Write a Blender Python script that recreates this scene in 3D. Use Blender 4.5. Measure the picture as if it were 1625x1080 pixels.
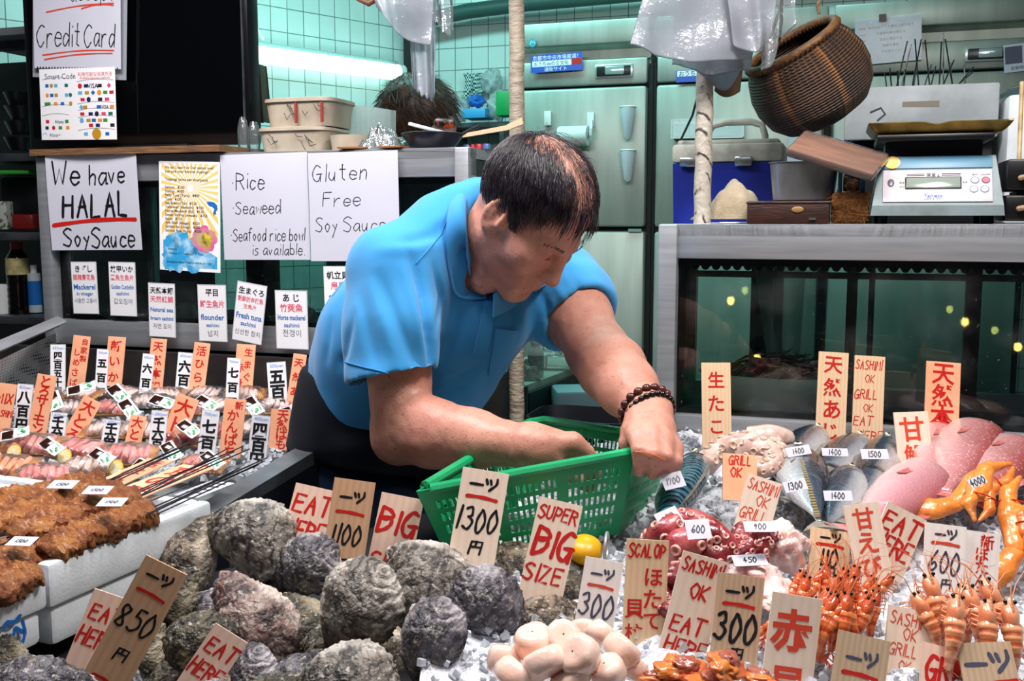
import bpy, bmesh, math, random
import numpy as np
from mathutils import Vector, Matrix, Euler
R = math.radians
for o in list(bpy.data.objects): bpy.data.objects.remove(o)
SC = bpy.context.scene
COL = SC.collection

# ------------------------------------------------------------------ camera
FPX = 1600.0                       # focal length in pixels of the 1625x1080 frame
PITCH = math.atan(190 / 1600)
CAMZ = 1.5
cd = bpy.data.cameras.new('camera'); cam = bpy.data.objects.new('camera', cd); COL.objects.link(cam)
cd.sensor_width = 36; cd.lens = 36 * FPX / 1625; cd.clip_start = .02
cam.location = (0, 0, CAMZ); cam.rotation_euler = (R(90) - PITCH, 0, 0)
SC.camera = cam
cp_, sp_ = math.cos(PITCH), math.sin(PITCH)

# ------------------------------------------------------------------ light and exposure
w = bpy.data.worlds.new('market_air'); SC.world = w; w.use_nodes = True
w.node_tree.nodes['Background'].inputs[0].default_value = (.55, .62, .75, 1)
w.node_tree.nodes['Background'].inputs[1].default_value = .05
def area(name, loc, target, size, power, col, sy=None):
    l = bpy.data.lights.new(name, 'AREA'); l.energy = power; l.color = col
    l.shape = 'RECTANGLE'; l.size = size; l.size_y = sy or size
    o = bpy.data.objects.new(name, l); COL.objects.link(o); o.location = loc
    o.rotation_euler = (Vector(target) - Vector(loc)).to_track_quat('-Z', 'Y').to_euler()
    return o
area('stall_lamp_over_fish', (.62, 1.12, 2.5), (.52, 1.35, 1.0), .5, 27, (1, .93, .90), .35)
area('stall_lamp_over_oysters', (-.30, 1.25, 2.55), (-.25, 1.35, 1.0), .5, 22, (1, .93, .93), .35)
area('stall_lamp_over_sashimi', (-.85, 1.74, 2.45), (-.78, 1.85, 1.0), .5, 19, (1, .94, .95), .35)
area('front_fill', (.1, -.6, 3.1), (0, 1.8, 1.2), 2.4, 9, (.95, .94, 1.0), .5)  # unseen fill light added in front, not a fitting of the market
area('kitchen_ceiling_tube', (.1, 3.3, 3.0), (.1, 3.9, 1.0), 1.6, 26, (.46, 1.0, .98), .25)
area('kitchen_side_tube', (-.9, 3.5, 2.9), (-.9, 4.2, 1.2), 1.0, 15, (.40, 1.0, .95), .25)
SC.view_settings.view_transform = 'Standard'; SC.view_settings.look = 'None'
SC.view_settings.gamma = 1; SC.view_settings.use_curve_mapping = False
SC.view_settings.exposure = 0.0
SC.cycles.max_bounces = 10; SC.cycles.transparent_max_bounces = 24
SC.cycles.use_denoising = True; SC.cycles.sample_clamp_indirect = 4

# ------------------------------------------------------------------ projection helpers: a pixel of the photo -> a point in the place
def ray(px, py):
    dx, dy = px - 812.5, 540 - py
    return Vector((dx, dy * sp_ + FPX * cp_, dy * cp_ - FPX * sp_))
C0 = Vector((0, 0, CAMZ))
def P(px, py, Y):
    r = ray(px, py); return C0 + r * (Y / r.y)
def Pz(px, py, z):
    r = ray(px, py); return C0 + r * ((z - CAMZ) / r.z)
def Pn(px, py, q, n):
    r = ray(px, py); q = Vector(q); n = Vector(n); return C0 + r * ((q - C0).dot(n) / r.dot(n))
YAW = R(18)
D = Vector((math.cos(YAW), -math.sin(YAW), 0)); N = Vector((math.sin(YAW), math.cos(YAW), 0)); UP = Vector((0, 0, 1))
ICE0, ICES = 1.035, .095           # the ice bed: z = ICE0 + ICES*(Y-1)
def Pi(px, py, up=0.0):
    return Pn(px, py, (0, 1, ICE0 + up), (0, -ICES, 1))
def icez(Y): return ICE0 + ICES * (Y - 1)

# ------------------------------------------------------------------ colour and materials
def lin(c):
    if isinstance(c, str):
        c = c.lstrip('#'); c = [int(c[i:i + 2], 16) / 255 for i in (0, 2, 4)]
        c = [x / 12.92 if x <= .04045 else ((x + .055) / 1.055) ** 2.4 for x in c]
    return (c[0], c[1], c[2], 1)
class NT:
    def __init__(s, name):
        s.m = bpy.data.materials.new(name); s.m.use_nodes = True
        s.t = s.m.node_tree; s.b = s.t.nodes['Principled BSDF']; s.out = s.t.nodes['Material Output']
    def n(s, typ, **kw):
        nd = s.t.nodes.new('ShaderNode' + typ)
        for k, v in kw.items():
            if k.startswith('_'): setattr(nd, k[1:], v)
            else:
                k = k.replace('__', ' ')
                nd.inputs[int(k[1:]) if k[0] == 'i' and k[1:].isdigit() else k].default_value = v
        return nd
    def l(s, a, b): s.t.links.new(a, b)
    def coord(s, which='Object', scale=None, rot=None, loc=None):
        tc = s.n('TexCoord')
        if scale is None and rot is None and loc is None: return tc.outputs[which]
        mp = s.n('Mapping'); s.l(tc.outputs[which], mp.inputs[0])
        if scale is not None: mp.inputs['Scale'].default_value = scale if hasattr(scale, '__len__') else (scale,) * 3
        if rot is not None: mp.inputs['Rotation'].default_value = rot
        if loc is not None: mp.inputs['Location'].default_value = loc
        return mp.outputs[0]
    def noise(s, scale, detail=4, co=None, rough=.55, dist=0):
        nd = s.n('TexNoise', Scale=scale, Detail=detail, Roughness=rough, Distortion=dist)
        s.l(co if co is not None else s.coord(), nd.inputs['Vector']); return nd.outputs['Fac']
    def ramp(s, fac, stops, interp='LINEAR'):
        r = s.n('ValToRGB'); cr = r.color_ramp; cr.interpolation = interp
        while len(cr.elements) < len(stops): cr.elements.new(.5)
        for e, (p, c) in zip(cr.elements, stops):
            e.position = p; e.color = lin(c) if not isinstance(c, (int, float)) else (c, c, c, 1)
        s.l(fac, r.inputs[0]); return r.outputs[0]
    def mix(s, fac, a, b, mode='MIX'):
        m = s.n('MixRGB', _blend_type=mode)
        for v, i in ((fac, 0), (a, 1), (b, 2)):
            if isinstance(v, bpy.types.NodeSocket): s.l(v, m.inputs[i])
            else: m.inputs[i].default_value = v if i == 0 else lin(v)
        return m.outputs[0]
    def math(s, op, a, b=0.0, clamp=False):
        m = s.n('Math', _operation=op, _use_clamp=clamp)
        for v, i in ((a, 0), (b, 1)):
            if isinstance(v, bpy.types.NodeSocket): s.l(v, m.inputs[i])
            else: m.inputs[i].default_value = v
        return m.outputs[0]
    def bump(s, h, strength=.3, dist=.01):
        b = s.n('Bump', Strength=strength, Distance=dist); s.l(h, b.inputs['Height']); s.l(b.outputs[0], s.b.inputs['Normal'])
    def base(s, c):
        if isinstance(c, bpy.types.NodeSocket): s.l(c, s.b.inputs['Base Color'])
        else: s.b.inputs['Base Color'].default_value = lin(c)
    def set(s, **kw):
        al = dict(rough='Roughness', metal='Metallic', spec='Specular IOR Level', trans='Transmission Weight', ior='IOR', coat='Coat Weight',
                  sss='Subsurface Weight', alpha='Alpha', sheen='Sheen Weight', emis='Emission Strength')
        for k, v in kw.items(): s.b.inputs[al[k]].default_value = v
        return s
MATS = {}
def mat(name, col, rough=.5, metal=0, col2=None, scale=8, det=4, bump=0, bscale=60, ramp=(.38, .62), sss=0, sssr=(1, .4, .3), spec=.5, trans=0, ior=1.45,
        emis=None, es=1, coat=0, sheen=0, alpha=1, stretch=None, bdist=.004):
    if name in MATS: return MATS[name]
    t = NT(name)
    co = t.coord(scale=stretch) if stretch else t.coord()
    if col2: t.base(t.ramp(t.noise(scale, det, co), [(ramp[0], col), (ramp[1], col2)]))
    else: t.base(col)
    t.set(rough=rough, metal=metal, spec=spec, trans=trans, ior=ior, coat=coat, sheen=sheen, alpha=alpha)
    if sss:
        t.set(sss=sss); t.b.inputs['Subsurface Radius'].default_value = sssr; t.b.inputs['Subsurface Scale'].default_value = .006
    if bump: t.bump(t.noise(bscale, 3, co), bump, bdist)
    if emis: t.b.inputs['Emission Color'].default_value = lin(emis); t.set(emis=es)
    MATS[name] = t.m; return t.m
def glass(name, tint=(1, 1, 1), refl=1.0, rough=.02, dirt=0.0):
    """a thin pane or film: it lets light through and mirrors at a grazing angle"""
    if name in MATS: return MATS[name]
    t = NT(name); tr = t.n('BsdfTransparent'); tr.inputs[0].default_value = (*tint, 1)
    gl = t.n('BsdfGlossy'); gl.inputs['Roughness'].default_value = rough
    fr = t.n('Fresnel', IOR=1.5); f = t.math('MULTIPLY', fr.outputs[0], refl)
    mx = t.n('MixShader'); t.l(f, mx.inputs[0]); t.l(tr.outputs[0], mx.inputs[1]); t.l(gl.outputs[0], mx.inputs[2])
    res = mx
    if dirt:
        df = t.n('BsdfDiffuse'); df.inputs[0].default_value = (.8, .82, .84, 1)
        nz = t.ramp(t.noise(9, 6), [(.5, 0.0), (.78, dirt)])
        sp = t.ramp(t.noise(160, 2), [(.70, 0.0), (.76, min(1, dirt * 5))])
        m2 = t.n('MixShader'); t.l(t.math('MAXIMUM', nz, sp), m2.inputs[0]); t.l(mx.outputs[0], m2.inputs[1]); t.l(df.outputs[0], m2.inputs[2]); res = m2
    t.t.nodes.remove(t.b); t.l(res.outputs[0], t.out.inputs[0]); MATS[name] = t.m; return t.m
def film(name, col=(.9, .93, .95), body=.25, rough=.12, refl=3.0, wr=30, bs=.6):
    """thin wrinkled plastic film: mostly see-through, part milky, with sharp highlights"""
    if name in MATS: return MATS[name]
    t = NT(name); tr = t.n('BsdfTransparent'); tr.inputs[0].default_value = (.97, .98, .98, 1)
    df = t.n('BsdfDiffuse'); df.inputs[0].default_value = (*col, 1)
    tl = t.n('BsdfTranslucent'); tl.inputs[0].default_value = (*col, 1)
    gl = t.n('BsdfGlossy'); gl.inputs['Roughness'].default_value = rough
    b = t.n('Bump', Strength=bs, Distance=.01); t.l(t.noise(wr, 4), b.inputs['Height']); t.l(b.outputs[0], gl.inputs['Normal'])
    m0 = t.n('MixShader'); m0.inputs[0].default_value = .5; t.l(df.outputs[0], m0.inputs[1]); t.l(tl.outputs[0], m0.inputs[2])
    m1 = t.n('MixShader'); m1.inputs[0].default_value = body; t.l(tr.outputs[0], m1.inputs[1]); t.l(m0.outputs[0], m1.inputs[2])
    fr = t.n('Fresnel', IOR=1.35); t.l(b.outputs[0], fr.inputs['Normal'])
    m2 = t.n('MixShader'); t.l(t.math('MULTIPLY', fr.outputs[0], refl, True), m2.inputs[0]); t.l(m1.outputs[0], m2.inputs[1]); t.l(gl.outputs[0], m2.inputs[2])
    t.t.nodes.remove(t.b); t.l(m2.outputs[0], t.out.inputs[0]); MATS[name] = t.m; return t.m

# ------------------------------------------------------------------ mesh building
def frame(o, x, z):
    """4x4 with origin o, x axis along x, z axis near z"""
    x = Vector(x).normalized(); z = Vector(z); z = (z - x * z.dot(x)).normalized(); y = z.cross(x)
    m = Matrix.Identity(4)
    for i, v in enumerate((x, y, z)):
        for j in range(3): m[j][i] = v[j]
    for j in range(3): m[j][3] = o[j]
    return m
def TRS(loc=(0, 0, 0), rot=(0, 0, 0), s=1):
    S = Matrix.Diagonal((*(s if hasattr(s, '__len__') else (s,) * 3), 1))
    return Matrix.Translation(loc) @ Euler(rot).to_matrix().to_4x4() @ S
class MB:
    def __init__(s): s.v = []; s.f = []; s.n = 0
    def add(s, v, f, M=None):
        v = np.asarray(v, dtype=float).reshape(-1, 3)
        if M is not None:
            m = np.array(M); v = v @ m[:3, :3].T + m[:3, 3]
        s.v.append(v); s.f.extend([tuple(int(i) + s.n for i in q) for q in f]); s.n += len(v); return s
    def V(s): return np.concatenate(s.v) if s.v else np.zeros((0, 3))
    def box(s, c, size, M=None, taper=1.0):
        x, y, z = (q / 2 for q in size); v = []
        for sz in (-1, 1):
            k = taper if sz > 0 else 1
            for sx, sy in ((-1, -1), (1, -1), (1, 1), (-1, 1)): v.append((c[0] + sx * x * k, c[1] + sy * y * k, c[2] + sz * z))
        return s.add(v, [(3, 2, 1, 0), (4, 5, 6, 7), (0, 1, 5, 4), (1, 2, 6, 5), (2, 3, 7, 6), (3, 0, 4, 7)], M)
    def rbox(s, c, size, r, M=None, seg=2):
        """box with rounded edges"""
        bm = bmesh.new(); bmesh.ops.create_cube(bm, size=1)
        for v in bm.verts: v.co = Vector((v.co.x * size[0] + c[0], v.co.y * size[1] + c[1], v.co.z * size[2] + c[2]))
        bmesh.ops.bevel(bm, geom=bm.edges[:], offset=min(r, min(size) * .49), segments=seg, affect='EDGES', profile=.5)
        return s.bm(bm, M)
    def bm(s, bm, M=None):
        bm.verts.index_update(); v = [q.co[:] for q in bm.verts]; f = [[q.index for q in p.verts] for p in bm.faces]; bm.free(); return s.add(v, f, M)
    def tube(s, pts, r, n=8, caps=True, M=None, up=None, flat=1.0):
        pts = [Vector(p) for p in pts]; k = len(pts); rr = r if hasattr(r, '__len__') else [r] * k
        t0 = (pts[1] - pts[0]).normalized(); ref = Vector(up) if up else (Vector((0, 0, 1)) if abs(t0.z) < .9 else Vector((1, 0, 0)))
        v = []; nx = None
        for i, p in enumerate(pts):
            t = (pts[min(i + 1, k - 1)] - pts[max(i - 1, 0)]).normalized()
            if nx is None: nx = t.cross(ref).normalized()
            else:
                nx = nx - t * nx.dot(t); nx = nx.normalized() if nx.length > 1e-6 else t.orthogonal().normalized()
            ny = t.cross(nx)
            for j in range(n):
                a = 2 * math.pi * j / n; v.append(p + (nx * math.cos(a) + ny * math.sin(a) * flat) * rr[i])
        f = [(i * n + j, i * n + (j + 1) % n, (i + 1) * n + (j + 1) % n, (i + 1) * n + j) for i in range(k - 1) for j in range(n)]
        if caps: f += [tuple(range(n))[::-1], tuple((k - 1) * n + j for j in range(n))]
        return s.add([q[:] for q in v], f, M)
    def lathe(s, prof, n=24, M=None, caps=False, arc=None):
        v = []; k = len(prof)
        for r, z in prof:
            for j in range(n):
                a = 2 * math.pi * j / n; v.append((r * math.cos(a), r * math.sin(a), z))
        f = [(i * n + j, i * n + (j + 1) % n, (i + 1) * n + (j + 1) % n, (i + 1) * n + j) for i in range(k - 1) for j in range(n)]
        if caps: f += [tuple(range(n))[::-1], tuple((k - 1) * n + j for j in range(n))]
        return s.add(v, f, M)
    def ell(s, c, r, M=None, nu=16, nv=10):
        v = [(c[0], c[1], c[2] - r[2])]
        for i in range(1, nv):
            t = math.pi * i / nv
            for j in range(nu):
                a = 2 * math.pi * j / nu; v.append((c[0] + r[0] * math.sin(t) * math.cos(a), c[1] + r[1] * math.sin(t) * math.sin(a), c[2] - r[2] * math.cos(t)))
        v.append((c[0], c[1], c[2] + r[2])); L = len(v) - 1
        f = [(0, 1 + (j + 1) % nu, 1 + j) for j in range(nu)]
        for i in range(nv - 2):
            for j in range(nu): f.append((1 + i * nu + j, 1 + i * nu + (j + 1) % nu, 1 + (i + 1) * nu + (j + 1) % nu, 1 + (i + 1) * nu + j))
        b = 1 + (nv - 2) * nu
        f += [(b + j, b + (j + 1) % nu, L) for j in range(nu)]
        return s.add(v, f, M)
    def grid(s, fn, nu, nv, M=None, close_u=False):
        v = [fn(i / (nu if close_u else nu - 1), j / (nv - 1)) for j in range(nv) for i in range(nu)]
        f = []
        for j in range(nv - 1):
            for i in range(nu if close_u else nu - 1):
                f.append((j * nu + i, j * nu + (i + 1) % nu, (j + 1) * nu + (i + 1) % nu, (j + 1) * nu + i))
        return s.add(v, f, M)
    def prism(s, poly, z0, z1, M=None):
        n = len(poly); v = [(x, y, z0) for x, y in poly] + [(x, y, z1) for x, y in poly]
        return s.add(v, [tuple(range(n))[::-1], tuple(range(n, 2 * n))] + [(i, (i + 1) % n, n + (i + 1) % n, n + i) for i in range(n)], M)
    def quad(s, a, b, c, d): return s.add([a[:], b[:], c[:], d[:]], [(0, 1, 2, 3)])
def shell(fn, nu, nv, th, close_u=False):
    """a thin sheet with real thickness th: fn(u,v) -> point"""
    m = MB(); m.grid(fn, nu, nv, close_u=close_u); v = m.V(); f = np.array(m.f)
    nr = np.zeros_like(v); a, b, c = v[f[:, 0]], v[f[:, 1]], v[f[:, 2]]; fn_ = np.cross(b - a, c - a)
    for i in range(4): np.add.at(nr, f[:, i], fn_)
    nr /= np.linalg.norm(nr, axis=1, keepdims=True) + 1e-12
    o = MB(); o.add(v + nr * th / 2, m.f); o.add(v - nr * th / 2, [q[::-1] for q in m.f])
    n = len(v); W = nu
    rim = [(i, i + 1) for i in range(W - 1)] + [((nv - 1) * W + i + 1, (nv - 1) * W + i) for i in range(W - 1)]
    if not close_u: rim += [((j + 1) * W, j * W) for j in range(nv - 1)] + [(j * W + W - 1, (j + 1) * W + W - 1) for j in range(nv - 1)]
    else: rim += [(W - 1, 0), ((nv - 1) * W, (nv - 1) * W + W - 1)]
    o.f.extend([(b, a, a + n, b + n) for a, b in rim]); return o
SHARP = R(38)
def mesh(name, mb, material, smooth=True, sharp=SHARP):
    me = bpy.data.meshes.new(name); V = mb.V() if isinstance(mb, MB) else mb[0]; Fc = mb.f if isinstance(mb, MB) else mb[1]
    me.from_pydata([tuple(q) for q in V], [], [tuple(q) for q in Fc]) if not isinstance(V, np.ndarray) else me.from_pydata(V.tolist(), [], Fc if isinstance(Fc, list) else Fc.tolist())
    if smooth:
        me.polygons.foreach_set('use_smooth', [True] * len(me.polygons))
        if sharp: me.set_sharp_from_angle(angle=sharp)
    me.materials.append(material); me.update(); return me
def tag(o, label=None, cat=None, group=None, kind=None):
    for k, v in (('label', label), ('category', cat), ('group', group), ('kind', kind)):
        if v: o[k] = v
    return o
def thing(name, label, cat, loc=(0, 0, 0), rot=(0, 0, 0), group=None, scale=None, M=None):
    o = bpy.data.objects.new(name, None); COL.objects.link(o); o.empty_display_size = .02
    if M is not None: o.matrix_basis = M
    else:
        o.location = loc; o.rotation_euler = rot
        if scale: o.scale = scale if hasattr(scale, '__len__') else (scale,) * 3
    return tag(o, label, cat, group)
def part(name, mb, material, root, world=False, smooth=True, sharp=SHARP, label=None):
    """one mesh under its thing; coordinates local to the root (world=True: given in the world)"""
    if world and isinstance(mb, MB):
        m = np.array(world_of(root).inverted()); v = mb.V(); mb.v = [v @ m[:3, :3].T + m[:3, 3]]
    elif world:
        m = np.array(world_of(root).inverted()); mb = (mb[0] @ m[:3, :3].T + m[:3, 3], mb[1])
    o = bpy.data.objects.new(name, mesh(name, mb, material, smooth, sharp)); COL.objects.link(o); o.parent = root
    if label: o['label'] = label
    return o
def world_of(o):
    m = o.matrix_basis.copy()
    return world_of(o.parent) @ m if o.parent else m
def solo(name, mb, material, label=None, cat=None, group=None, kind=None, smooth=True, sharp=SHARP, M=None):
    """a thing (or a piece of the setting) that is one mesh; world coordinates, or local with matrix M"""
    if M is None:
        v = mb.V() if isinstance(mb, MB) else mb[0]; c = (v.min(0) + v.max(0)) / 2; c[2] = v[:, 2].min()
        mb2 = (v - c, mb.f if isinstance(mb, MB) else mb[1]); M = Matrix.Translation(c)
    else: mb2 = mb
    o = bpy.data.objects.new(name, mesh(name, mb2, material, smooth, sharp)); COL.objects.link(o); o.matrix_basis = M
    return tag(o, label, cat, group, kind)
def struct(name, mb, material, **kw): return solo(name, mb, material, kind='structure', **kw)
def kids(o): return [c for c in ALLKIDS.get(o.name, [])]
ALLKIDS = {}
def copy_tree(o, parent=None):
    c = o.copy(); COL.objects.link(c)
    if parent is not None: c.parent = parent
    for ch in [q for q in o.children]: copy_tree(ch, c)
    return c
def dup(o, M, label=None, group=None):
    c = copy_tree(o); c.matrix_basis = M; return tag(c, label, None, group)

# ------------------------------------------------------------------ numpy noise
def _hash(i, j, k, seed):
    h = (i.astype(np.int64) * 374761393 + j.astype(np.int64) * 668265263 + k.astype(np.int64) * 2147483647 + seed * 1274126177) & 0xffffffff
    h = ((h ^ (h >> 13)) * 1274126177) & 0xffffffff
    return ((h ^ (h >> 16)) & 0xffff) / 65535.0 * 2 - 1
def vn(p, sc, seed=0):
    """value noise in [-1,1] at points p (n,3)"""
    q = np.asarray(p) * sc; i = np.floor(q); f = q - i; f = f * f * (3 - 2 * f); i = i.astype(np.int64); r = 0
    for a in (0, 1):
        for b in (0, 1):
            for c in (0, 1):
                wgt = (f[:, 0] if a else 1 - f[:, 0]) * (f[:, 1] if b else 1 - f[:, 1]) * (f[:, 2] if c else 1 - f[:, 2])
                r = r + wgt * _hash(i[:, 0] + a, i[:, 1] + b, i[:, 2] + c, seed)
    return r
def fbm(p, sc, oct=4, seed=0, gain=.5):
    r = 0; a = 1
    for o in range(oct): r = r + a * vn(p, sc * 2 ** o, seed + o * 17); a *= gain
    return r

# ------------------------------------------------------------------ signed-distance modelling: one continuous surface from blended shapes
class SDF:
    def __init__(s, lo, hi, h):
        s.lo = np.array(lo, float); s.h = h; n = np.ceil((np.array(hi) - s.lo) / h).astype(int) + 1
        s.n = n; s.F = np.full(n, 1e3, np.float32); s.ax = [(s.lo[i] + h * np.arange(n[i])).astype(np.float32) for i in range(3)]
    def sub(s, lo, hi):
        a = [max(0, int(math.floor((lo[i] - s.lo[i]) / s.h))) for i in range(3)]; b = [min(s.n[i], int(math.ceil((hi[i] - s.lo[i]) / s.h)) + 1) for i in range(3)]
        sl = tuple(slice(a[i], max(a[i], b[i])) for i in range(3))
        return sl, s.ax[0][sl[0]][:, None, None], s.ax[1][sl[1]][None, :, None], s.ax[2][sl[2]][None, None, :]
    def put(s, sl, d, k, cut):
        f = s.F[sl]
        if f.size == 0: return s
        if cut:
            d = -d
            if k > 0: hh = np.maximum(k - np.abs(f - d), 0) / k; s.F[sl] = np.maximum(f, d) + hh * hh * k * .25
            else: s.F[sl] = np.maximum(f, d)
        else:
            if k > 0: hh = np.maximum(k - np.abs(f - d), 0) / k; s.F[sl] = np.minimum(f, d) - hh * hh * k * .25
            else: s.F[sl] = np.minimum(f, d)
        return s
    def ell(s, c, r, rot=None, k=.02, cut=False):
        """ellipsoid; rot is a 3x3 whose columns are its axes"""
        m = max(r) + k + 3 * s.h; c = np.array(c, float); sl, x, y, z = s.sub(c - m, c + m)
        x, y, z = x - np.float32(c[0]), y - np.float32(c[1]), z - np.float32(c[2])
        if rot is not None:
            q = np.array(rot, np.float32); x, y, z = (x * q[0, i] + y * q[1, i] + z * q[2, i] for i in range(3))
        k0 = np.sqrt((x / r[0]) ** 2 + (y / r[1]) ** 2 + (z / r[2]) ** 2) + 1e-9; k1 = np.sqrt((x / r[0] ** 2) ** 2 + (y / r[1] ** 2) ** 2 + (z / r[2] ** 2) ** 2) + 1e-9
        return s.put(sl, (k0 * (k0 - 1) / k1).astype(np.float32), k, cut)
    def cap(s, a, b, ra, rb, k=.02, cut=False, ax=None, fl=1.0):
        """tapered capsule from a to b; ax, fl: squash by fl along direction ax"""
        a, b = np.array(a, float), np.array(b, float); m = max(ra, rb) * max(1, fl) + k + 3 * s.h
        sl, x, y, z = s.sub(np.minimum(a, b) - m, np.maximum(a, b) + m); ba = b - a; L2 = max(1e-9, float(ba @ ba))
        x, y, z = x - np.float32(a[0]), y - np.float32(a[1]), z - np.float32(a[2])
        t = np.clip((x * ba[0] + y * ba[1] + z * ba[2]) / L2, 0, 1)
        dx, dy, dz = x - t * ba[0], y - t * ba[1], z - t * ba[2]
        if ax is not None:
            u = np.array(ax, float); u /= np.linalg.norm(u); pr = dx * u[0] + dy * u[1] + dz * u[2]; g = (1 / fl - 1)
            dx, dy, dz = dx + g * pr * u[0], dy + g * pr * u[1], dz + g * pr * u[2]
        d = np.sqrt(dx * dx + dy * dy + dz * dz) - (ra + (rb - ra) * t)
        return s.put(sl, d.astype(np.float32), k, cut)
    def chain(s, pts, rad, k=.01, k0=None, cut=False, ax=None, fl=1.0):
        for i in range(len(pts) - 1): s.cap(pts[i], pts[i + 1], rad[i], rad[i + 1], k if i or k0 is None else k0, cut, ax, fl)
        return s
    def mesh(s):
        F = s.F; S = F < 0; n = F.shape
        c = np.zeros((n[0] - 1, n[1] - 1, n[2] - 1), np.int8)
        for i in (0, 1):
            for j in (0, 1):
                for k in (0, 1): c += S[i:n[0] - 1 + i, j:n[1] - 1 + j, k:n[2] - 1 + k]
        act = np.argwhere((c > 0) & (c < 8)); idx = np.full(c.shape, -1, np.int32); idx[tuple(act.T)] = np.arange(len(act))
        cor = [(i, j, k) for i in (0, 1) for j in (0, 1) for k in (0, 1)]
        val = np.stack([F[act[:, 0] + i, act[:, 1] + j, act[:, 2] + k] for i, j, k in cor], 1)
        acc = np.zeros((len(act), 3)); cnt = np.zeros(len(act))
        for a in range(8):
            for b in range(a + 1, 8):
                if sum(abs(cor[a][q] - cor[b][q]) for q in range(3)) != 1: continue
                fa, fb = val[:, a], val[:, b]; m = (fa < 0) != (fb < 0); t = fa[m] / (fa[m] - fb[m])
                pa = np.array(cor[a], float); pb = np.array(cor[b], float)
                acc[m] += pa + t[:, None] * (pb - pa); cnt[m] += 1
        v = s.lo + s.h * (act + acc / cnt[:, None]); faces = []
        for ax in range(3):
            A = [slice(None)] * 3; B = [slice(None)] * 3; A[ax] = slice(0, -1); B[ax] = slice(1, None)
            sa, sb = S[tuple(A)], S[tuple(B)]; e = np.argwhere(sa != sb); u, w_ = (ax + 1) % 3, (ax + 2) % 3
            e = e[(e[:, u] > 0) & (e[:, w_] > 0) & (e[:, u] < n[u] - 1) & (e[:, w_] < n[w_] - 1)]
            q = []
            for du, dw in ((-1, -1), (0, -1), (0, 0), (-1, 0)):
                g = e.copy(); g[:, u] += du; g[:, w_] += dw; q.append(idx[tuple(g.T)])
            q = np.stack(q, 1); fl = sa[tuple(e.T)]; q[~fl] = q[~fl][:, ::-1]; faces.append(q)
        return v, np.concatenate(faces)
def smooth_mesh(v, f, it=2, lam=.5):
    for _ in range(it):
        acc = np.zeros_like(v); cnt = np.zeros(len(v))
        for i in range(4):
            a, b = f[:, i], f[:, (i + 1) % 4]; np.add.at(acc, a, v[b]); np.add.at(acc, b, v[a]); np.add.at(cnt, a, 1); np.add.at(cnt, b, 1)
        v = v + lam * (acc / np.maximum(cnt, 1)[:, None] - v)
    return v
def normals(v, f):
    nr = np.zeros_like(v); q = np.cross(v[f[:, 2]] - v[f[:, 0]], v[f[:, 3]] - v[f[:, 1]])
    for i in range(4): np.add.at(nr, f[:, i], q)
    return nr / (np.linalg.norm(nr, axis=1, keepdims=True) + 1e-12)
# ================================================================== the setting: kitchen room behind the stall
A0 = Vector((-1.13, 2.5, 0)); A1 = Vector((.283, 1.95, 0)); AF = Vector((.518, 3.8, 0)); AB = Vector((.75, 4.51, 0))
def PW(px, py, off=0.0): return Pn(px, py, A0 - N * off, N)
def PR(px, py, off=0.0): return Pn(px, py, A1 - N * off, N)
def PF(px, py, off=0.0): return Pn(px, py, AF - N * off, N)
def PB(px, py, off=0.0): return Pn(px, py, AB - N * off, N)
def MF(o, x=D): return frame(o, x, UP)

def tile_mat():
    t = NT('white_wall_tile'); sx = t.n('SeparateXYZ'); t.l(t.coord(), sx.inputs[0]); cx = t.n('CombineXYZ')
    t.l(sx.outputs[0], cx.inputs[0]); t.l(sx.outputs[2], cx.inputs[1])
    br = t.n('TexBrick', _offset=0.0, _squash=1.0, Scale=1.0, Mortar__Size=.0022, Mortar__Smooth=.3, Bias=0.0, Brick__Width=.082, Row__Height=.1)
    t.l(cx.outputs[0], br.inputs['Vector'])
    br.inputs['Color1'].default_value = lin('#cdd8d4'); br.inputs['Color2'].default_value = lin('#c2d0cc'); br.inputs['Mortar'].default_value = lin('#5f7471')
    t.base(t.mix(t.ramp(t.noise(6, 5), [(.45, 0.0), (.8, .35)]), br.outputs['Color'], '#a9b7ac'))
    t.set(rough=.22); t.bump(t.math('SUBTRACT', 1.0, br.outputs['Fac']), .35, .003); return t.m
TILE = tile_mat()
STEEL = mat('brushed_steel', '#a9adb1', .36, .55, '#979ca0', 5, 5, .06, 90, stretch=(1, 1, 14))
STEELD = mat('worn_dark_steel', '#62666a', .42, .7, '#3c4044', 7, 6, .15, 70)
FRIDGE = mat('fridge_steel', '#a9b3aa', .46, .55, '#97a298', 2.5, 4, .05, 60, stretch=(6, 6, .6))
BLACK = mat('black_plastic', '#0b0c0e', .35); GASK = mat('black_rubber', '#060708', .7)
WHITEP = mat('white_plastic', '#d9dedd', .35); DARKG = mat('dark_green_paint', '#1c3531', .45, 0, '#122321', 6)
CEIL = mat('dark_ceiling_paint', '#3d4947', .8); FLOOR = mat('wet_concrete_floor', '#2b302f', .35, 0, '#171b1b', 3, 6, .2, 20)

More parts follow.
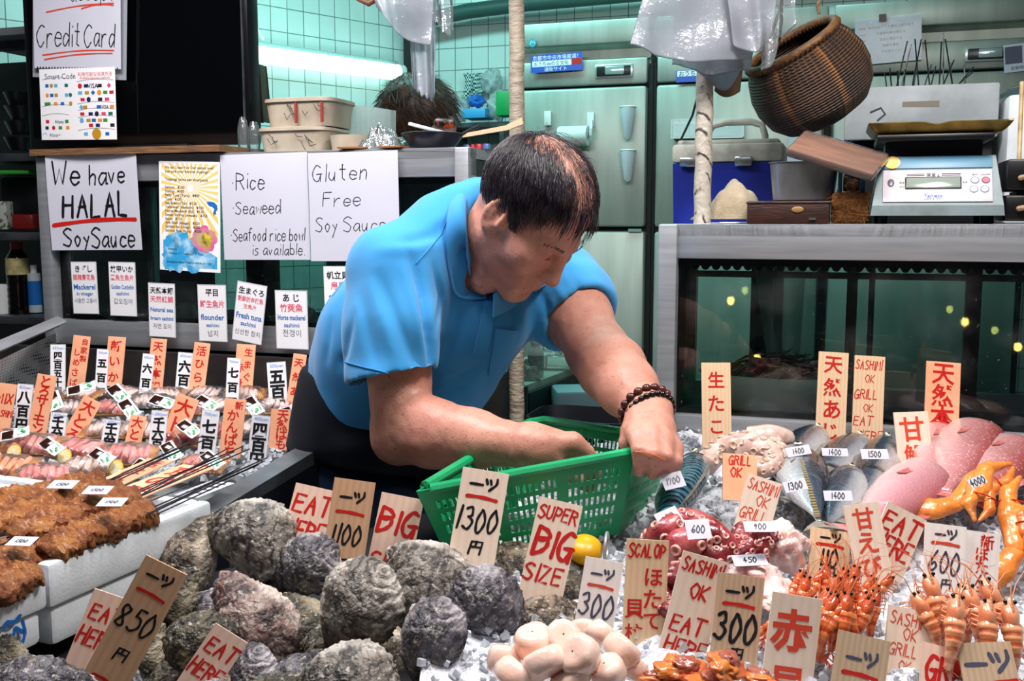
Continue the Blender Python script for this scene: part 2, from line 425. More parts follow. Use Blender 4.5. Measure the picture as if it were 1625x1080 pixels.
struct('floor', MB().box((0, 2.0, .1), (7.5, 8.4, .1)), FLOOR)
struct('ceiling', MB().box((.4, 4.0, 3.36), (7, 5.0, .1)), CEIL)
LB = Vector((-.5, 4.92, 0)); DL = Vector((-1, -1, 0)).normalized()
solo('wall_back', MB().box((1.9, .05, 1.7), (3.8, .1, 3.3)), TILE, kind='structure', M=MF(LB))
solo('wall_left', MB().box((1.6, -.05, 1.7), (3.2, .1, 3.3)), TILE, kind='structure', M=frame(LB, DL, UP))
solo('wall_right', MB().box((2.75, 1.8, 1.7), (.1, 5, 3.3)), TILE, kind='structure')
m = MB(); m.box((0, 0, 1.9), (.035, .035, 2.9)); struct('trim_1', MB().add(m.V() + np.array([-.49, 4.86, 0]), m.f), GASK)

# pipes under the ceiling
m = MB(); a, b = PB(655, 36, .12), PB(835, 6, .12); m.tube([a, a.lerp(b, .5) + UP * .01, b, b + D * 2.4 + UP * .05], .034, 10)
solo('ceiling_pipe', m, mat('pipe_green', '#33514c', .5), 'dark green pipe running along the top of the tiled back wall', 'pipe')

# fluorescent lamp on the left wall
o_ = LB + DL * .06 - Vector((DL.y, -DL.x, 0)) * -.06; nW = Vector((1, -1, 0)).normalized()
ML = frame(LB + DL * .10 + nW * .02 + UP * 2.18, DL, UP)
lamp = thing('wall_lamp', 'glowing white fluorescent tube lamp on the tiled wall above the tubs', 'lamp', M=ML)
part('backplate', MB().rbox((.62, -.0, .035), (1.28, .05, .05), .01), mat('lamp_back', '#8fa6a2', .5), lamp)
part('tube', MB().tube([(.02 + i * .12, .055, 0) for i in range(11)], .036, 16), mat('lit_tube', '#ffffff', .4, emis='#c9fff6', es=4), lamp)
part('end_cap', MB().tube([(-.01, .055, 0), (.02, .055, 0)], .039, 16), WHITEP, lamp)
part('cord', MB().tube([(.70, .02, .07), (.74, .03, .12), (.80, .02, .13), (.95, .02, .14)], .006, 6), WHITEP, lamp)

# -------------------------------------------------------------- row of steel fridges
def fridge(t0, wd, label):
    z0 = .15; M = MF(AF + D * t0 + UP * z0); f = thing('steel_fridge', label, 'fridge', M=M, group='upright steel fridges along the back wall')
    H = 2.09; d = .68
    part('cabinet', MB().box((wd / 2, d / 2 + .03, (2.045 + .1) / 2), (wd, d, 2.045 - .1)), FRIDGE, f)
    part('top_panel', MB().rbox((wd / 2, .03, 2.045), (wd, .1, .085), .006), FRIDGE, f)
    part('foot', MB().box((wd / 2, .35, .05), (wd - .1, .5, .1)), BLACK, f)
    sl = MB(); sl.add([(0, .0, 2.003), (wd, 0, 2.003), (wd, .032, 1.985), (0, .032, 1.985), (0, .03, 1.955), (wd, .03, 1.955), (wd, 0, 1.945), (0, 0, 1.945)], [(3, 2, 1, 0), (4, 5, 2, 3), (7, 6, 5, 4)])
    part('recess', sl, FRIDGE, f, sharp=R(60))
    hp = part('handle_panel', MB().rbox((wd / 2, .01, 1.90), (wd - .012, .05, .094), .008), FRIDGE, f)
    hx = wd - .13
    hd = part('handle', MB().rbox((hx, -.018, 1.90), (.145, .012, .052), .006), mat('handle_rim', '#c6cecb', .25, .6), hp)
    part('grip_recess', MB().rbox((hx, -.026, 1.90), (.128, .006, .036), .003), mat('grip_dark', '#1b2524', .3), hd)
    part('grip', MB().rbox((hx + .005, -.030, 1.901), (.072, .008, .030), .004), mat('grip_light', '#b9cbc8', .15, .5), hd)
    part('door', MB().rbox((wd / 2, .005, 1.585), (wd - .012, .06, .516), .012), FRIDGE, f)
    part('door', MB().rbox((wd / 2, .005, .70), (wd - .012, .06, 1.22), .012), FRIDGE, f)
    g = MB(); g.box((wd / 2, .03, 1.848), (wd, .03, .014)); g.box((wd / 2, .03, 1.319), (wd, .03, .016)); g.box((wd + .006, .02, 1.0), (.016, .04, 1.85)); g.box((-.004, .025, 1.0), (.01, .04, 1.85))
    part('door_seal', g, GASK, f)
    part('hinge', MB().box((wd - .04, -.03, 1.315), (.05, .012, .01)), mat('grip_light', '', 0), f)
    return f
fridge(-.547, .535, 'steel fridge behind the bent man, two white cups on its door')
fridge(.012, .60, 'steel fridge half hidden behind the taped pole and blue cooler')
fridge(.634, .62, 'steel fridge behind the foam box holding skewers')

# -------------------------------------------------------------- fish counter: table under the ice
GREYB = mat('counter_dark', '#16191c', .5, 0, '#24282c', 4)
tb = MB(); tb.add([(-.62, .82, .2), (1.7, .82, .2), (1.7, 1.62, .2), (.33, 2.02, .2), (-.02, 1.75, .2), (-.62, 1.28, .2)] + [(-.62, .82, icez(.82) - .085), (1.7, .82, icez(.82) - .085), (1.7, 1.62, icez(1.62) - .085), (.33, 2.02, icez(2.02) - .085), (-.02, 1.75, icez(1.75) - .085), (-.62, 1.28, icez(1.28) - .085)],
    [(5, 4, 3, 2, 1, 0), (6, 7, 8, 9, 10, 11)] + [(i, (i + 1) % 6, 6 + (i + 1) % 6, 6 + i) for i in range(6)])
struct('trim_2', tb, GREYB, sharp=R(20))

# -------------------------------------------------------------- left glass case (papers hang on it)
GL = glass('case_glass', (.90, .97, .95), 1.0, .02, .03); GLK = glass('case_glass_back', (.52, .68, .66), .8, .02, .05)
def case(name, label, A, L, z0, z1, dep, rail, post, botrail, mull, back_mull, group=None, outer=STEEL):
    M = MF(A + UP * z0); c = thing(name, label, 'display case', M=M, group=group); H = z1 - z0
    fr = MB(); fr.rbox((L / 2, .02, H - rail / 2), (L, .04, rail), .003); fr.rbox((L / 2, .02, botrail / 2), (L, .04, botrail), .003)
    fr.rbox((post / 2, .015, H / 2), (post, .05, H - .002), .003); fr.rbox((L - post / 2, .015, H / 2), (post, .05, H - .002), .003)
    fr.box((L / 2, dep / 2, H - .012), (L, dep, .022)); fr.box((L / 2, dep - .015, .03), (L, .03, .06)); fr.box((L / 2, dep - .015, H - .03), (L, .03, .06))
    fr.box((.012, dep - .02, H / 2), (.024, .03, H - .01)); fr.box((L - .012, dep - .02, H / 2), (.024, .03, H - .01))
    part('frame', fr, outer, c)
    gk = MB()
    for x, wd in mull: gk.box((x, .03, H / 2), (wd, .014, H - rail - botrail + .01))
    gk.box((L / 2, .03, H - rail - .006), (L - 2 * post, .016, .016)); gk.box((L / 2, .03, botrail + .004), (L - 2 * post, .016, .012)); gk.box((post + .006, .03, H / 2), (.014, .016, H - rail - botrail)); gk.box((L - post - .006, .03, H / 2), (.014, .016, H - rail - botrail))
    part('glass_seal', gk, GASK, c)
    part('front_pane', MB().box((L / 2, .022, (botrail + H - rail) / 2), (L - 2 * post, .005, H - rail - botrail)), GL, c)
    bk = MB(); bk.box((L / 2, dep - .03, H / 2), (L - .05, .005, H - .12)); part('rear_pane', bk, GLK, c)
    for x, wd in back_mull: part('rear_mullion', MB().box((x, dep - .045, H / 2), (wd, .02, H - .1)), mat('mullion_brown', '#4a4540', .5, .3), c)
    for x in (.006, L - .006): part('side_panel', MB().box((x, dep / 2, H / 2), (.006, dep - .04, H - .02)), DARKG, c)
    part('floor_plate', MB().box((L / 2, dep / 2, .012), (L - .03, dep - .04, .02)), mat('case_floor', '#59625f', .4, .6, '#39403e', 8), c)
    return c
caseL = case('glass_case', 'steel framed glass case hung with white handwritten papers', A0 - D * .035, 1.13, 1.195, 1.655, .42, .062, .032, .062, [(.585, .045)], [(.42, .03), (.78, .03)])
caseR = case('glass_case', 'dark glass case with steel frame behind the ice fish display', A1, 1.35, 1.075, 1.494, .40, .066, .036, .05, [], [(.36, .022), (.40, .012), (.60, .03), (.86, .03)])
co = MB()
for i in range(60): co.ell((.06 + i * .0205, .075, .340), (.0095, .012, .012), nu=8, nv=5)
co.box((.66, .075, .356), (1.26, .03, .01)); co.box((.66, .06, .322), (1.26, .012, .012))
part('cooling_coil', co, mat('coil_grey', '#565150', .4, .5, '#37332f', 20), caseR)
# counters that carry the cases
solo('trim_3', MB().box((.55, .15, .69), (1.14, .30, .99)), GREYB, kind='structure', M=MF(A0 - D * .035 + N * .03))
solo('trim_4', MB().box((.68, .23, .63), (1.36, .46, .87)), GREYB, kind='structure', M=MF(A1 + N * .01))

# -------------------------------------------------------------- sashimi counter on the left
def ps(px, py, up=0.0): return Pn(px, py, (0, 1.6, 1.06 + up), (0, -.08, 1))
def sz(Y): return 1.06 + .08 * (Y - 1.6)
SM = MF(Vector((-.425, 1.50, 0)), D)      # local x along the stall, y to the back; origin near the front end of its inner rim
sc = thing('sashimi_counter', 'chilled steel counter filled with sashimi packs and price strips', 'counter', M=SM)
rim = MB(); rim.add([(-.035, -.10, 1.072), (.008, -.10, 1.072), (.008, .52, 1.125), (-.035, .52, 1.125), (-.035, -.10, .9), (.008, -.10, .9), (.008, .52, .9), (-.035, .52, .9)], [(0, 1, 2, 3), (7, 6, 5, 4), (4, 5, 1, 0), (5, 6, 2, 1), (6, 7, 3, 2), (7, 4, 0, 3)])
part('rim', rim, mat('rim_steel', '#8b9096', .38, .8, '#5d6369', 8, 6), sc, sharp=R(20))
part('outer_wall', MB().add([(.012, -.12, .2), (.012, .5, .2), (.012, .5, 1.10), (.012, -.12, 1.055), (-.9, -.12, .2), (-.9, -.12, 1.02), (.0, .5, .2), (0, .5, 1.1), (0, -.1, .2), (0, -.1, 1.055)], [(0, 1, 2, 3), (4, 0, 3, 5)]), mat('navy_panel', '#10151d', .45), sc)
bd = MB(); bd.add([(-1.3, -.12, 1.02), (-.03, -.12, 1.03), (-.03, .70, 1.094), (-1.3, .70, 1.094)], [(0, 1, 2, 3)]); bd.box((-.62, .3, .6), (1.2, .78, .8)); part('bed', bd, mat('counter_bed_steel', '#8f9697', .4, .7), sc)
bkp = MB(); bkp.box((-.62, .712, 1.10), (1.3, .02, .18)); part('back_shade', bkp, mat('counter_back_shade', '#1d1b1c', .5, 0, '#332c2b', 9), sc)  # dark sheet standing in for the shadow in the gap behind the signs
# sloping perforated side at the far left
def perf():
    t = NT('perforated_steel'); v = t.n('TexVoronoi', Scale=130.0, Randomness=0.0); t.l(t.coord(), v.inputs['Vector'])
    t.base(t.ramp(v.outputs['Distance'], [(.30, '#0d0e0f'), (.36, '#a9b0b2')])); t.set(metal=.7, rough=.35); return t.m
q = [ps(-40, 655), ps(96, 606), PW(88, 528, .1), Pn(-40, 590, A0 - N * .5, N)]
part('perforated_side', MB().add([p[:] for p in q], [(0, 1, 2, 3)]), perf(), sc, world=True, sharp=None)
a, b = PW(92, 510, .08), P(-40, 566, 2.0)
part('side_rail', MB().tube([a, b], .022, 4, flat=.6), STEEL, sc, world=True)
# crushed ice and clear sheet under the packs
rng = np.random.RandomState(5)
def icefield(name, pts, smin, smax, material, label, cat, kind='stuff'):
    m = MB(); base_v = np.array([(-1, -1, -1), (1, -1, -1), (1, 1, -1), (-1, 1, -1), (-1, -1, 1), (1, -1, 1), (1, 1, 1), (-1, 1, 1)], float); bf = [(3, 2, 1, 0), (4, 5, 6, 7), (0, 1, 5, 4), (1, 2, 6, 5), (2, 3, 7, 6), (3, 0, 4, 7)]
    for p in pts:
        s_ = rng.uniform(smin, smax); v = base_v * rng.uniform(.55, 1, (8, 3)) * s_ * np.array([1, rng.uniform(.6, 1), rng.uniform(.5, .9)])
        E = np.array(Euler(rng.uniform(0, 6.28, 3)).to_matrix()); m.add(v @ E.T + np.array(p), bf)
    return solo(name, m, material, label, cat, kind=kind, smooth=False)
def ice_mat(name, c1, c2):
    t = NT(name); t.base(t.ramp(t.noise(30, 4), [(.35, c1), (.65, c2)])); t.set(rough=.12, trans=.45, ior=1.31); t.b.inputs['Roughness'].default_value = .15
    t.bump(t.noise(120, 3), .3, .004); return t.m
ICE = ice_mat('crushed_ice', '#e9edf2', '#cfd6de'); ICEB = mat('packed_ice', '#e9ecf1', .25, 0, '#cdd3db', 30, 5, .9, 60, bdist=.02)
# ice bed of the fish display
def bed(u, v):
    x = -.10 + u * 1.5; y = .86 + v * 1.06; y = min(y, 1.985 - .30 * (x - .24)) if x > .2 else min(y, 1.86)
    z = icez(y) - .036
    return (x, y, z)
m = MB(); m.grid(bed, 150, 110); v = m.V(); v[:, 2] += .010 * fbm(v, 30, 3, 3) + .006 * np.abs(vn(v, 90, 8)); m.v = [v]
solo('ice_bed', m, ICEB, 'white crushed ice spread over the fish display', 'ice', kind='stuff', sharp=None)
pts = []
for i in range(7000):
    x = rng.uniform(-.1, 1.25); y = rng.uniform(.9, 1.95)
    if y > 1.97 - .30 * max(0, x - .22): continue
    if x < .02 and y > 1.5: continue
    pts.append((x, y, icez(y) + rng.uniform(-.036, -.022)))
icefield('ice_chips', pts, .0025, .0065, ICE, 'loose clear ice chips lying on the ice bed', 'ice')
# ================================================================== the man
from mathutils.bvhtree import BVHTree
def skin_mat():
    t = NT('skin'); c = t.ramp(t.noise(14, 5), [(.35, '#b47b68'), (.55, '#c48d7a'), (.72, '#bc7c6e')])
    sp = t.ramp(t.noise(230, 2), [(.30, .75), (.36, 0.0)])
    t.base(t.mix(sp, c, '#8d5646')); t.set(rough=.45, sss=.12); t.b.inputs['Subsurface Radius'].default_value = (1, .35, .2); t.b.inputs['Subsurface Scale'].default_value = .006
    t.bump(t.noise(320, 3), .25, .002); return t.m
SKIN = skin_mat()
def cloth(name, c1, c2, bs=.25, sh=.25):
    t = NT(name); t.base(t.ramp(t.noise(5, 4), [(.3, c1), (.7, c2)])); t.set(rough=.85, sheen=sh, spec=.2)
    a = t.n('TexWave', Scale=320.0, _bands_direction='DIAGONAL'); t.l(t.coord(), a.inputs['Vector']); t.bump(a.outputs['Fac'], bs, .0006); return t.m
SHIRT = cloth('blue_knit', '#2f8ac8', '#3b94cf'); NAVY = cloth('navy_cloth', '#0e141f', '#10161f', .1, .02); PANTS = cloth('dark_navy_cloth', '#13233c', '#182a45', .1, .05)
HAIRM = mat('dark_hair', '#17131a', .34, 0, '#39323c', 40, spec=.8)
V3 = lambda *a: np.array(a, float)
p3 = lambda *a: np.array(P(*a))
CR, CU, CB = np.array((1, 0, 0)), np.array((0, sp_, cp_)), np.array((0, -cp_, sp_))
def camv(x, y, z): return x * CR + y * CU + z * CB
# head axes
hf = camv(.53, -.80, .27); hf /= np.linalg.norm(hf); hu = camv(.62, .55, .56); hu -= hf * (hu @ hf); hu /= np.linalg.norm(hu); hl = np.cross(hu, hf)
HR = np.stack([hf, hl, hu], 1)
earR = p3(790, 342, 1.545); HC = earR + hl * .073
def H(f, l, u): return HC + (hf * f + hl * l + hu * u) / 100
mroot = thing('person', 'man in blue polo shirt bending over a green basket', 'person', tuple(p3(610, 740, 1.87)))
lat = V3(.8, .6, -.05); lat /= np.linalg.norm(lat)
shR, elR, wrR = p3(622, 430, 1.60), p3(640, 682, 1.555), p3(846, 709, 1.425)
shL, elL, wrL = p3(888, 452, 1.83), p3(950, 560, 1.66), p3(1029, 655, 1.475)
b = SDF((-.32, 1.28, 1.02), (.32, 2.0, 1.72), .0032)
# --- head
e = lambda f, l, u, rf, rl, ru, k=1.2, cut=False: b.ell(H(f, l, u), (rf / 100, rl / 100, ru / 100), HR, k / 100, cut)
c_ = lambda a, q, ra, rb, k=1.0, cut=False: b.cap(H(*a), H(*q), ra / 100, rb / 100, k / 100, cut)
e(-.6, 0, 4.0, 9.5, 7.5, 8.7); e(3.6, 0, -2.6, 5.6, 6.1, 7.4, 3)
for s_ in (-1, 1):
    c_((.2, s_ * 5.4, -4.2), (7.6, s_ * 1.6, -9.6), 1.6, 1.5, 2.2)
    e(6.5, s_ * 4.4, -1.6, 2.0, 1.9, 1.7, 3.5)
    c_((8.7, s_ * 1.6, 2.2), (7.5, s_ * 4.6, 2.2), .9, .4, 1.6)
    e(9.3, s_ * 3.1, .4, 1.5, 1.9, 1.05, 1.0, True)
    e(7.75, s_ * 3.2, .3, 1.25, 1.75, 1.3, .5)
    c_((8.75, s_ * 1.7, -.35), (8.2, s_ * 4.7, -.4), .16, .12, .4)
    c_((8.95, s_ * 1.9, .2), (8.0, s_ * 4.9, .15), .10, .10, .3, True)
    e(9.9, s_ * 1.25, -3.2, 1.0, .85, .8, .7)
    e(7.9, s_ * 2.7, -6.5, 1.5, 1.5, 1.9, 1.6)
    c_((9.1, s_ * 1.9, -3.8), (8.7, s_ * 2.8, -5.2), .08, .05, .3, True)
    # ear
    e(-.4, s_ * 7.1, -.2, 1.75, .6, 3.0, .3); e(.2, s_ * 7.75, .1, 1.0, .5, 1.8, .25, True)
    ring = [(-.3 + 1.6 * math.cos(a), s_ * 7.6, -.1 + 2.8 * math.sin(a)) for a in np.linspace(-.3, 4.6, 12)]
    for i in range(11): c_(ring[i], ring[i + 1], .34, .32, .25)
    e(.2, s_ * 7.1, -2.7, .8, .5, .8, .5); e(1.6, s_ * 7.2, -.3, .5, .45, .9, .4)
e(7.9, 0, -9.6, 1.7, 2.0, 1.5, 1.8)
c_((9.0, 0, 2.0), (10.9, 0, -2.6), .75, 1.05, 1.2); e(11.0, 0, -2.9, 1.05, 1.05, .95, .6)
c_((9.35, -1.9, -6.1), (9.35, 1.9, -6.1), .50, .50, .7); c_((9.2, -1.7, -7.1), (9.2, 1.7, -7.1), .58, .58, .7); c_((9.75, -1.9, -6.55), (9.75, 1.9, -6.55), .10, .10, .4, True)
c_((9.0, -1.5, -4.6), (9.2, 1.5, -4.6), .9, .9, 1.0)
for i in range(3): c_((8.4 - i * .35, -4, 4.3 + i * 1.1), (8.4 - i * .35, 4, 4.3 + i * 1.1), .10, .10, .5, True)
# --- neck and a plain trunk under the shirt
nb = p3(768, 395, 1.70)
b.chain([H(-1.5, 0, -1), H(-1, 0, -6), nb], [.060, .056, .058], .02, .03)
b.chain([H(2.5, -3, -6.5), p3(770, 445, 1.625)], [.02, .022], .02)
b.chain([nb, p3(700, 480, 1.77), p3(640, 600, 1.83)], [.075, .12, .13], .03)
b.cap(shR, p3(742, 400, 1.71), .045, .05, .03); b.cap(shL, p3(742, 400, 1.71), .045, .05, .03)
# --- arms
def lerp(a, q, t): return a + (q - a) * t
b.chain([shR, lerp(shR, elR, .45), elR], [.055, .054, .047], .02, .03)
b.chain([elR, lerp(elR, wrR, .25), lerp(elR, wrR, .55), wrR], [.046, .050, .042, .029], .02, .02)
b.ell(elR + V3(-.012, .0, -.022), (.03, .03, .026), None, .025)
b.cap(lerp(elR, wrR, .1) + V3(0, -.012, .028), lerp(elR, wrR, .5) + V3(0, -.008, .014), .024, .014, .03)
b.chain([shL, lerp(shL, elL, .5), elL], [.055, .056, .050], .02, .03)
b.chain([elL, lerp(elL, wrL, .28), lerp(elL, wrL, .6), wrL], [.049, .052, .045, .031], .02, .02)
b.cap(lerp(elL, wrL, -.12) + V3(-.035, -.03, -.01), lerp(elL, wrL, .06) + V3(-.02, -.045, .012), .005, .004, .012, True)
# --- hand on the rim (his left)
def fingers(S, base, pts, rad, k=.0025):
    S.chain([np.array(base)] + [np.array(q) for q in pts], rad, k, .012)
mc = [p3(1009, 689, 1.402), p3(1032, 690, 1.392), p3(1053, 698, 1.392), p3(1070, 711, 1.400)]
for q, r_ in zip(mc, (.0155, .0155, .0145, .013)): b.chain([lerp(wrL, q, -.05), lerp(wrL, q, .5), q], [.026, .0175, r_ * .92], .012, .02)
fingers(b, mc[0], [p3(1014, 714, 1.366), p3(1016, 735, 1.372), p3(1015, 747, 1.386)], [.0118, .0108, .0100, .0088])
fingers(b, mc[1], [p3(1037, 720, 1.358), p3(1040, 741, 1.366), p3(1036, 752, 1.384)], [.0118, .0108, .0102, .0088])
fingers(b, mc[2], [p3(1058, 724, 1.364), p3(1059, 741, 1.374), p3(1053, 749, 1.392)], [.0112, .0102, .0096, .0084])
fingers(b, mc[3], [p3(1073, 731, 1.380), p3(1070, 742, 1.392), p3(1063, 747, 1.405)], [.0100, .0090, .0086, .0076])
fingers(b, p3(1010, 668, 1.445), [p3(1000, 684, 1.432), p3(995, 702, 1.425), p3(1000, 722, 1.422)], [.018, .0145, .0125, .0105])
# --- hand inside the basket (his right)
md = [p3(908, 702, 1.42), p3(914, 711, 1.438), p3(912, 720, 1.456), p3(905, 727, 1.47)]
hd0 = wrR
for q, r_ in zip(md, (.0145, .0145, .0135, .0125)): b.chain([lerp(hd0, q, -.02), lerp(hd0, q, .5), q], [.025, .0175, r_], .012, .02)
for i, q in enumerate(md):
    dn = V3(.020, .004, -.024); L_ = (1.0, 1.12, 1.05, .82)[i]
    fingers(b, q, [q + V3(.022, .008, -.016) * L_, q + V3(.026, .014, -.036) * L_, q + V3(.022, .020, -.054) * L_], [.0120, .0112, .0104, .009])
fingers(b, lerp(hd0, md[0], .25) + V3(0, -.006, -.008), [lerp(hd0, md[0], .55) + V3(0, -.004, -.024), lerp(hd0, md[0], .85) + V3(.004, .002, -.044), md[0] + V3(.010, .010, -.056)], [.016, .0140, .0125, .0105])
bv, bf_ = b.mesh(); bv = smooth_mesh(bv, bf_, 1, .4)
nr_ = normals(bv, bf_); bv = bv + nr_ * (.0007 * fbm(bv, 60, 3, 4))[:, None]
# veins and wrinkles on the forearms
part('body', (bv, bf_), SKIN, mroot, world=True, sharp=None)

# --- shirt
s = SDF((-.36, 1.40, 1.08), (.26, 2.06, 1.60), .0048)
w0, w1, w2, w3 = p3(624, 645, 1.85), p3(655, 545, 1.81), p3(714, 462, 1.745), p3(742, 380, 1.705)
ft = np.cross(w3 - w0, lat); ft /= np.linalg.norm(ft)
s.chain([w0, w1, w2, w3], [.176, .172, .150, .104], .05, 0, ax=ft, fl=.76)
s.ell(p3(718, 552, 1.745), (.092, .09, .105), None, .06)                     # loose front hanging down
s.ell(p3(764, 498, 1.73), (.080, .085, .085), None, .05)
s.cap(shR, w3, .060, .066, .05); s.cap(shL, w3, .062, .066, .05)
# sleeves
hmR, hmL = p3(620, 600, 1.55), lerp(shL, elL, .52)
uR = (elR - shR) / np.linalg.norm(elR - shR); uL = (elL - shL) / np.linalg.norm(elL - shL)
s.chain([shR, lerp(shR, hmR, .5), hmR], [.063, .071, .072], .03, .04)
s.chain([shL, lerp(shL, hmL, .5), hmL], [.070, .074, .070], .03, .045)
def slab(S, c, n, rad, thick):
    """cut away everything past the plane (c,n) inside a ball"""
    c = np.array(c); sl, x, y, z = S.sub(c - rad, c + rad); d = (c[0] - x) * n[0] + (c[1] - y) * n[1] + (c[2] - z) * n[2]
    d2 = np.sqrt((x - c[0]) ** 2 + (y - c[1]) ** 2 + (z - c[2]) ** 2) - rad * .93
    return S.put(sl, np.maximum(d, d2).astype(np.float32), .002, True)
hnR = camv(.18, -.98, .10); hnR /= np.linalg.norm(hnR)
slab(s, hmR + hnR * .075, -hnR * -1, .075 * 1.45, 0) if False else None
def trim(S, c, n, a, q, rad):
    """cut the end of the sleeve a->q square to n at c"""
    a2 = c + n * .0; L = .085
    sl, x, y, z = S.sub(c - .14, c + .14); d = -((x - c[0]) * n[0] + (y - c[1]) * n[1] + (z - c[2]) * n[2])
    ax = (q - a) / np.linalg.norm(q - a); px, py, pz = x - c[0], y - c[1], z - c[2]; t = px * ax[0] + py * ax[1] + pz * ax[2]
    dr = np.sqrt((px - t * ax[0]) ** 2 + (py - t * ax[1]) ** 2 + (pz - t * ax[2]) ** 2) - rad
    return S.put(sl, np.maximum(d, dr).astype(np.float32), .003, True)
trim(s, hmR, hnR, shR, elR, .092)
hnL = uL * .8 + camv(.55, -.35, .3) * .5; hnL /= np.linalg.norm(hnL)
trim(s, hmL, hnL, shL, elL, .088)
for a, hm, el_, r0 in ((shR, hmR, elR, .068), (shL, hmL, elL, .064)):
    s.cap(lerp(a, hm, .62), lerp(hm, el_, .35), r0 * .9, r0 * 1.0, .004, True)
# neck opening and lower edge
s.chain([H(-1, 0, -5), nb, p3(770, 452, 1.62)], [.060, .060, .030], .01, cut=True)
sv, sf = s.mesh(); sv = smooth_mesh(sv, sf, 3, .5); sn = normals(sv, sf)
amp = .0042 * vn(sv @ np.array([[1.0, 0, 0], [0, 1.0, 0], [0, 0, .35]]), 26, 5) + .003 * fbm(sv, 14, 2, 9)
sv = sv + sn * amp[:, None]
# keep the one connected surface, then press the folds into it
def biggest(v, f):
    lab = np.arange(len(v))
    while True:
        m = lab[f].min(1); n = lab.copy()
        for i in range(4): np.minimum.at(n, f[:, i], m)
        n = n[n]
        if (n == lab).all(): break
        lab = n
    k = np.bincount(lab).argmax(); fk = f[lab[f[:, 0]] == k]; idx = np.full(len(v), -1); u = np.unique(fk); idx[u] = np.arange(len(u)); return v[u], idx[fk]
sv, sf = biggest(sv, sf); sn = normals(sv, sf); BV = BVHTree.FromPolygons(sv.tolist(), sf.tolist()); acc = np.zeros(len(sv))
for wd, dp, pl_ in [(.008, .011, [(652, 405), (672, 470), (684, 560), (688, 612)]), (.007, -.006, [(640, 425), (660, 500), (674, 575)]), (.010, .006, [(602, 440), (628, 505), (652, 560), (668, 600)]), (.009, -.004, [(590, 450), (612, 520), (632, 585)]), (.010, .005, [(572, 470), (588, 540), (598, 584)]),
                    (.007, .006, [(688, 420), (700, 470), (692, 530)]), (.008, .005, [(704, 385), (722, 450), (716, 505)]), (.006, -.004, [(697, 430), (708, 480), (702, 530)]), (.010, .005, [(738, 480), (726, 530), (700, 585)]), (.010, .005, [(765, 575), (725, 602), (692, 612)]), (.009, .004, [(740, 610), (700, 625)]), (.008, .004, [(806, 465), (816, 512)]),
                    (.008, .007, [(852, 450), (868, 490), (880, 525)]), (.008, .006, [(905, 430), (925, 470), (915, 512)]), (.007, -.005, [(872, 440), (896, 475), (900, 515)]), (.009, .005, [(560, 500), (548, 560), (540, 585)]), (.008, .004, [(524, 510), (518, 575)]), (.010, .005, [(640, 385), (690, 372), (725, 340)]), (.010, -.004, [(600, 395), (660, 395), (700, 385)])]:
    pts = []
    for k in range(len(pl_) - 1):
        for t in np.linspace(0, 1, 14, endpoint=False):
            h = BV.ray_cast(C0, ray(pl_[k][0] + (pl_[k + 1][0] - pl_[k][0]) * t, pl_[k][1] + (pl_[k + 1][1] - pl_[k][1]) * t).normalized())
            if h[0] is not None: pts.append(h[0][:])
    if not pts: continue
    pts = np.array(pts); near = np.where((sv[:, 0] > pts[:, 0].min() - .03) & (sv[:, 0] < pts[:, 0].max() + .03) & (sv[:, 2] > pts[:, 2].min() - .03) & (sv[:, 2] < pts[:, 2].max() + .03))[0]
    dd = np.linalg.norm(sv[near][:, None] - pts[None], axis=2); q = dd.argmin(1); fade = np.sin(np.pi * np.clip((q + 1.5) / (len(pts) + 2), 0, 1)) ** .6
    acc[near] -= dp * fade * np.exp(-(dd.min(1) / wd) ** 2)
sv = sv + sn * acc[:, None]; sv = smooth_mesh(sv, sf, 1, .5)
shirt = part('polo_shirt', (sv, sf), SHIRT, mroot, world=True, sharp=None)
BV = BVHTree.FromPolygons(sv.tolist(), sf.tolist())
def cast(px, py, off=.002, bv=None):
    r = ray(px, py).normalized(); h = (bv or BV).ray_cast(C0, r)
    if h[0] is None:
        q = (bv or BV).find_nearest(P(px, py, 1.65)); return q[0] + q[1] * off
    n = h[1] if h[1].dot(r) < 0 else -h[1]
    return h[0] + n * off
def patch(px, nu, nv, off, th, bulge=0):
    """sheet laid on the shirt over the quad px (TL,TR,BR,BL)"""
    (a, q, c, d) = [Vector(k) for k in px]
    def fn(u, v):
        k = (a * (1 - u) + q * u) * (1 - v) + (d * (1 - u) + c * u) * v
        return cast(k.x, k.y, off + bulge * math.sin(math.pi * u) * (1 - v))[:]
    return shell(fn, nu, nv, th)
def seam(pts, r=.0011, off=.0008, n=30):
    out = []; K = len(pts) - 1
    for i in range(n + 1):
        t = i / n * K; j = min(int(t), K - 1); f = t - j; out.append(cast(pts[j][0] + (pts[j + 1][0] - pts[j][0]) * f, pts[j][1] + (pts[j + 1][1] - pts[j][1]) * f, off))
    o = [out[0]]
    for q in out[1:]:
        if (q - o[-1]).length < .03: o.append(q)
    return MB().tube(o, r, 6)
SEAM = mat('blue_seam', '#2f86c4', .8)
part('placket', patch([(768, 478), (789, 478), (772, 562), (751, 560)], 6, 18, .003, .003), SHIRT, shirt, world=True)
part('pocket', patch([(786, 520), (820, 523), (806, 590), (774, 594)], 10, 14, .003, .002, .006), SHIRT, shirt, world=True)
sm_ = MB()
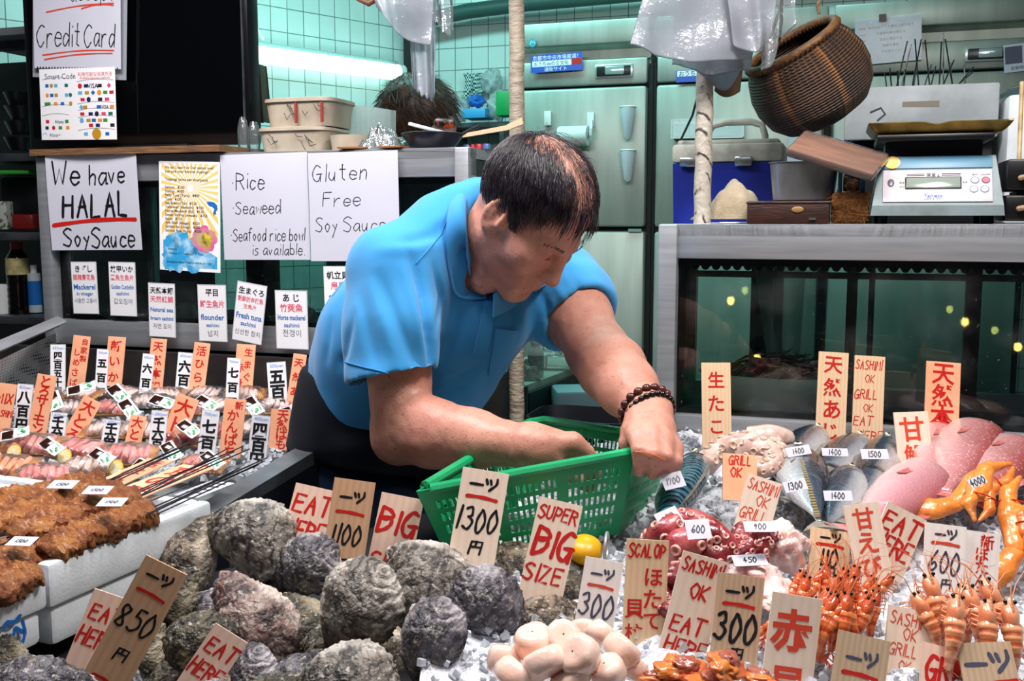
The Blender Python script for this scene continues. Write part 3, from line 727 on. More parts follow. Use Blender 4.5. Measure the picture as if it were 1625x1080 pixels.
for q in ([(528, 470), (560, 425), (605, 402), (640, 404), (660, 420), (672, 440)], [(660, 418), (680, 395), (700, 372), (712, 340)], [(548, 574), (580, 583), (640, 597), (684, 608)],
          [(751, 560), (772, 562)], [(786, 520), (780, 558), (774, 594)], [(786, 533), (818, 536)], [(948, 480), (925, 505), (898, 532)], [(768, 478), (758, 520), (751, 560)]):
    t_ = seam(q); sm_.add(t_.V(), t_.f)
part('stitching', sm_, SEAM, shirt, world=True)
# collar
ci = [(776, 463, 1.592), (752, 430, 1.598), (741, 385, 1.625), (741, 330, 1.672), (752, 296, 1.735), (790, 300, 1.79), (838, 350, 1.80), (850, 408, 1.745), (824, 446, 1.665), (784, 466, 1.60)]
co_ = [(772, 476, 1.576), (724, 466, 1.588), (708, 400, 1.606), (713, 335, 1.655), (735, 288, 1.745), (790, 292, 1.83), (872, 352, 1.845), (876, 432, 1.765), (846, 464, 1.655), (786, 478, 1.588)]
def cr(pts, t):
    n = len(pts) - 1; t = min(max(t, 0), .99999) * n; i = int(t); f = t - i
    q = [Vector(pts[min(max(i + k, 0), n)]) for k in (-1, 0, 1, 2)]
    return .5 * ((2 * q[1]) + (q[2] - q[0]) * f + (2 * q[0] - 5 * q[1] + 4 * q[2] - q[3]) * f * f + (3 * q[1] - q[0] - 3 * q[2] + q[3]) * f ** 3)
cin = [P(*q) for q in ci]; cou = [P(*q) for q in co_]
for i in (0, 1, 2, 3):
    cou[i] = cast(co_[i][0], co_[i][1], .005); cin[i] = cast(ci[i][0] - (4 if i else 0), ci[i][1], .012 if i else .007)
cou[9] = cast(co_[9][0], co_[9][1], .005)
def collar(u, v):
    a, q = cr(cin, u), cr(cou, u); m_ = a.lerp(q, .35) + UP * .012 + Vector(CB) * .008; k = v
    return (a * (1 - k) ** 2 + m_ * 2 * k * (1 - k) + q * k * k)[:]
part('collar', shell(collar, 60, 8, .0028), SHIRT, shirt, world=True)
def stand(u, v):
    a = cr(cin, u); return (a + (Vector(nb) - a) * .10 * v - UP * .045 * v)[:]
part('collar_stand', shell(stand, 60, 5, .0028), SHIRT, shirt, world=True)

# --- apron and trousers
ap = SDF((-.46, 1.55, .9), (.08, 2.1, 1.32), .0055)
a0, a1 = p3(622, 628, 1.85), p3(606, 722, 1.87)
ft2 = np.cross(V3(0, 0, 1), lat); ft2 /= np.linalg.norm(ft2)
ap.cap(a0, a1, .178, .186, .01, ax=ft2, fl=.77)
sl, x, y, z = ap.sub(V3(-.46, 1.55, .9), V3(.08, 2.1, 1.32))
pl = (z - 1.222) + .10 * (x + .2) ; ap.put(sl, (-pl + 0 * y).astype(np.float32) * .98, .006, True)
pl2 = (1.052 - z) - .18 * (x + .2); ap.put(sl, (-pl2 + 0 * y).astype(np.float32) * .98, .006, True)
av, af = ap.mesh(); av = smooth_mesh(av, af, 2); an = normals(av, af); av = av + an * (.004 * vn(av * np.array([1, 1, 1.6]), 18, 3) + .002)[:, None]
part('waist_apron', (av, af), NAVY, mroot, world=True, sharp=None)
tr = SDF((-.50, 1.55, .14), (.1, 2.15, 1.14), .009)
h0 = p3(600, 735, 1.875); tr.cap(h0, h0 + V3(0, 0, -.08), .182, .180, .02, ax=ft2, fl=.76)
for s_ in (-1, 1):
    q = h0 + lat * .085 * s_; tr.chain([q + V3(0, 0, -.1), q + V3(.0, 0, -.48), q + V3(0, .02, -.86)], [.098, .07, .058], .03, .04)
tv, tf = tr.mesh(); tv = smooth_mesh(tv, tf, 2); tn = normals(tv, tf); tv = tv + tn * (.008 * vn(tv * np.array([1, 1, .3]), 22, 6))[:, None]
part('trousers', (tv, tf), PANTS, mroot, world=True, sharp=None)
for s_ in (-1, 1):
    q = h0 + lat * .085 * s_ + V3(.03, -.04, -.9); m = MB().ell((q[0], q[1], .185), (.05, .12, .045)); part('shoe', m, BLACK, mroot, world=True)

# --- hair: dark cap on the sides and back, fine strands, a thin crown
rg = np.random.RandomState(11); EC, ER = V3(-.6, 0, 4.0), V3(9.5, 7.5, 8.7)
def hairmask(q):
    f, l, u = q; al = abs(l)
    line = 9.2 if f > 6.5 else (4.4 + (f - 2.6) * .95 if f > 2.6 else (-.6 if f > 1.2 else (2.9 if f > -2.0 else -5.0)))
    if f > 2.6 and al < 5.0: line = max(line, 6.8)
    if u < line: return 0
    bald = max(0, 1 - (abs(l - .2) / 5.2) ** 2) * (1 if -7 < f < 7.5 and u > 6 else 0)
    return 1 - .95 * bald
cap_ = MB(); NU, NV = 150, 76; gv = []; msk = []
for j in range(NV):
    t = math.pi * j / (NV - 1)
    for i in range(NU):
        a = 2 * math.pi * i / NU; d = V3(math.sin(t) * math.cos(a), math.sin(t) * math.sin(a), math.cos(t)); q = EC + ER * d
        k = hairmask(q) + .25 * vn(q[None] * np.array([1, 1, .4]), 1.6, 3)[0]; msk.append(k > .72); gv.append(H(*(EC + (ER + (.28 if k > .8 else .02)) * d)))
gf = [(j * NU + i, (j + 1) * NU + i, (j + 1) * NU + (i + 1) % NU, j * NU + (i + 1) % NU) for j in range(NV - 1) for i in range(NU)]
gf = [q for q in gf if all(msk[k] for k in q)]
cap_.add(gv, gf)
whorl = V3(-7.0, 0, 9.0); n_s = 0
def grow(q, L, lift, steps=7, fringe=False):
    pts = []; d = None; pos = q.copy()
    for k in range(steps):
        e_ = (pos - EC) / ER; e_ = e_ / np.linalg.norm(e_); nrm = e_ / ER; nrm /= np.linalg.norm(nrm); srf = EC + ER * e_
        pts.append(H(*(srf + nrm * (lift * (.35 + .65 * math.sin(min(1, k / (steps - 1) * 1.3) * 1.9)) + .06))))
        away = srf - whorl; away[1] *= 1.25; g = away / (np.linalg.norm(away) + .5) + V3(.12, .5 * np.sign(srf[1] - .6), -.25) * (1 if abs(srf[1]) > 2 else .3) + V3(.3, .18, 0) * (1 if srf[2] > 8 else 0) + rgv
        g = g - nrm * (g @ nrm); g /= np.linalg.norm(g) + 1e-6; d = g if d is None else d * .55 + g * .45
        pos = srf + d * (L / steps)
    return pts
for it in range(30000):
    d = rg.normal(size=3); d /= np.linalg.norm(d); q = EC + ER * d
    if q[1] > 3.5 and rg.rand() < .6: continue
    k = hairmask(q)
    if k <= 0 or rg.rand() > max(k, .20) * .5: continue
    rgv = rg.normal(size=3) * .16
    pts = grow(q, rg.uniform(2.4, 5.0) * (1 if q[2] > -1 else .5), rg.uniform(.25, .75))
    r0 = rg.uniform(.00032, .00058); cap_.tube(pts, [r0] * 4 + [r0 * .8, r0 * .6, r0 * .25], 3, False); n_s += 1
# wet fringe over the brow
for i in range(90):
    l0 = rg.uniform(-5.4, 5.5); q0 = V3(rg.uniform(5.6, 7.2), l0, rg.uniform(8.4, 9.6)); a = []
    clump = .5 * math.sin(l0 * 2.3); L = rg.uniform(2.2, 5.2) * (1.25 if l0 > 1.5 else 1)
    for k in range(8):
        t = k / 7; e_ = (q0 - EC) / ER; e_ /= np.linalg.norm(e_); base_ = EC + ER * e_
        pt = base_ + V3(2.2 * t - .3 * t * t + .5 * math.sin(t * 2), clump * t + rg.normal() * .05 - (.7 if l0 < 0 else -.4) * t, -L * t) + V3(.5, 0, .4); a.append(H(*pt))
    r0 = rg.uniform(.0004, .0007); cap_.tube(a, [r0] * 6 + [r0 * .6, r0 * .2], 3, False)
for i in range(46):          # stray hairs lifting off the crown
    q = EC + ER * (lambda d: d / np.linalg.norm(d))(V3(rg.uniform(-1, .2), rg.uniform(-.9, .6), rg.uniform(.5, 1))); rgv = rg.normal(size=3) * .4
    pts = grow(q, rg.uniform(3, 5.5), rg.uniform(.9, 1.6)); cap_.tube(pts, .0003, 3, False)
part('hair', cap_, HAIRM, mroot, world=True, sharp=None)
eb = MB()
for s_ in (-1, 1):
    for i in range(50):
        t = rg.rand(); q = V3(9.75 - .4 * t - 1.5 * t * t, s_ * (1.5 + 3.6 * t), 2.5 + .5 * math.sin(t * 3) + rg.uniform(-.25, .25)); eb.tube([H(*q), H(*(q + V3(-.02, s_ * .5, rg.uniform(-.15, .1))))], [.0005, .0002], 3, False)
for s_ in (-1, 1):
    eb.tube([H(8.95 - .12 * k * k * .3, s_ * (1.7 + .62 * k), -.05 - .12 * math.sin(k * .63)) for k in range(6)], [.0004, .0008, .001, .001, .0008, .0003], 5, False)
part('eyebrows', eb, HAIRM, mroot, world=True, sharp=None)
# --- bead bracelets, rubber band
bm1 = mat('brown_bead', '#5a2a20', .25, 0, '#3a1a15', 30); bm2 = mat('dark_bead', '#1a0f0d', .15)
axw = wrL - elL; axw /= np.linalg.norm(axw)
def beads(c, n, rad, br, tilt, m_):
    u = np.cross(axw, V3(0, 0, 1)); u /= np.linalg.norm(u); v = np.cross(axw, u); o = MB()
    for i in range(n):
        a = 2 * math.pi * i / n; q = c + (u * math.cos(a) + v * math.sin(a)) * rad + axw * tilt * math.cos(a + 1); o.ell(q, (br,) * 3, nu=10, nv=7)
    return o
br_ = part('bracelet', beads(wrL - axw * .010, 18, .0385, .0074, .004, bm1), bm1, mroot, world=True, label='bracelet of large brown wooden beads')
part('bracelet', beads(wrL + axw * .005, 26, .0375, .0054, .006, bm2), bm2, mroot, world=True, label='bracelet of small glossy dark beads')
part('rubber_band', MB().tube([p3(1008, 716, 1.353), p3(1024, 717, 1.347), p3(1040, 722, 1.345), p3(1056, 730, 1.352)], .0009, 5), mat('orange_rubber', '#d8722a', .5), mroot, world=True)
# ================================================================== handwriting and lettering
GLY = {'A': '00 39 60|14 54', 'B': '00 09|~09 48 66 35 05|~05 55 63 41 00', 'C': '~68 39 06 03 30 62', 'D': '00 09|~09 58 65 41 00', 'E': '60 00 09 69|05 55', 'F': '00 09 69|05 55',
 'G': '~68 39 05 11 40 63|34 74|64 60', 'H': '00 09|60 69|05 65', 'I': '10 19', 'K': '00 09|69 04 60', 'L': '09 00 50', 'M': '00 19 44 79 80', 'N': '00 09 60 69', 'O': '~39 06 13 40 63 67 39',
 'P': '00 09|~09 58 66 44 04', 'R': '00 09|~09 58 66 45 05|35 70', 'S': '~68 39 07 35 63 40 01', 'T': '09 79|39 30', 'U': '~09 02 30 62 69', 'W': '09 20 46 60 89', 'X': '00 69|09 60', 'Z': '09 69 00 60', 'Y': '09 34 30|34 69',
 'a': '~55 25 02 20 53|55 50 60', 'b': '09 00|~04 35 52 30 01', 'c': '~54 25 02 20 51', 'd': '~54 25 02 20 53|59 50', 'e': '~03 53 45 15 02 20 51', 'f': '~59 39 27 20|06 46', 'h': '09 00|~03 25 44 40', 'i': '15 10|18 18',
 'k': '09 00|45 02 40', 'l': '19 10', 'n': '05 00|~03 25 44 40', 'o': '~25 03 20 43 25', 'p': '05 0c|~04 35 52 30 01', 'r': '05 00|~03 25 45', 's': '~45 15 13 42 30 00', 't': '29 ~|29 21 40|06 46', 'u': '~05 02 20 43|45 40', 'v': '05 20 45', 'w': '05 10 34 50 65',
 'y': '05 23|45 0c', '.': '10 10', '·': '14 14', ' ': '', '0': '~29 05 10 30 54 38 29', '1': '19 10', '2': '~07 29 47 00|00 50', '3': '~08 39 46 25|~25 53 30 01', '4': '39 03 53|35 30', '5': '59 19 16|~16 45 52 20 01',
 '6': '~49 15 02 20 42 34 13', '7': '07 09 59 20', '8': '~48 19 07 42 30 01 13 47 48', '9': '~46 15 28 47 46 30', '一': '04 94', 'ツ': '~08 15|~38 45|~89 85 30', '円': '00 09 99 90|49 45|05 95'}
ADV = {'I': 2.6, '1': 3.2, 'l': 2.6, 'i': 2.6, ' ': 3.5, '.': 2.5, '·': 3.2, '一': 11, 'ツ': 11, '円': 11, 'M': 9.6, 'W': 10.4}
def _num(c): return int(c) if c.isdigit() else -(ord(c) - 96)
def ribbon(m, pts, w, z, rnd):
    pts = [np.array(p, float) for p in pts]; n = len(pts)
    if n == 1 or np.linalg.norm(pts[0] - pts[-1]) < 1e-6 and n == 2: pts = [pts[0], pts[0] + np.array([w * .4, 0])]; n = 2
    L, Rr = [], []
    for i in range(n):
        t = pts[min(i + 1, n - 1)] - pts[max(i - 1, 0)]; t = t / (np.linalg.norm(t) + 1e-9); nn = np.array([-t[1], t[0]]); k = w * (.5 + .07 * math.sin(i * 1.3 + rnd))
        L.append(pts[i] + nn * k); Rr.append(pts[i] - nn * k)
    def capv(p, t):
        t = t / (np.linalg.norm(t) + 1e-9); nn = np.array([-t[1], t[0]]); return [p + (t * math.cos(a) + nn * math.sin(a)) * w * .5 for a in (1.0, .35, -.35, -1.0)]
    v = L + Rr[::-1]; e = capv(pts[-1], pts[-1] - pts[-2]); s0 = capv(pts[0], pts[0] - pts[1])
    vv = [(*p, z) for p in L] + [(*p, z) for p in Rr] + [(*p, z) for p in e] + [(*p, z) for p in s0]
    f = [(n + i, n + i + 1, i + 1, i) for i in range(n - 1)] + [(n - 1, 2 * n - 1, 2 * n + 3, 2 * n + 2, 2 * n + 1, 2 * n), (n, 0, 2 * n + 4, 2 * n + 5, 2 * n + 6, 2 * n + 7)]
    m.add(vv, f)
def spline(pts, k=5):
    if len(pts) < 3: return pts
    out = []
    for i in range(len(pts) - 1):
        q = [np.array(pts[max(0, min(len(pts) - 1, i + d))], float) for d in (-1, 0, 1, 2)]
        for j in range(k):
            f = j / k; out.append(.5 * ((2 * q[1]) + (q[2] - q[0]) * f + (2 * q[0] - 5 * q[1] + 4 * q[2] - q[3]) * f * f + (3 * q[1] - q[0] - 3 * q[2] + q[3]) * f ** 3))
    return out + [np.array(pts[-1], float)]
def hand(m, text, cx, cy, size, wt, z, slant=.12, rs=None, sq=.8, rise=0.0, maxw=None):
    """handwritten line centred at (cx,cy); size = height of a capital; wt = pen width / size"""
    rs = rs or random.Random(hash(text) % 1000 if False else sum(map(ord, text))); k = size / 9; X = 0; G_ = []
    for ch in text:
        g = GLY.get(ch, ''); a = ADV.get(ch, 8.2 if ch.isupper() else 6.6); dy = rs.uniform(-.4, .4); sc_ = rs.uniform(.94, 1.06)
        for st in [q for q in g.split('|') if q.strip(' ~')]:
            cv = st.startswith('~'); p = [((_num(q[0]) + rs.uniform(-.25, .25)) * sc_, (_num(q[1]) + rs.uniform(-.25, .25)) * sc_ + dy) for q in st.strip('~').split() if q != '~']
            if cv: p = spline(p)
            elif len(p) > 1 and len(p) < 4: p = [np.array(p[i]) + (np.array(p[i + 1]) - np.array(p[i])) * t for i in range(len(p) - 1) for t in (0, .33, .66)] + [np.array(p[-1])]
            G_.append([(X + q[0], q[1]) for q in p])
        X += a + .6
    W = X - 2.0
    if maxw and W * sq * k > maxw: sq = maxw / (W * k)
    for i, p in enumerate(G_):
        q = [(cx + ((x - W / 2) * sq + (y - 4.5) * slant) * k, cy + (y - 4.5) * k + rise * (x - W / 2) * k) for x, y in p]; ribbon(m, q, wt * size, z + i * 1e-5, i)
_fc = bpy.data.curves.new('lettering_source', 'FONT'); _fo = bpy.data.objects.new('lettering_source', _fc); _fc.size = 1; _fc.resolution_u = 2; _fc.fill_mode = 'FRONT'; _FG = {}
def fglyph(s, bold):
    k = (s, bold)
    if k not in _FG:
        _fc.body = s; _fc.offset = bold; me = bpy.data.meshes.new_from_object(_fo); v = np.array([q.co[:2] for q in me.vertices]) if len(me.vertices) else np.zeros((0, 2))
        _FG[k] = (v, [tuple(p.vertices) for p in me.polygons]); bpy.data.meshes.remove(me)
    return _FG[k]
def printed(m, text, cx, cy, size, bold, z, shear=0.0, maxw=None, align='c'):
    v, f = fglyph(text, bold)
    if not len(v): return
    v = v.copy(); w_ = v[:, 0].max() - v[:, 0].min(); x0 = (v[:, 0].max() + v[:, 0].min()) / 2 if align == 'c' else v[:, 0].min(); sx = size
    if maxw and w_ * size > maxw: sx = maxw / w_
    y = (v[:, 1] - .36) * size; x = (v[:, 0] - x0) * sx + y * shear
    m.add(np.stack([cx + x, cy + y, np.full(len(v), z)], 1), f)
def column(m, text, cx, y0, y1, size, bold, z, shear=0.0, jit=0.0, rs=None):
    n = len(text); rs = rs or random.Random(n)
    for i, ch in enumerate(text):
        v, f = fglyph(ch, bold); v = v.copy(); c = (v.max(0) + v.min(0)) / 2; yy = y0 + (y1 - y0) * (i + .5) / n; sc_ = size * (1 + rs.uniform(-jit, jit)); a = rs.uniform(-jit, jit) * .5
        if ch == 'ー': v = (v - c)[:, ::-1] + c
        q = (v - c) * sc_; q = np.stack([q[:, 0] * math.cos(a) - q[:, 1] * math.sin(a), q[:, 0] * math.sin(a) + q[:, 1] * math.cos(a)], 1)
        m.add(np.stack([cx + q[:, 0] + q[:, 1] * shear + rs.uniform(-jit, jit) * size * .3, yy + q[:, 1], np.full(len(v), z)], 1), f if ch != 'ー' else [t[::-1] for t in f])
INK = {'red': mat('red_marker_ink', '#c01a14', .5), 'org': mat('faded_red_ink', '#d2452c', .5), 'blk': mat('black_marker_ink', '#14131a', .45), 'gry': mat('grey_marker_ink', '#474a5e', .5), 'pur': mat('purple_black_ink', '#473d4b', .5),
       'blu': mat('blue_print_ink', '#1565b4', .5), 'pnk': mat('pink_print_ink', '#e0566c', .5), 'dgr': mat('grey_print_ink', '#6b6e75', .5), 'lbl': mat('light_blue_ink', '#5c8fd6', .5)}
INKN = {'red': 'red_lettering', 'org': 'red_lettering', 'blk': 'black_lettering', 'gry': 'grey_lettering', 'pur': 'dark_lettering', 'blu': 'blue_lettering', 'pnk': 'pink_lettering', 'dgr': 'grey_lettering', 'lbl': 'blue_lettering'}
def wood(name, c1, c2, sc=60):
    t = NT(name); wv = t.n('TexWave', Scale=sc, Distortion=3.5, Detail=3.0, _bands_direction='X'); wv.inputs['Detail Scale'].default_value = .6
    t.l(t.coord(scale=(1, .12, 1)), wv.inputs['Vector']); c = t.ramp(wv.outputs['Fac'], [(.0, c2), (.75, c1)])
    c = t.mix(.45, c, c1)
    c = t.mix(t.ramp(t.noise(14, 4), [(.45, 0.0), (.9, .35)]), c, c2); t.base(c); t.set(rough=.6); t.bump(wv.outputs['Fac'], .08, .001); return t.m
WOODS = {'pine': wood('pine_board', '#e0c19c', '#d0ae88', 45), 'pale': wood('pale_board', '#ead6c2', '#e1c9b2', 30), 'pink': wood('pinkish_board', '#e3c4b1', '#d8b19d', 30), 'grey': wood('weathered_board', '#c3a88a', '#ad8f71', 50),
         'brown': wood('tan_board', '#c9a17f', '#ba8e69', 35), 'orange': mat('orange_card', '#eeb490', .7, 0, '#e6a37c', 12), 'white': mat('white_laminated_card', '#e9ebee', .3), 'paper': mat('white_paper', '#c6c8d4', .7, 0, '#bfc1cd', 3), 'whit2': wood('white_board', '#efe7e0', '#e8dcd3', 30)}
BORDER = mat('clear_laminate_edge', '#c3c9cc', .2)
def sheet_frame(TL, TR, BL, Yt, Yb=None, pts=None):
    if pts: a, q, c = pts
    else: a, q, c = P(*TL, Yt), P(*TR, Yt), P(*BL, Yb if Yb is not None else Yt)
    U = (q - a); w_ = U.length; U = U / w_; d = c - a; d = d - U * d.dot(U); h_ = d.length; Vv = -d / h_; Nn = U.cross(Vv)
    M = Matrix.Identity(4)
    for j in range(3): M[j][0], M[j][1], M[j][2], M[j][3] = U[j], Vv[j], Nn[j], a[j]
    return M, w_, h_
SIGNS = {}
def board(name, label, cat, frm, material, items, th=.0025, group=None, edge=None, curl=0.0):
    """a flat board or card: local x right, y up, z out of the written face, origin at its top left corner"""
    M, w_, h_ = frm; root = thing(name, label, cat, M=M, group=group)
    def bend(x, y): return curl * w_ * (x / w_ - .5) ** 2 * 4 - curl * w_ * .5 * (y / h_) ** 2 if curl else 0
    nu = 7 if curl else 2
    sb = shell(lambda u, v: (u * w_, -v * h_, -th / 2 + bend(u * w_, -v * h_)), nu, nu, th)
    part('sheet' if th < .0016 else 'board', sb, WOODS[material] if isinstance(material, str) else material, root, sharp=R(30))
    if edge:
        m = MB(); k = w_ * .02
        for x0, y0, x1, y1 in ((0, 0, w_, -k), (0, -h_ + k, w_, -h_), (0, -k, k, -h_ + k), (w_ - k, -k, w_, -h_ + k)): m.add([(x0, y0, .0003), (x0, y1, .0003), (x1, y1, .0003), (x1, y0, .0003)], [(0, 1, 2, 3)])
        part('laminate_edge', m, BORDER, root, smooth=False)
    ms = {}
    for it in items:
        k = it[0]; col = it[-1]; m = ms.setdefault(col, MB()); z = .0004
        if k == 'h':     # handwriting: text, x, y (fractions), size/width, weight
            _, t, x, y, s, wt = it[:6]; kw = it[6] if len(it) > 7 else {}
            hand(m, t, x * w_, -y * h_, s * w_, wt, z, **dict(dict(maxw=.86 * w_), **kw))
        elif k == 'l':   # drawn line: x0,y0,x1,y1, weight/width
            _, x0, y0, x1, y1, wt = it[:6]; n = 9
            p = [((x0 + (x1 - x0) * i / n) * w_, -(y0 + (y1 - y0) * i / n) * h_ + .02 * w_ * math.sin(math.pi * i / n)) for i in range(n + 1)]; ribbon(m, p, wt * w_, z + 2e-5, 1)
        elif k == 'p':   # printed line
            _, t, x, y, s, bold = it[:6]; printed(m, t, x * w_, -y * h_, s * w_, bold, z, **(it[6] if len(it) > 7 else {}))
        elif k == 'c':   # vertical column
            _, t, x, y0, y1, s, bold = it[:7]; column(m, t, x * w_, -y0 * h_, -y1 * h_, s * w_, bold, z, **(it[7] if len(it) > 8 else {}))
        elif k == 'r':   # filled rectangle
            _, x0, y0, x1, y1 = it[:5]; m.add([(x0 * w_, -y1 * h_, z - 1e-4), (x1 * w_, -y1 * h_, z - 1e-4), (x1 * w_, -y0 * h_, z - 1e-4), (x0 * w_, -y0 * h_, z - 1e-4)], [(0, 1, 2, 3)])
    for col, m in ms.items():
        if not m.n: continue
        if curl:
            v = m.V(); v[:, 2] += curl * w_ * (v[:, 0] / w_ - .5) ** 2 * 4 - curl * w_ * .5 * (v[:, 1] / h_) ** 2 + .0006; m.v = [v]
        part(INKN.get(col, 'print'), m, INK[col], root, smooth=False)
    return root
SL = dict(slant=.1)
def yen(num, y=(.10, .24, .40, .66), ns=.42, wt=.16, c='blk', low=None, cs=.26, rc='red', nk=None, by=None):
    """the «one for ... yen» price board"""
    o = [('h', '一ツ', .52, y[0], cs, .22, dict(sq=1.0, slant=.05), c), ('l', .18, y[1], .82, y[1] + .012, .075, rc), ('h', num, .50, y[2], ns, wt, nk or dict(slant=.12, sq=.72), c)]
    if y[3]: o.append(('h', '円', .55, y[3], cs, .2, dict(sq=.9, slant=.15), c))
    if by: o.append(('l', .2, by, .62, by + .008, .07, rc))
    return o
def col(t, x=.5, y0=.06, y1=.95, s=.64, c='red', b=.016, **k): return ('c', t, x, y0, y1, s, b, dict(jit=.06, **k), c)
def hs(*lines, c='red', wt=.15): return [('h', t, x, y, s, wt, dict(slant=.12, sq=.62 if len(t) > 4 else .74), c) for t, x, y, s in lines]
# ================================================================== hand-written wooden boards in the seafood (top corners, lower left corner, distances)
def sign(label, TL, TR, BL, Y, material, items, lean=.03, th=.0028, cat='price sign', name='sign_board', **k):
    Yb = Y if not isinstance(Y, str) else (Pi(*BL).y if Y == 'R' else ps(*BL).y)
    return board(name, label, cat, sheet_frame(TL, TR, BL, Yb + lean, Yb), material, items, th, **k)
sign('tan board reading EAT HERE behind the 850 yen board', (150, 933), (214, 955), (62, 1082), 1.075, 'pink', hs(('EAT', .50, .20, .36), ('HERE', .50, .45, .38)))
sign('tan board priced 850 yen standing by the foam box', (232, 880), (297, 912), (128, 1100), 1.03, 'brown', yen('850', (.10, .22, .42, .66), .50, .11, by=.85))
sign('low tan board reading EAT HERE among the oysters', (342, 988), (393, 1020), (240, 1112), 1.02, 'pink', hs(('EAT', .55, .20, .40), ('HERE', .50, .47, .40)))
sign('board reading EAT HERE tucked behind the 1100 yen board', (470, 765), (536, 780), (446, 880), 1.345, 'pink', hs(('EAT', .52, .25, .42), ('HERE', .5, .62, .42)))
sign('tan board priced 1100 yen behind the oysters', (531, 757), (596, 766), (510, 925), 1.30, 'brown', yen('1100', (.16, .31, .52, .80), .42, .13))
sign('pinkish board reading BIG SIZE in red', (606, 780), (673, 793), (570, 915), 1.325, 'pink', hs(('BIG', .52, .30, .56), ('SIZE', .5, .77, .38)))
sign('pale board priced 1300 yen before the green basket', (735, 740), (808, 752), (690, 905), 1.27, 'pale', yen('1300', (.13, .26, .47, .73), .46, .12, by=.94))
sign('tall pale board reading SUPER BIG SIZE', (857, 787), (925, 803), (786, 990), 1.20, 'pale', hs(('SUPER', .5, .10, .30), ('BIG', .56, .32, .62), ('SIZE', .47, .56, .38)), lean=.04)
sign('white board priced 300 yen above the scallops', (930, 882), (990, 893), (874, 1042), 1.085, 'whit2', yen('300', (.14, .26, .44, .67), .56, .11, 'gry', by=.92, rc='org'))
sign('grained board reading SCALOP above Japanese brush writing', (995, 854), (1062, 858), (960, 1062), 1.11, 'pine', hs(('SCALOP', .5, .085, .30)) + [col('ほたて', .68, .20, .70, .50), col('貝柱', .26, .44, .80, .46)])
sign('pale board reading SASHIMI OK EAT HERE by the octopus', (1085, 873), (1157, 893), (1010, 1066), 1.09, 'pale', hs(('SASHIMI', .5, .09, .28), ('OK', .55, .28, .30), ('EAT', .48, .55, .34), ('HERE', .55, .73, .34)))
sign('grained board priced 300 yen beside the clam flesh', (1140, 907), (1214, 917), (1106, 1070), 1.065, 'grey', yen('300', (.16, .29, .50, .77), .56, .13))
sign('tall pale board with two big red characters for red clam', (1227, 938), (1306, 951), (1186, 1128), 1.02, 'pale', [col('赤貝', .48, .07, .97, .80, 'org', .03)])
sign('board priced in the hundreds below the sweet shrimp', (1332, 998), (1414, 1018), (1310, 1130), 1.00, 'grey', yen('700', (.28, .48, .86, 0), .55, .12, 'gry', nk=dict(slant=.3, sq=.72)))
sign('small pale board reading SASHIMI OK GRILL OK between the shrimp', (1411, 958), (1483, 974), (1392, 1064), 1.055, 'pale', hs(('SASHIMI', .5, .17, .26), ('OK', .52, .38, .24), ('GRILL', .4, .62, .24), ('OK', .45, .85, .20), c='org', wt=.09))
sign('pinkish board reading GRILL cut off at the frame', (1464, 1017), (1540, 1036), (1446, 1110), 1.01, 'pink', hs(('GRIL', .55, .42, .50)))
sign('grey grained board with price mark above the lower edge by the shrimp', (1517, 1020), (1603, 1017), (1522, 1110), 1.0, 'grey', [('h', '一ツ', .52, .36, .36, .2, dict(sq=1., slant=.05), 'gry'), ('l', .1, .82, .95, .70, .08, 'red')])
sign('board priced 110 yen behind the sweet shrimp', (1287, 835), (1350, 845), (1252, 928), 1.245, 'pine', yen('110', (.13, .26, .46, .70), .40, .14, by=.86, cs=.22))
sign('white board with three red characters for sweet shrimp', (1338, 802), (1394, 795), (1318, 936), 1.225, 'pale', [col('甘えび', .5, .04, .93, .66, 'org')])
sign('pale board reading EAT HERE behind the sweet shrimp', (1410, 795), (1471, 826), (1376, 945), 1.24, 'pale', hs(('EAT', .5, .17, .42), ('HERE', .5, .42, .42)))
sign('white board priced 600 yen between the shrimp', (1469, 828), (1534, 836), (1456, 956), 1.20, 'whit2', yen('600', (.12, .24, .47, .74), .46, .11, 'pur', rc='org', by=.88, cs=.23))
sign('white board with small red characters beside the 600 yen board', (1534, 840), (1588, 848), (1522, 975), 1.205, 'whit2', [col('新', .62, .02, .20, .44), col('ぼたんえび', .50, .18, .95, .42)])
sign('small orange board reading GRILL OK by the striped mackerel', (1147, 718), (1201, 722), (1117, 790), 1.43, 'orange', hs(('GRILL', .52, .14, .26), ('OK', .40, .40, .26)), lean=.03)
sign('pale board reading SASHIMI OK GRILL OK above the octopus', (1188, 750), (1242, 768), (1148, 862), 1.38, 'pale', hs(('SASHIMI', .52, .12, .30), ('OK', .6, .31, .28), ('GRILL', .45, .51, .30), ('OK', .5, .71, .28), ('EAT', .30, .9, .32), c='org', wt=.10))
sign('tall board with three red characters by the glass case corner', (1113, 575), (1159, 575), (1111, 716), 1.765, 'pine', [col('生たこ', .5, .06, .86, .62)])
sign('tall board with red characters for wild horse mackerel', (1300, 557), (1347, 560), (1288, 705), 1.75, 'pine', [col('天然あじ', .5, .02, .97, .66)])
sign('tall board reading SASHIMI OK GRILL OK EAT HERE against the glass', (1357, 563), (1405, 566), (1343, 708), 1.745, 'pine', hs(('SASHIMI', .48, .10, .30), ('OK', .52, .25, .24), ('GRILL', .42, .42, .30), ('OK', .5, .57, .24), ('EAT', .35, .71, .30), ('HERE', .6, .87, .30), wt=.10))
sign('tall tan board with red characters behind the pink sea bream', (1471, 572), (1525, 576), (1464, 712), 1.70, 'orange', [col('天然本鯛', .5, .02, .98, .70)])
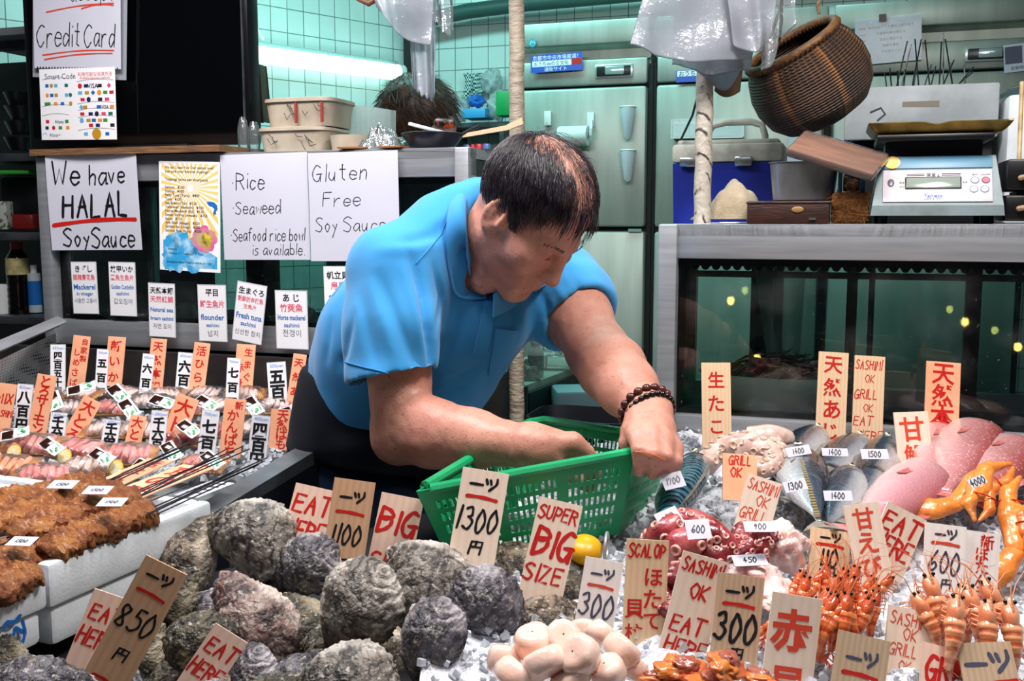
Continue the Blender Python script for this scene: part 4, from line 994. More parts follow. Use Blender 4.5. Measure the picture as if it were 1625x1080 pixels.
sign('pale board with two red characters above the pink tilefish', (1418, 654), (1472, 652), (1414, 758), 1.58, 'pale', [col('甘鯛', .5, .06, .88, .72, 'org')])

# ---------------------------------------------------------------- boards and price strips in the sashimi counter
OB = 'orange'
def sb(label, TL, TR, BL, t, **k):
    x = k.pop('items', None) or [col(t, .5, .03, .97, k.pop('s', .68), b=.018)]
    return sign(label, TL, TR, BL, 'L', OB, x, lean=k.pop('lean', .02), th=.002, cat='sign', name='fish_name_board')
sb('small orange board reading MIX at the counter edge', (-6, 606), (27, 610), (-24, 684), '', items=hs(('MIX', .55, .3, .46), ('SASHIMI', .6, .6, .30)))
sb('orange board reading salmon, behind the 800 yen strip', (60, 592), (90, 597), (44, 690), 'とろサーモン')
sb('orange board with two red columns at the back corner', (117, 531), (144, 534), (109, 616), '', items=[col('自家製', .72, .03, .50, .42), col('しめさば', .35, .22, .97, .48)])
sb('orange board with red writing for squid', (172, 533), (200, 535), (170, 612), '新いか')
sb('orange board with red writing for sea bream', (240, 536), (265, 538), (241, 626), '天然本鯛')
sb('orange board with red writing for flounder', (309, 542), (334, 545), (307, 632), '活ひらめ')
sb('orange board with two red columns for raw tuna', (376, 545), (406, 547), (375, 630), '', items=[col('生まぐろ', .66, .03, .96, .48), col('赤身', .24, .30, .86, .50)])
sb('orange board half hidden by the navy apron', (466, 560), (487, 563), (446, 655), '天然あじ', s=.72)
sb('orange toro board between two 1600 yen strips, nearer the MIX board', (134, 626), (161, 640), (96, 697), '大とろ', s=.8)
sb('small orange toro board leaning low in the middle', (208, 657), (233, 661), (167, 712), '大とろ', s=.78)
sb('large orange toro board over the dark red tuna', (282, 623), (316, 635), (244, 712), '大トロ', s=.8)
sb('orange board with red writing for amberjack', (357, 631), (391, 634), (328, 722), '', items=[col('新', .70, .0, .22, .42), col('かんぱち', .48, .18, 1.0, .60)])
sb('orange board in the front corner near the apron', (431, 648), (469, 650), (408, 712), '天然はも', s=.50)
def strip(label, TL, TR, BL, t, y, **k):
    its = [('p', y + 'yen', .52, .07, .26, .0, 'lbl'), ('c', t, .5, .14, .99, .80 if len(t) < 4 else (.72 if len(t) < 5 else .58), .045, dict(shear=0.0), 'blk')]
    return sign(label, TL, TR, BL, ps(*BL).y + .03, 'white', its, lean=.015, th=.0012, cat='price strip', name='price_strip', edge=1, group='laminated price strips')
strip('white strip printed 450 yen at the back corner', (80, 546), (104, 546), (88, 628), '四百五十円', '450')
strip('white strip printed 500 yen beside the squid board', (154, 553), (173, 554), (147, 634), '五百円', '500')
strip('white strip printed 600 yen beside the sea bream board', (227, 560), (246, 562), (214, 642), '六百円', '600')
strip('white strip printed 600 yen beside the flounder board', (283, 558), (307, 560), (274, 636), '六百円', '600')
strip('white strip printed 700 yen beside the raw tuna board', (361, 567), (382, 568), (348, 650), '七百円', '700')
strip('white strip printed 500 yen close to the navy apron', (423, 575), (453, 573), (413, 660), '五百円', '500')
strip('white strip printed 800 yen by the MIX board', (28, 608), (53, 610), (19, 684), '八百円', '800')
strip('white strip printed 1600 yen behind the lemon packs', (81, 653), (107, 655), (58, 712), '千六百円', '1,600')
strip('low white strip printed 1600 yen beside the small toro board', (166, 664), (192, 667), (136, 718), '千六百円', '1,600')
strip('white strip printed 1600 yen beside the large toro board', (241, 650), (267, 652), (212, 728), '千六百円', '1,600')
strip('white strip printed 700 yen under the skewer tips', (321, 649), (349, 652), (289, 738), '七百円', '700')
strip('white strip printed 400 yen at the front rim', (400, 657), (430, 660), (366, 738), '四百円', '400')

# ---------------------------------------------------------------- papers on the glass case
def wall_frame(fn, TL, TR, BL, off): return sheet_frame(None, None, None, 0, pts=(fn(*TL, off), fn(*TR, off), fn(*BL, off)))
def H(t, x, y, s, wt=.06, c='blk', **k): return ('h', t, x, y, s, wt, dict(dict(slant=.08, sq=.72), **k), c)
board('paper_notice', 'white paper reading We have HALAL Soy Sauce', 'notice', wall_frame(PW, (75, 247), (219, 241), (82, 397), .012), 'paper',
      [H('We', .21, .20, .20, .09, sq=.8), H('have', .66, .21, .17, .09, sq=.78), H('HALAL', .52, .53, .20, .13, sq=.78), ('l', .04, .735, .95, .685, .035, 'red'), H('Soy', .28, .86, .17, .09), H('Sauce', .68, .87, .17, .09)], .0006, curl=.03)
board('paper_notice', 'white paper listing Rice, Seaweed and Seafood rice bowl', 'notice', wall_frame(PW, (349, 246), (487, 241), (350, 412), .010), 'paper',
      [H('·Rice', .32, .25, .17, .06), H('·Seaweed', .40, .50, .13, .065), H('·Seafood rice bowl', .52, .76, .125, .065, sq=.62), H('is available.', .64, .90, .11, .065)], .0006)
board('paper_notice', 'white paper reading Gluten Free Soy Sauce', 'notice', wall_frame(PW, (488, 243), (631, 238), (488, 414), .014), 'paper',
      [H('Gluten', .36, .18, .16, .055, sq=.9), H('Free', .37, .43, .14, .055, sq=.95), H('Soy', .20, .66, .15, .055), H('Sauce', .62, .66, .14, .055, sq=.85)], .0006)
tg = lambda *l: [('p', t, .5, y, s, b, dict(maxw=.88 * w0), c) for t, y, s, b, c in l]
def glass_tag(label, TL, TR, BL, off, lines):
    f = wall_frame(PW, TL, TR, BL, off); its = [('p', t, .5, y, s, b, dict(maxw=.86 * f[1]), c) for t, y, s, b, c in lines]
    return board('name_card', label, 'name card', f, 'white', its, .0012, edge=1, group='printed fish name cards on the glass')
jp, cn, en, ko = ('blk', .02), ('pnk', .012), ('blu', .02), ('dgr', .0)
glass_tag('white card printed Mackerel in vinegar', (112, 415), (152, 415), (111, 497), .006, [('きずし', .14, .24, .02, 'blk'), ('醋腌青花魚', .30, .2, .015, 'pnk'), ('Mackerel', .48, .24, .02, 'blu'), ('in vinegar', .61, .17, .015, 'blu'), ('시큼한 고등어', .75, .17, 0., 'dgr')])
glass_tag('white card printed Golden Cuttlefish sashimi', (172, 415), (214, 416), (171, 500), .006, [('紋甲いか', .13, .22, .02, 'blk'), ('墨魚生魚片', .29, .2, .012, 'pnk'), ('Golden Cuttlefish', .46, .19, .012, 'blu'), ('sashimi', .58, .17, .01, 'blu'), ('갑오징어', .73, .2, 0., 'dgr')])
glass_tag('white card printed Natural sea bream sashimi', (235, 448), (277, 450), (223, 532), .02, [('天然本鯛', .14, .22, .02, 'blk'), ('天然紅鯛', .30, .22, .012, 'pnk'), ('Natural sea', .49, .19, .02, 'blu'), ('bream sashimi', .65, .18, .016, 'blu'), ('자연 도미', .80, .18, 0., 'dgr')])
glass_tag('white card printed flounder sashimi', (313, 451), (358, 452), (305, 540), .02, [('平目', .14, .24, .02, 'blk'), ('鮮生魚片', .34, .24, .015, 'pnk'), ('flounder', .57, .24, .02, 'blu'), ('sashimi', .71, .16, .012, 'blu'), ('넙치', .86, .22, 0., 'dgr')])
glass_tag('tilted white card printed Fresh tuna sashimi', (377, 445), (424, 454), (360, 536), .03, [('生まぐろ', .14, .22, .02, 'blk'), ('新鮮的金槍魚', .28, .18, .012, 'pnk'), ('生魚片', .40, .15, .01, 'pnk'), ('Fresh tuna', .56, .24, .02, 'blu'), ('sashimi', .69, .18, .012, 'blu'), ('신선한 참치', .84, .18, 0., 'dgr')])
glass_tag('white card printed Horse mackerel sashimi', (436, 460), (487, 461), (427, 552), .03, [('あ じ', .13, .24, .02, 'blk'), ('竹莢魚', .30, .24, .015, 'pnk'), ('Horse mackerel', .46, .2, .02, 'blu'), ('sashimi', .59, .17, .012, 'blu'), ('전갱이', .73, .22, 0., 'dgr')])
glass_tag('white card half covered by the blue sleeve', (513, 422), (558, 422), (511, 508), .01, [('帆立貝', .17, .26, .02, 'blk'), ('扇貝', .36, .26, .015, 'pnk'), ('Scallop', .58, .24, .02, 'blu'), ('가리비', .80, .2, 0., 'dgr')])
# printed menu poster with sun rays
f = wall_frame(PW, (252, 255), (349, 257), (250, 427), .008); pw, ph = f[1], f[2]
lines = ['We can Create Your Own seafood bowl!', 'Just pick your favorite toppings!', '', '   Toppings (price per slice/piece)', '', 'Salmon   ¥160', 'Scallop   ¥300', 'Fatty Tuna (Toro)   ¥400', 'Tuna   ¥120', 'Sea Bream (Tai)   ¥120', 'Yellowtail (Hamachi)   ¥160', 'Horse Mackerel (Aji)   ¥120', 'Sweet Shrimp (Amaebi)   ¥150', 'Squid   ¥120', 'Ark Shell (Akagai)   ¥250', 'Grilled Eel (Unagi)   ¥350', 'Salmon Roe (Ikura)   ¥500']
its = [('p', t, .10, .055 + i * .036, .056, .010, dict(align='l', maxw=.8 * pw), 'blk') for i, t in enumerate(lines) if t]
its += [('p', 'example', .14, .80, .045, .004, dict(align='l'), 'blk'), ('p', '1 Salmon + 1 Scallop + 1 Tuna', .12, .84, .05, .004, dict(align='l'), 'blk'), ('p', 'Available here! Freshly made on rice', .12, .92, .05, .004, dict(align='l'), 'blk')]
menu = board('menu_poster', 'printed topping menu with yellow sun rays and blue splash', 'poster', f, 'white', its, .0008)
ray_ = MB(); cx, cy = .52 * pw, -.24 * ph
for i in range(30):
    a0_, a1_ = 2 * math.pi * i / 30, 2 * math.pi * (i + .5) / 30; q = []
    for a in (a0_, a1_):
        dx, dy = math.cos(a), math.sin(a); ts = [1e9]
        if dx > 1e-6: ts.append((.97 * pw - cx) / dx)
        if dx < -1e-6: ts.append((.04 * pw - cx) / dx)
        if dy > 1e-6: ts.append((-.02 * ph - cy) / dy)
        if dy < -1e-6: ts.append((-.72 * ph - cy) / dy)
        t = min(ts); q.append((cx + dx * t, cy + dy * t))
    r0 = .05 * pw; ray_.add([(cx + math.cos(a0_) * r0, cy + math.sin(a0_) * r0, .00012), (*q[0], .00012), (*q[1], .00012), (cx + math.cos(a1_) * r0, cy + math.sin(a1_) * r0, .00012)], [(0, 1, 2, 3)])
part('sun_ray_print', ray_, mat('yellow_print', '#ecc56e', .5), menu, smooth=False)
rs = random.Random(4)
def blob(m, x, y, r, z, n=14, jag=.25): m.add([(x * pw, -y * ph, z)] + [((x + r * (1 + rs.uniform(-jag, jag)) * math.cos(6.283 * i / n)) * pw, -y * ph + r * (1 + rs.uniform(-jag, jag)) * math.sin(6.283 * i / n) * pw, z) for i in range(n)], [(0, 1 + i, 1 + (i + 1) % n) for i in range(n)])
m = MB(); m.add([(.06 * pw, -.97 * ph, .0001), (.95 * pw, -.97 * ph, .0001), (.95 * pw, -.86 * ph, .0001), (.6 * pw, -.74 * ph, .0001), (.06 * pw, -.72 * ph, .0001)], [(0, 1, 2, 3, 4)])
for x, y, r in ((.2, .75, .14), (.36, .73, .14), (.5, .78, .13), (.2, .86, .15), (.4, .86, .16), (.6, .88, .13), (.3, .93, .13), (.55, .94, .12), (.15, .94, .1)): blob(m, x, y, r, .00014 + r * 1e-4)
part('blue_splash_print', m, mat('blue_print_wash', '#2f9cd2', .5, 0, '#bfe2f0', 28, ramp=(.45, .7)), menu, smooth=False)
m = MB()
for i in range(8): blob(m, .74 + .13 * math.cos(i * .785), .70 + .065 * math.sin(i * .785), .085, .00018 + i * 1e-5)
part('flower_print', m, mat('flower_print', '#d6529c', .5, 0, '#b9a77d', 22, ramp=(.4, .6)), menu, smooth=False)
m = MB(); blob(m, .77, .71, .10, .0003); part('flower_eye_print', m, mat('flower_eye', '#d9bd3e', .5, 0, '#6d6a30', 60), menu, smooth=False)
m = MB(); fx = [(.78, .365), (.83, .355), (.90, .36), (.95, .385), (.96, .42), (.93, .45), (.945, .475), (.915, .468), (.895, .492), (.89, .45), (.91, .425), (.88, .405), (.82, .395)]
m.add([(x * pw, -y * ph, .0003) for x, y in fx], [tuple(range(len(fx)))[::-1]]); part('fish_print', m, INK['blu'], menu, smooth=False)
# ================================================================== rock oysters
def shell_mat(name, c, warm):
    t = NT(name); co = t.coord()
    n1 = t.noise(15, 9, co, .72, .8); n2 = t.noise(45, 6, co, .6, 1.0); n3 = t.noise(9, 4, co)
    a = t.ramp(n1, [(.30, c[0]), (.45, c[1]), (.58, c[2]), (.75, c[3])])
    wv = t.n('TexWave', _wave_type='RINGS', Scale=30.0, Distortion=7.0, Detail=4.0); wv.inputs['Detail Scale'].default_value = 1.6
    t.l(t.coord(loc=(-.052, 0, 0)), wv.inputs['Vector'])
    a = t.mix(t.ramp(wv.outputs['Fac'], [(.0, .9), (.42, 0.0)]), a, c[0])
    a = t.mix(t.ramp(n2, [(.60, 0.0), (.70, .85)]), a, warm); a = t.mix(t.ramp(n3, [(.50, 0.0), (.62, .75)]), a, c[3]); a = t.mix(t.ramp(t.noise(90, 5, co, .7), [(.56, 0.0), (.66, .6)]), a, '#d9d3c8')
    t.base(a); t.set(rough=.42, spec=.5)
    h = t.math('ADD', t.math('MULTIPLY', wv.outputs['Fac'], .5), t.math('ADD', n2, t.noise(150, 5, co))); t.bump(h, .8, .005); return t.m
OYM = [shell_mat('oyster_shell_grey', ('#1c1916', '#6a645c', '#9a938a', '#d2ccc2'), '#6d5a3f'), shell_mat('oyster_shell_brown', ('#18120d', '#5d5040', '#9a8b75', '#cfc4ae'), '#7c5d3c'),
       shell_mat('oyster_shell_rosy', ('#1f1515', '#745d57', '#ad9a90', '#dccfc4'), '#a35a4b'), shell_mat('oyster_shell_violet', ('#15131c', '#47444b', '#7a767c', '#c4c0c4'), '#8b7864'),
       shell_mat('oyster_shell_olive', ('#12110c', '#423d2f', '#706852', '#a89e85'), '#5b5236')]
def oyster_mesh(seed, flat=1.0, NU=110, NVv=60):
    rs = np.random.RandomState(seed); u = np.linspace(0, 2 * np.pi, NU, endpoint=False); t = np.linspace(.02, np.pi - .02, NVv)
    U, T = np.meshgrid(u, t); x = np.sin(T) * np.cos(U); y = np.sin(T) * np.sin(U); z = np.cos(T)
    w_ = .80 - .26 * x - .10 * x * x; y = y * w_ * (1 + .1 * rs.randn()); y += .10 * rs.randn() * x * x
    up = .62 * flat * (1 - .25 * x); dn = .40 * flat
    z = np.where(z > 0, np.sign(z) * np.abs(z) ** 1.25 * up, -np.abs(z) ** 1.1 * dn) - .12 * x * x * flat
    v = np.stack([x, y, z], -1).reshape(-1, 3); off = rs.uniform(-9, 9, 3)
    d = np.sqrt((v[:, 0] - .95) ** 2 + v[:, 1] ** 2 + (v[:, 2] * .8) ** 2); d = d + .09 * fbm(v + off, 3, 4, seed)
    n = v / (np.linalg.norm(v * [1, 1, 1.6], axis=1, keepdims=True) + 1e-6)
    fr = (d * 7.5) % 1.0; rimk = np.exp(-(np.abs(np.cos(T.reshape(-1))) / .28) ** 2)
    disp = .035 * (fr ** 2) * (.4 + rimk) + .06 * fbm(v + off, 1.6, 2, seed + 3) + .022 * fbm(v + off, 8, 3, seed + 5) + rimk * (.05 * vn(v * [1, 1, .3] + off, 14, seed) - .02) + .016 * fbm(v * [1, 1, 2.5] + off, 26, 2, seed + 8)
    v = v + n * disp[:, None]
    f = [(j * NU + i, (j + 1) * NU + i, (j + 1) * NU + (i + 1) % NU, j * NU + (i + 1) % NU) for j in range(NVv - 1) for i in range(NU)]
    return v, f + [tuple(range(NU)), tuple((NVv - 1) * NU + j for j in range(NU))[::-1]]
OYS = {}
def oyster(px, py, wpx, Y, ang, tilt, roll, seed, mt, label, group=None, flat=1.0, lift=0):
    """long axis wpx pixels; ang = direction of the hinge end in the picture plane, tilt = how far the dome leans to the viewer"""
    k = seed % 9
    me = OYS.get((k, mt, flat))
    if me is None:
        v, f = oyster_mesh(40 + k * 7, flat); me = mesh('rock_oyster', (v * .065, f), OYM[mt], True, None); OYS[(k, mt, flat)] = me
    o = bpy.data.objects.new('rock_oyster', me); COL.objects.link(o); a = R(ang)
    xa = Vector(CR * math.cos(a) + CU * math.sin(a)); za = Vector(CB) * math.sin(R(tilt)) + UP * math.cos(R(tilt)) + Vector(CR) * math.sin(R(roll))
    xa = (xa - Vector(CB) * .25); M = frame(P(px, py, Y) + UP * lift, xa, za); s_ = wpx / 2 * Y / 1600 / .062
    o.matrix_basis = M @ Matrix.Diagonal((s_, s_, s_, 1)); return tag(o, label, 'oyster', group or 'rock oysters in the front heap')
for a in [(398, 846, 158, 1.33, 160, 60, 10, 1, 0, 'grey rock oyster topmost at the back of the heap near the foam box'), (302, 882, 140, 1.335, 75, 55, -20, 2, 1, 'rock oyster next to the foam box corner, under the topmost one'),
          (482, 898, 128, 1.30, 200, 55, 5, 3, 3, 'dark violet rock oyster below the EAT HERE and 1100 yen boards'), (398, 985, 178, 1.18, 125, 60, 15, 4, 2, 'rosy streaked rock oyster in the middle of the heap'),
          (566, 968, 176, 1.175, 235, 62, 0, 5, 0, 'large smooth grey rock oyster with brown scar in the centre'), (674, 914, 146, 1.245, 150, 58, 20, 6, 0, 'pale grey rock oyster before the BIG SIZE board'),
          (682, 1022, 158, 1.10, 250, 60, -10, 7, 3, 'brown and violet rock oyster beside the scallops, low in the heap'), (778, 966, 150, 1.165, 300, 60, -25, 8, 3, 'bluish rock oyster in front of the SUPER BIG SIZE board'),
          (318, 1012, 122, 1.12, 20, 50, 0, 9, 4, 'dark olive rock oyster beside the lower EAT HERE board'), (548, 1088, 190, 1.04, 180, 60, 0, 10, 0, 'grey rock oyster cut by the lower edge of the view'),
          (62, 1092, 170, 1.0, 10, 55, 0, 11, 3, 'dark rock oyster in the corner below the foam boxes'), (12, 1050, 90, 1.06, 100, 50, 10, 12, 4, 'small rock oyster under the foam box with blue mark'),
          (826, 902, 130, 1.335, 10, 40, 0, 13, 1, 'flat brown rock oyster under the green basket'), (905, 935, 130, 1.26, 60, 40, 10, 14, 4, 'dark rock oyster between the 300 yen and SUPER BIG SIZE boards'),
          (872, 985, 110, 1.19, 30, 50, 0, 15, 1, 'rock oyster between the bluish one and the 300 yen board'), (278, 948, 110, 1.22, 60, 45, 0, 16, 4, 'dark rock oyster behind the 850 yen board')]:
    oyster(*a)
rs = random.Random(8)
for px, py, w_, Y in [(230, 1010, 130, 1.16), (420, 1085, 140, 1.06), (340, 940, 130, 1.24), (470, 1040, 130, 1.14), (610, 1040, 120, 1.17), (740, 1075, 140, 1.1), (560, 905, 120, 1.30), (735, 915, 120, 1.29), (790, 1050, 120, 1.14), (840, 950, 120, 1.27), (180, 1085, 140, 1.08),
                      (300, 1080, 140, 1.08), (640, 1095, 150, 1.05), (480, 960, 130, 1.24), (420, 905, 120, 1.33), (620, 960, 120, 1.25), (540, 990, 130, 1.22), (350, 1090, 120, 1.02), (960, 965, 100, 1.27), (240, 935, 110, 1.30), (200, 1090, 150, 1.12), (270, 1050, 130, 1.14), (450, 990, 130, 1.22), (520, 1060, 140, 1.12), (600, 1000, 140, 1.2), (820, 1010, 120, 1.2), (700, 960, 130, 1.25), (400, 1050, 140, 1.12), (850, 1040, 110, 1.14), (140, 1060, 130, 1.14), (940, 910, 110, 1.33), (330, 1040, 130, 1.12)]:
    oyster(px, py, w_, Y, rs.uniform(0, 360), rs.uniform(15, 50), rs.uniform(-20, 20), rs.randint(0, 8), rs.choice([4, 1, 4, 3]), 'dark rock oyster buried low among the others in the heap', 'rock oysters buried in the heap', 1.0, -.03)
# ================================================================== fish
def fish_mat(name, kind):
    t = NT(name); co = t.coord(); s = t.n('SeparateXYZ'); t.l(co, s.inputs[0]); z = s.outputs[2]
    n = t.noise(40, 5, co); zz = t.math('ADD', z, t.math('MULTIPLY', t.math('SUBTRACT', n, .5), .010))
    if kind == 'saba':
        wv = t.n('TexWave', _bands_direction='X', Scale=27.0, Distortion=6.0, Detail=1.5); wv.inputs['Detail Scale'].default_value = 1.3; t.l(t.coord(scale=(1, 1, .55)), wv.inputs[0])
        back = t.ramp(wv.outputs['Fac'], [(.35, '#10242f'), (.52, '#3d7488')]); f = t.ramp(t.math('MULTIPLY_ADD', zz, 12.0, False) if False else t.math('ADD', t.math('MULTIPLY', zz, 14.0), .62), [(.36, 0.0), (.52, 1.0)]); c = t.mix(f, '#b9bfc2', back)
    elif kind == 'aji':
        f = t.math('ADD', t.math('MULTIPLY', zz, 13.0), .5); c = t.ramp(f, [(.25, '#b6b9bd'), (.44, '#8f949a'), (.56, '#3d4a58'), (.78, '#1c2530')])
    elif kind == 'tai':
        v = t.n('TexVoronoi', Scale=160.0); t.l(co, v.inputs[0]); f = t.math('ADD', t.math('MULTIPLY', zz, 8.0), .5); c = t.ramp(f, [(.15, '#d9bcb8'), (.45, '#c48a8a'), (.75, '#a8504e'), (1.0, '#8a3b38')])
        c = t.mix(t.ramp(v.outputs['Distance'], [(.16, .55), (.3, 0.0)]), c, '#ead6d2')
    else:
        f = t.math('ADD', t.math('MULTIPLY', zz, 8.0), .5); c = t.ramp(f, [(.15, '#dfc9c6'), (.5, '#cf9ba1'), (.85, '#b4616a')])
    sc_ = t.n('TexVoronoi', Scale=230.0); t.l(co, sc_.inputs[0]); t.base(c); t.set(rough=.22, metal=.12, coat=.5); t.bump(sc_.outputs['Distance'], .35, .002); return t.m
FM = {k: fish_mat('fish_skin_' + k, k) for k in ('saba', 'aji', 'tai', 'ama')}
FIN = mat('fish_fin', '#8f8a80', .35, 0, '#6d675e', 60, spec=.6); FINR = mat('red_fish_fin', '#b0605e', .35, 0, '#c98583', 60); EYEW = mat('fish_eye_ring', '#c9c4ad', .15); EYEB = mat('fish_pupil', '#08080a', .08)
PROF = {'saba': [(0, .02), (.06, .30), (.15, .62), (.3, .92), (.45, 1), (.62, .85), (.8, .48), (.93, .17), (1, .13)], 'aji': [(0, .05), (.05, .38), (.14, .72), (.3, 1), (.45, 1), (.62, .80), (.8, .40), (.93, .13), (1, .10)],
        'tai': [(0, .06), (.05, .50), (.13, .82), (.28, 1), (.45, .97), (.62, .74), (.8, .38), (.93, .20), (1, .19)], 'ama': [(0, .30), (.03, .62), (.10, .86), (.25, 1), (.45, .95), (.65, .72), (.85, .36), (.95, .22), (1, .2)]}
def fish(kind, head, tail, Hh, Wd, label, back=1, roll=0, lift=.0, group=None, Lx=1.0):
    """head and tail: pixels where those ends lie on the ice; Hh, Wd depth and thickness of the body; back = +1/-1: which way the back faces"""
    a, q = Pi(*head, .02), Pi(*tail, .02); x = (a - q); L = x.length * Lx; x.normalize(); nrm = Vector((0, -ICES - .15, 1)).normalized()
    yv = (nrm - x * nrm.dot(x)).normalized(); zv = x.cross(yv) * back
    yv = (Matrix.Rotation(R(roll), 3, x) @ yv); zv = (Matrix.Rotation(R(roll), 3, x) @ zv)
    M = frame(a - x * L * .5 + nrm * (Wd * .42 - .012 + lift), x, zv); r = thing({'saba': 'mackerel', 'aji': 'horse_mackerel', 'tai': 'sea_bream', 'ama': 'tilefish'}[kind], label, 'fish', M=M, group=group)
    pr = PROF[kind]; NX, NA = 44, 28; v = []
    for i in range(NX):
        t = i / (NX - 1); t = t ** 1.15; k = np.interp(t, [p[0] for p in pr], [p[1] for p in pr]); X = L * (.5 - t)
        for j in range(NA):
            an = 2 * math.pi * j / NA; cy, cz = math.cos(an), math.sin(an); wdt = Wd * .5 * min(1, k * 1.15) * (1 - .35 * max(0, t - .75) / .25)
            hgt = Hh * .5 * k * (1.02 if cz > 0 else (1.08 if kind != 'ama' else .9)); v.append((X, wdt * np.sign(cy) * abs(cy) ** .85, hgt * cz + (.0 if kind != 'ama' else -.06 * Hh * (1 - t))))
    f = [(i * NA + j, (i + 1) * NA + j, (i + 1) * NA + (j + 1) % NA, i * NA + (j + 1) % NA) for i in range(NX - 1) for j in range(NA)] + [tuple(range(NA)), tuple((NX - 1) * NA + j for j in range(NA))[::-1]]
    bd_ = part('body', MB().add(v, f), FM[kind], r, sharp=None); fm = FINR if kind in ('tai', 'ama') else FIN; th = .0016
    def fin(name, pts): part(name, MB().prism(pts, -th / 2, th / 2, Matrix(((1, 0, 0, 0), (0, 0, -1, 0), (0, 1, 0, 0), (0, 0, 0, 1)))), fm, r)
    h = Hh
    fin('tail_fin', [(-L * .49, h * .07), (-L * .54, h * .22), (-L * .59, h * .32), (-L * .555, h * .05), (-L * .555, -h * .05), (-L * .59, -h * .32), (-L * .54, -h * .22), (-L * .49, -h * .07)])
    fin('dorsal_fin', [(L * .20, h * .48), (L * .14, h * .62), (L * .0, h * .58), (-L * .2, h * .44), (-L * .3, h * .26), (-L * .2, h * .34), (0, h * .47)])
    for s_ in (1, -1):
        e_ = MB().ell((L * .415, s_ * Wd * .30, h * .10), (h * .085, Wd * .06, h * .085)); ep = part('eye', e_, EYEW, r); part('pupil', MB().ell((L * .415, s_ * Wd * .345, h * .10), (h * .045, Wd * .035, h * .045)), EYEB, ep)
    pf = MB(); pf.add([(L * .25, Wd * .47, -h * .04), (L * .10, Wd * .53, -h * .10), (L * .06, Wd * .53, -h * .2), (L * .20, Wd * .48, -h * .18), (L * .25, Wd * .46, -h * .04), (L * .10, Wd * .50, -h * .10), (L * .06, Wd * .50, -h * .2), (L * .20, Wd * .45, -h * .18)], [(0, 1, 2, 3), (7, 6, 5, 4), (0, 4, 5, 1), (1, 5, 6, 2), (2, 6, 7, 3), (3, 7, 4, 0)]); part('pectoral_fin', pf, fm, r)
    g = MB().tube([(L * .30, Wd * .44 * math.cos(a_) + .0006, h * .40 * math.sin(a_)) for a_ in np.linspace(-1.1, 1.2, 12)], .0012, 5); part('gill_edge', g, mat('gill_dark', '#4a3f40', .5), r)
    if kind == 'aji':
        sc_ = MB()
        for i in range(26): X = L * (.10 - i * .0225); k = np.interp((.5 - X / L), [p[0] for p in pr], [p[1] for p in pr]); sc_.box((X, Wd * .5 * min(1, k * 1.15) * .985, h * .02 * (1 if X > 0 else -.4)), (L * .020, .0022, h * (.05 + .0015 * i)))
        part('scute_line', sc_, mat('scute_gold', '#93865f', .3, .2), r)
    return r
fish('saba', (1108, 730), (1046, 850), .074, .050, 'blue mackerel with dark wavy stripes beside the green basket', 1, -40)
fish('aji', (1304, 690), (1222, 775), .064, .042, 'horse mackerel farthest back by the pale octopus, tag 1400', -1, 18, .006)
fish('aji', (1372, 700), (1268, 800), .064, .042, 'horse mackerel below the tall wild horse mackerel board', -1, 18, .004)
fish('aji', (1412, 697), (1352, 830), .062, .042, 'dark horse mackerel touching the tilefish board', -1, 20)
fish('aji', (1254, 726), (1298, 850), .078, .045, 'silver horse mackerel in front, head toward the pale octopus', 1, -8, .014)
fish('aji', (1354, 757), (1312, 850), .062, .042, 'horse mackerel behind the 110 yen board', -1, 14, .008)
fish('tai', (1502, 690), (1468, 775), .085, .045, 'reddish sea bream leaning behind the tilefish board', 1, 10, .004)
fish('tai', (1556, 690), (1496, 800), .100, .05, 'pink sea bream in the middle, its tail by the crab claw', 1, 0, .012)
fish('tai', (1622, 712), (1535, 800), .100, .05, 'pink sea bream nearest the edge, behind the crab', 1, 0, .004)
fish('ama', (1482, 766), (1352, 856), .092, .055, 'pink tilefish with blunt head below its white board', 1, 8, .006)
# price chits lying on the fish
def chit(label, px, py, w_, h_, ang, text, up=.05, tiltb=.55, c='blk', q=None, wt=.15):
    p = q or Pi(px, py, up); k = p.y / 1600; a = R(ang); U = Vector(CR) * math.cos(a) + Vector(CU) * math.sin(a); zz = Vector(CB) * tiltb + UP * (1 - tiltb)
    U = (U - zz * U.dot(zz) / zz.length_squared).normalized(); Vv = zz.normalized().cross(U); hh = h_ * k / max(.35, abs(Vv.dot(Vector(CU))))
    a0_ = p - U * w_ * k / 2 + Vv * hh / 2; fr = sheet_frame(None, None, None, 0, pts=(a0_, a0_ + U * w_ * k, a0_ - Vv * hh))
    return board('price_chit', label, 'price tag', fr, 'paper', [('h', text, .5, .5, (.30 if h_ > 15 else .22) if w_ > 30 else .36, wt, dict(slant=.15, sq=.8), c)], .0006, group='small price slips on the goods')
chit('white slip reading 1700 on the striped mackerel', 1068, 762, 36, 22, 18, '1700', .075)
chit('white slip reading 850 at the mackerel tail', 1062, 822, 40, 24, 30, '850', .07)
chit('white slip reading 600 on the red octopus arm', 1108, 839, 40, 28, 5, '600', .078)
chit('white slip reading 900 on the dark octopus', 1206, 835, 52, 14, 0, '900', .075, .4)
chit('narrow white slip on the pale octopus piece', 1190, 888, 56, 13, 8, '450', .035, .3)
chit('white slip reading 1400 on the farthest horse mackerel', 1267, 715, 40, 14, 12, '1400', .07, .6)
chit('white slip on the horse mackerel under the tall board', 1325, 717, 42, 12, -2, '1400', .068, .6)
chit('white slip reading 1500 on the dark horse mackerel', 1388, 720, 44, 15, 0, '1500', .068, .6)
chit('white slip reading 1300 on the silver horse mackerel', 1262, 770, 38, 16, 14, '1300', .088, .6)
chit('white slip reading 1400 on the horse mackerel behind the 110 yen board', 1330, 786, 46, 15, 0, '1400', .075, .6)
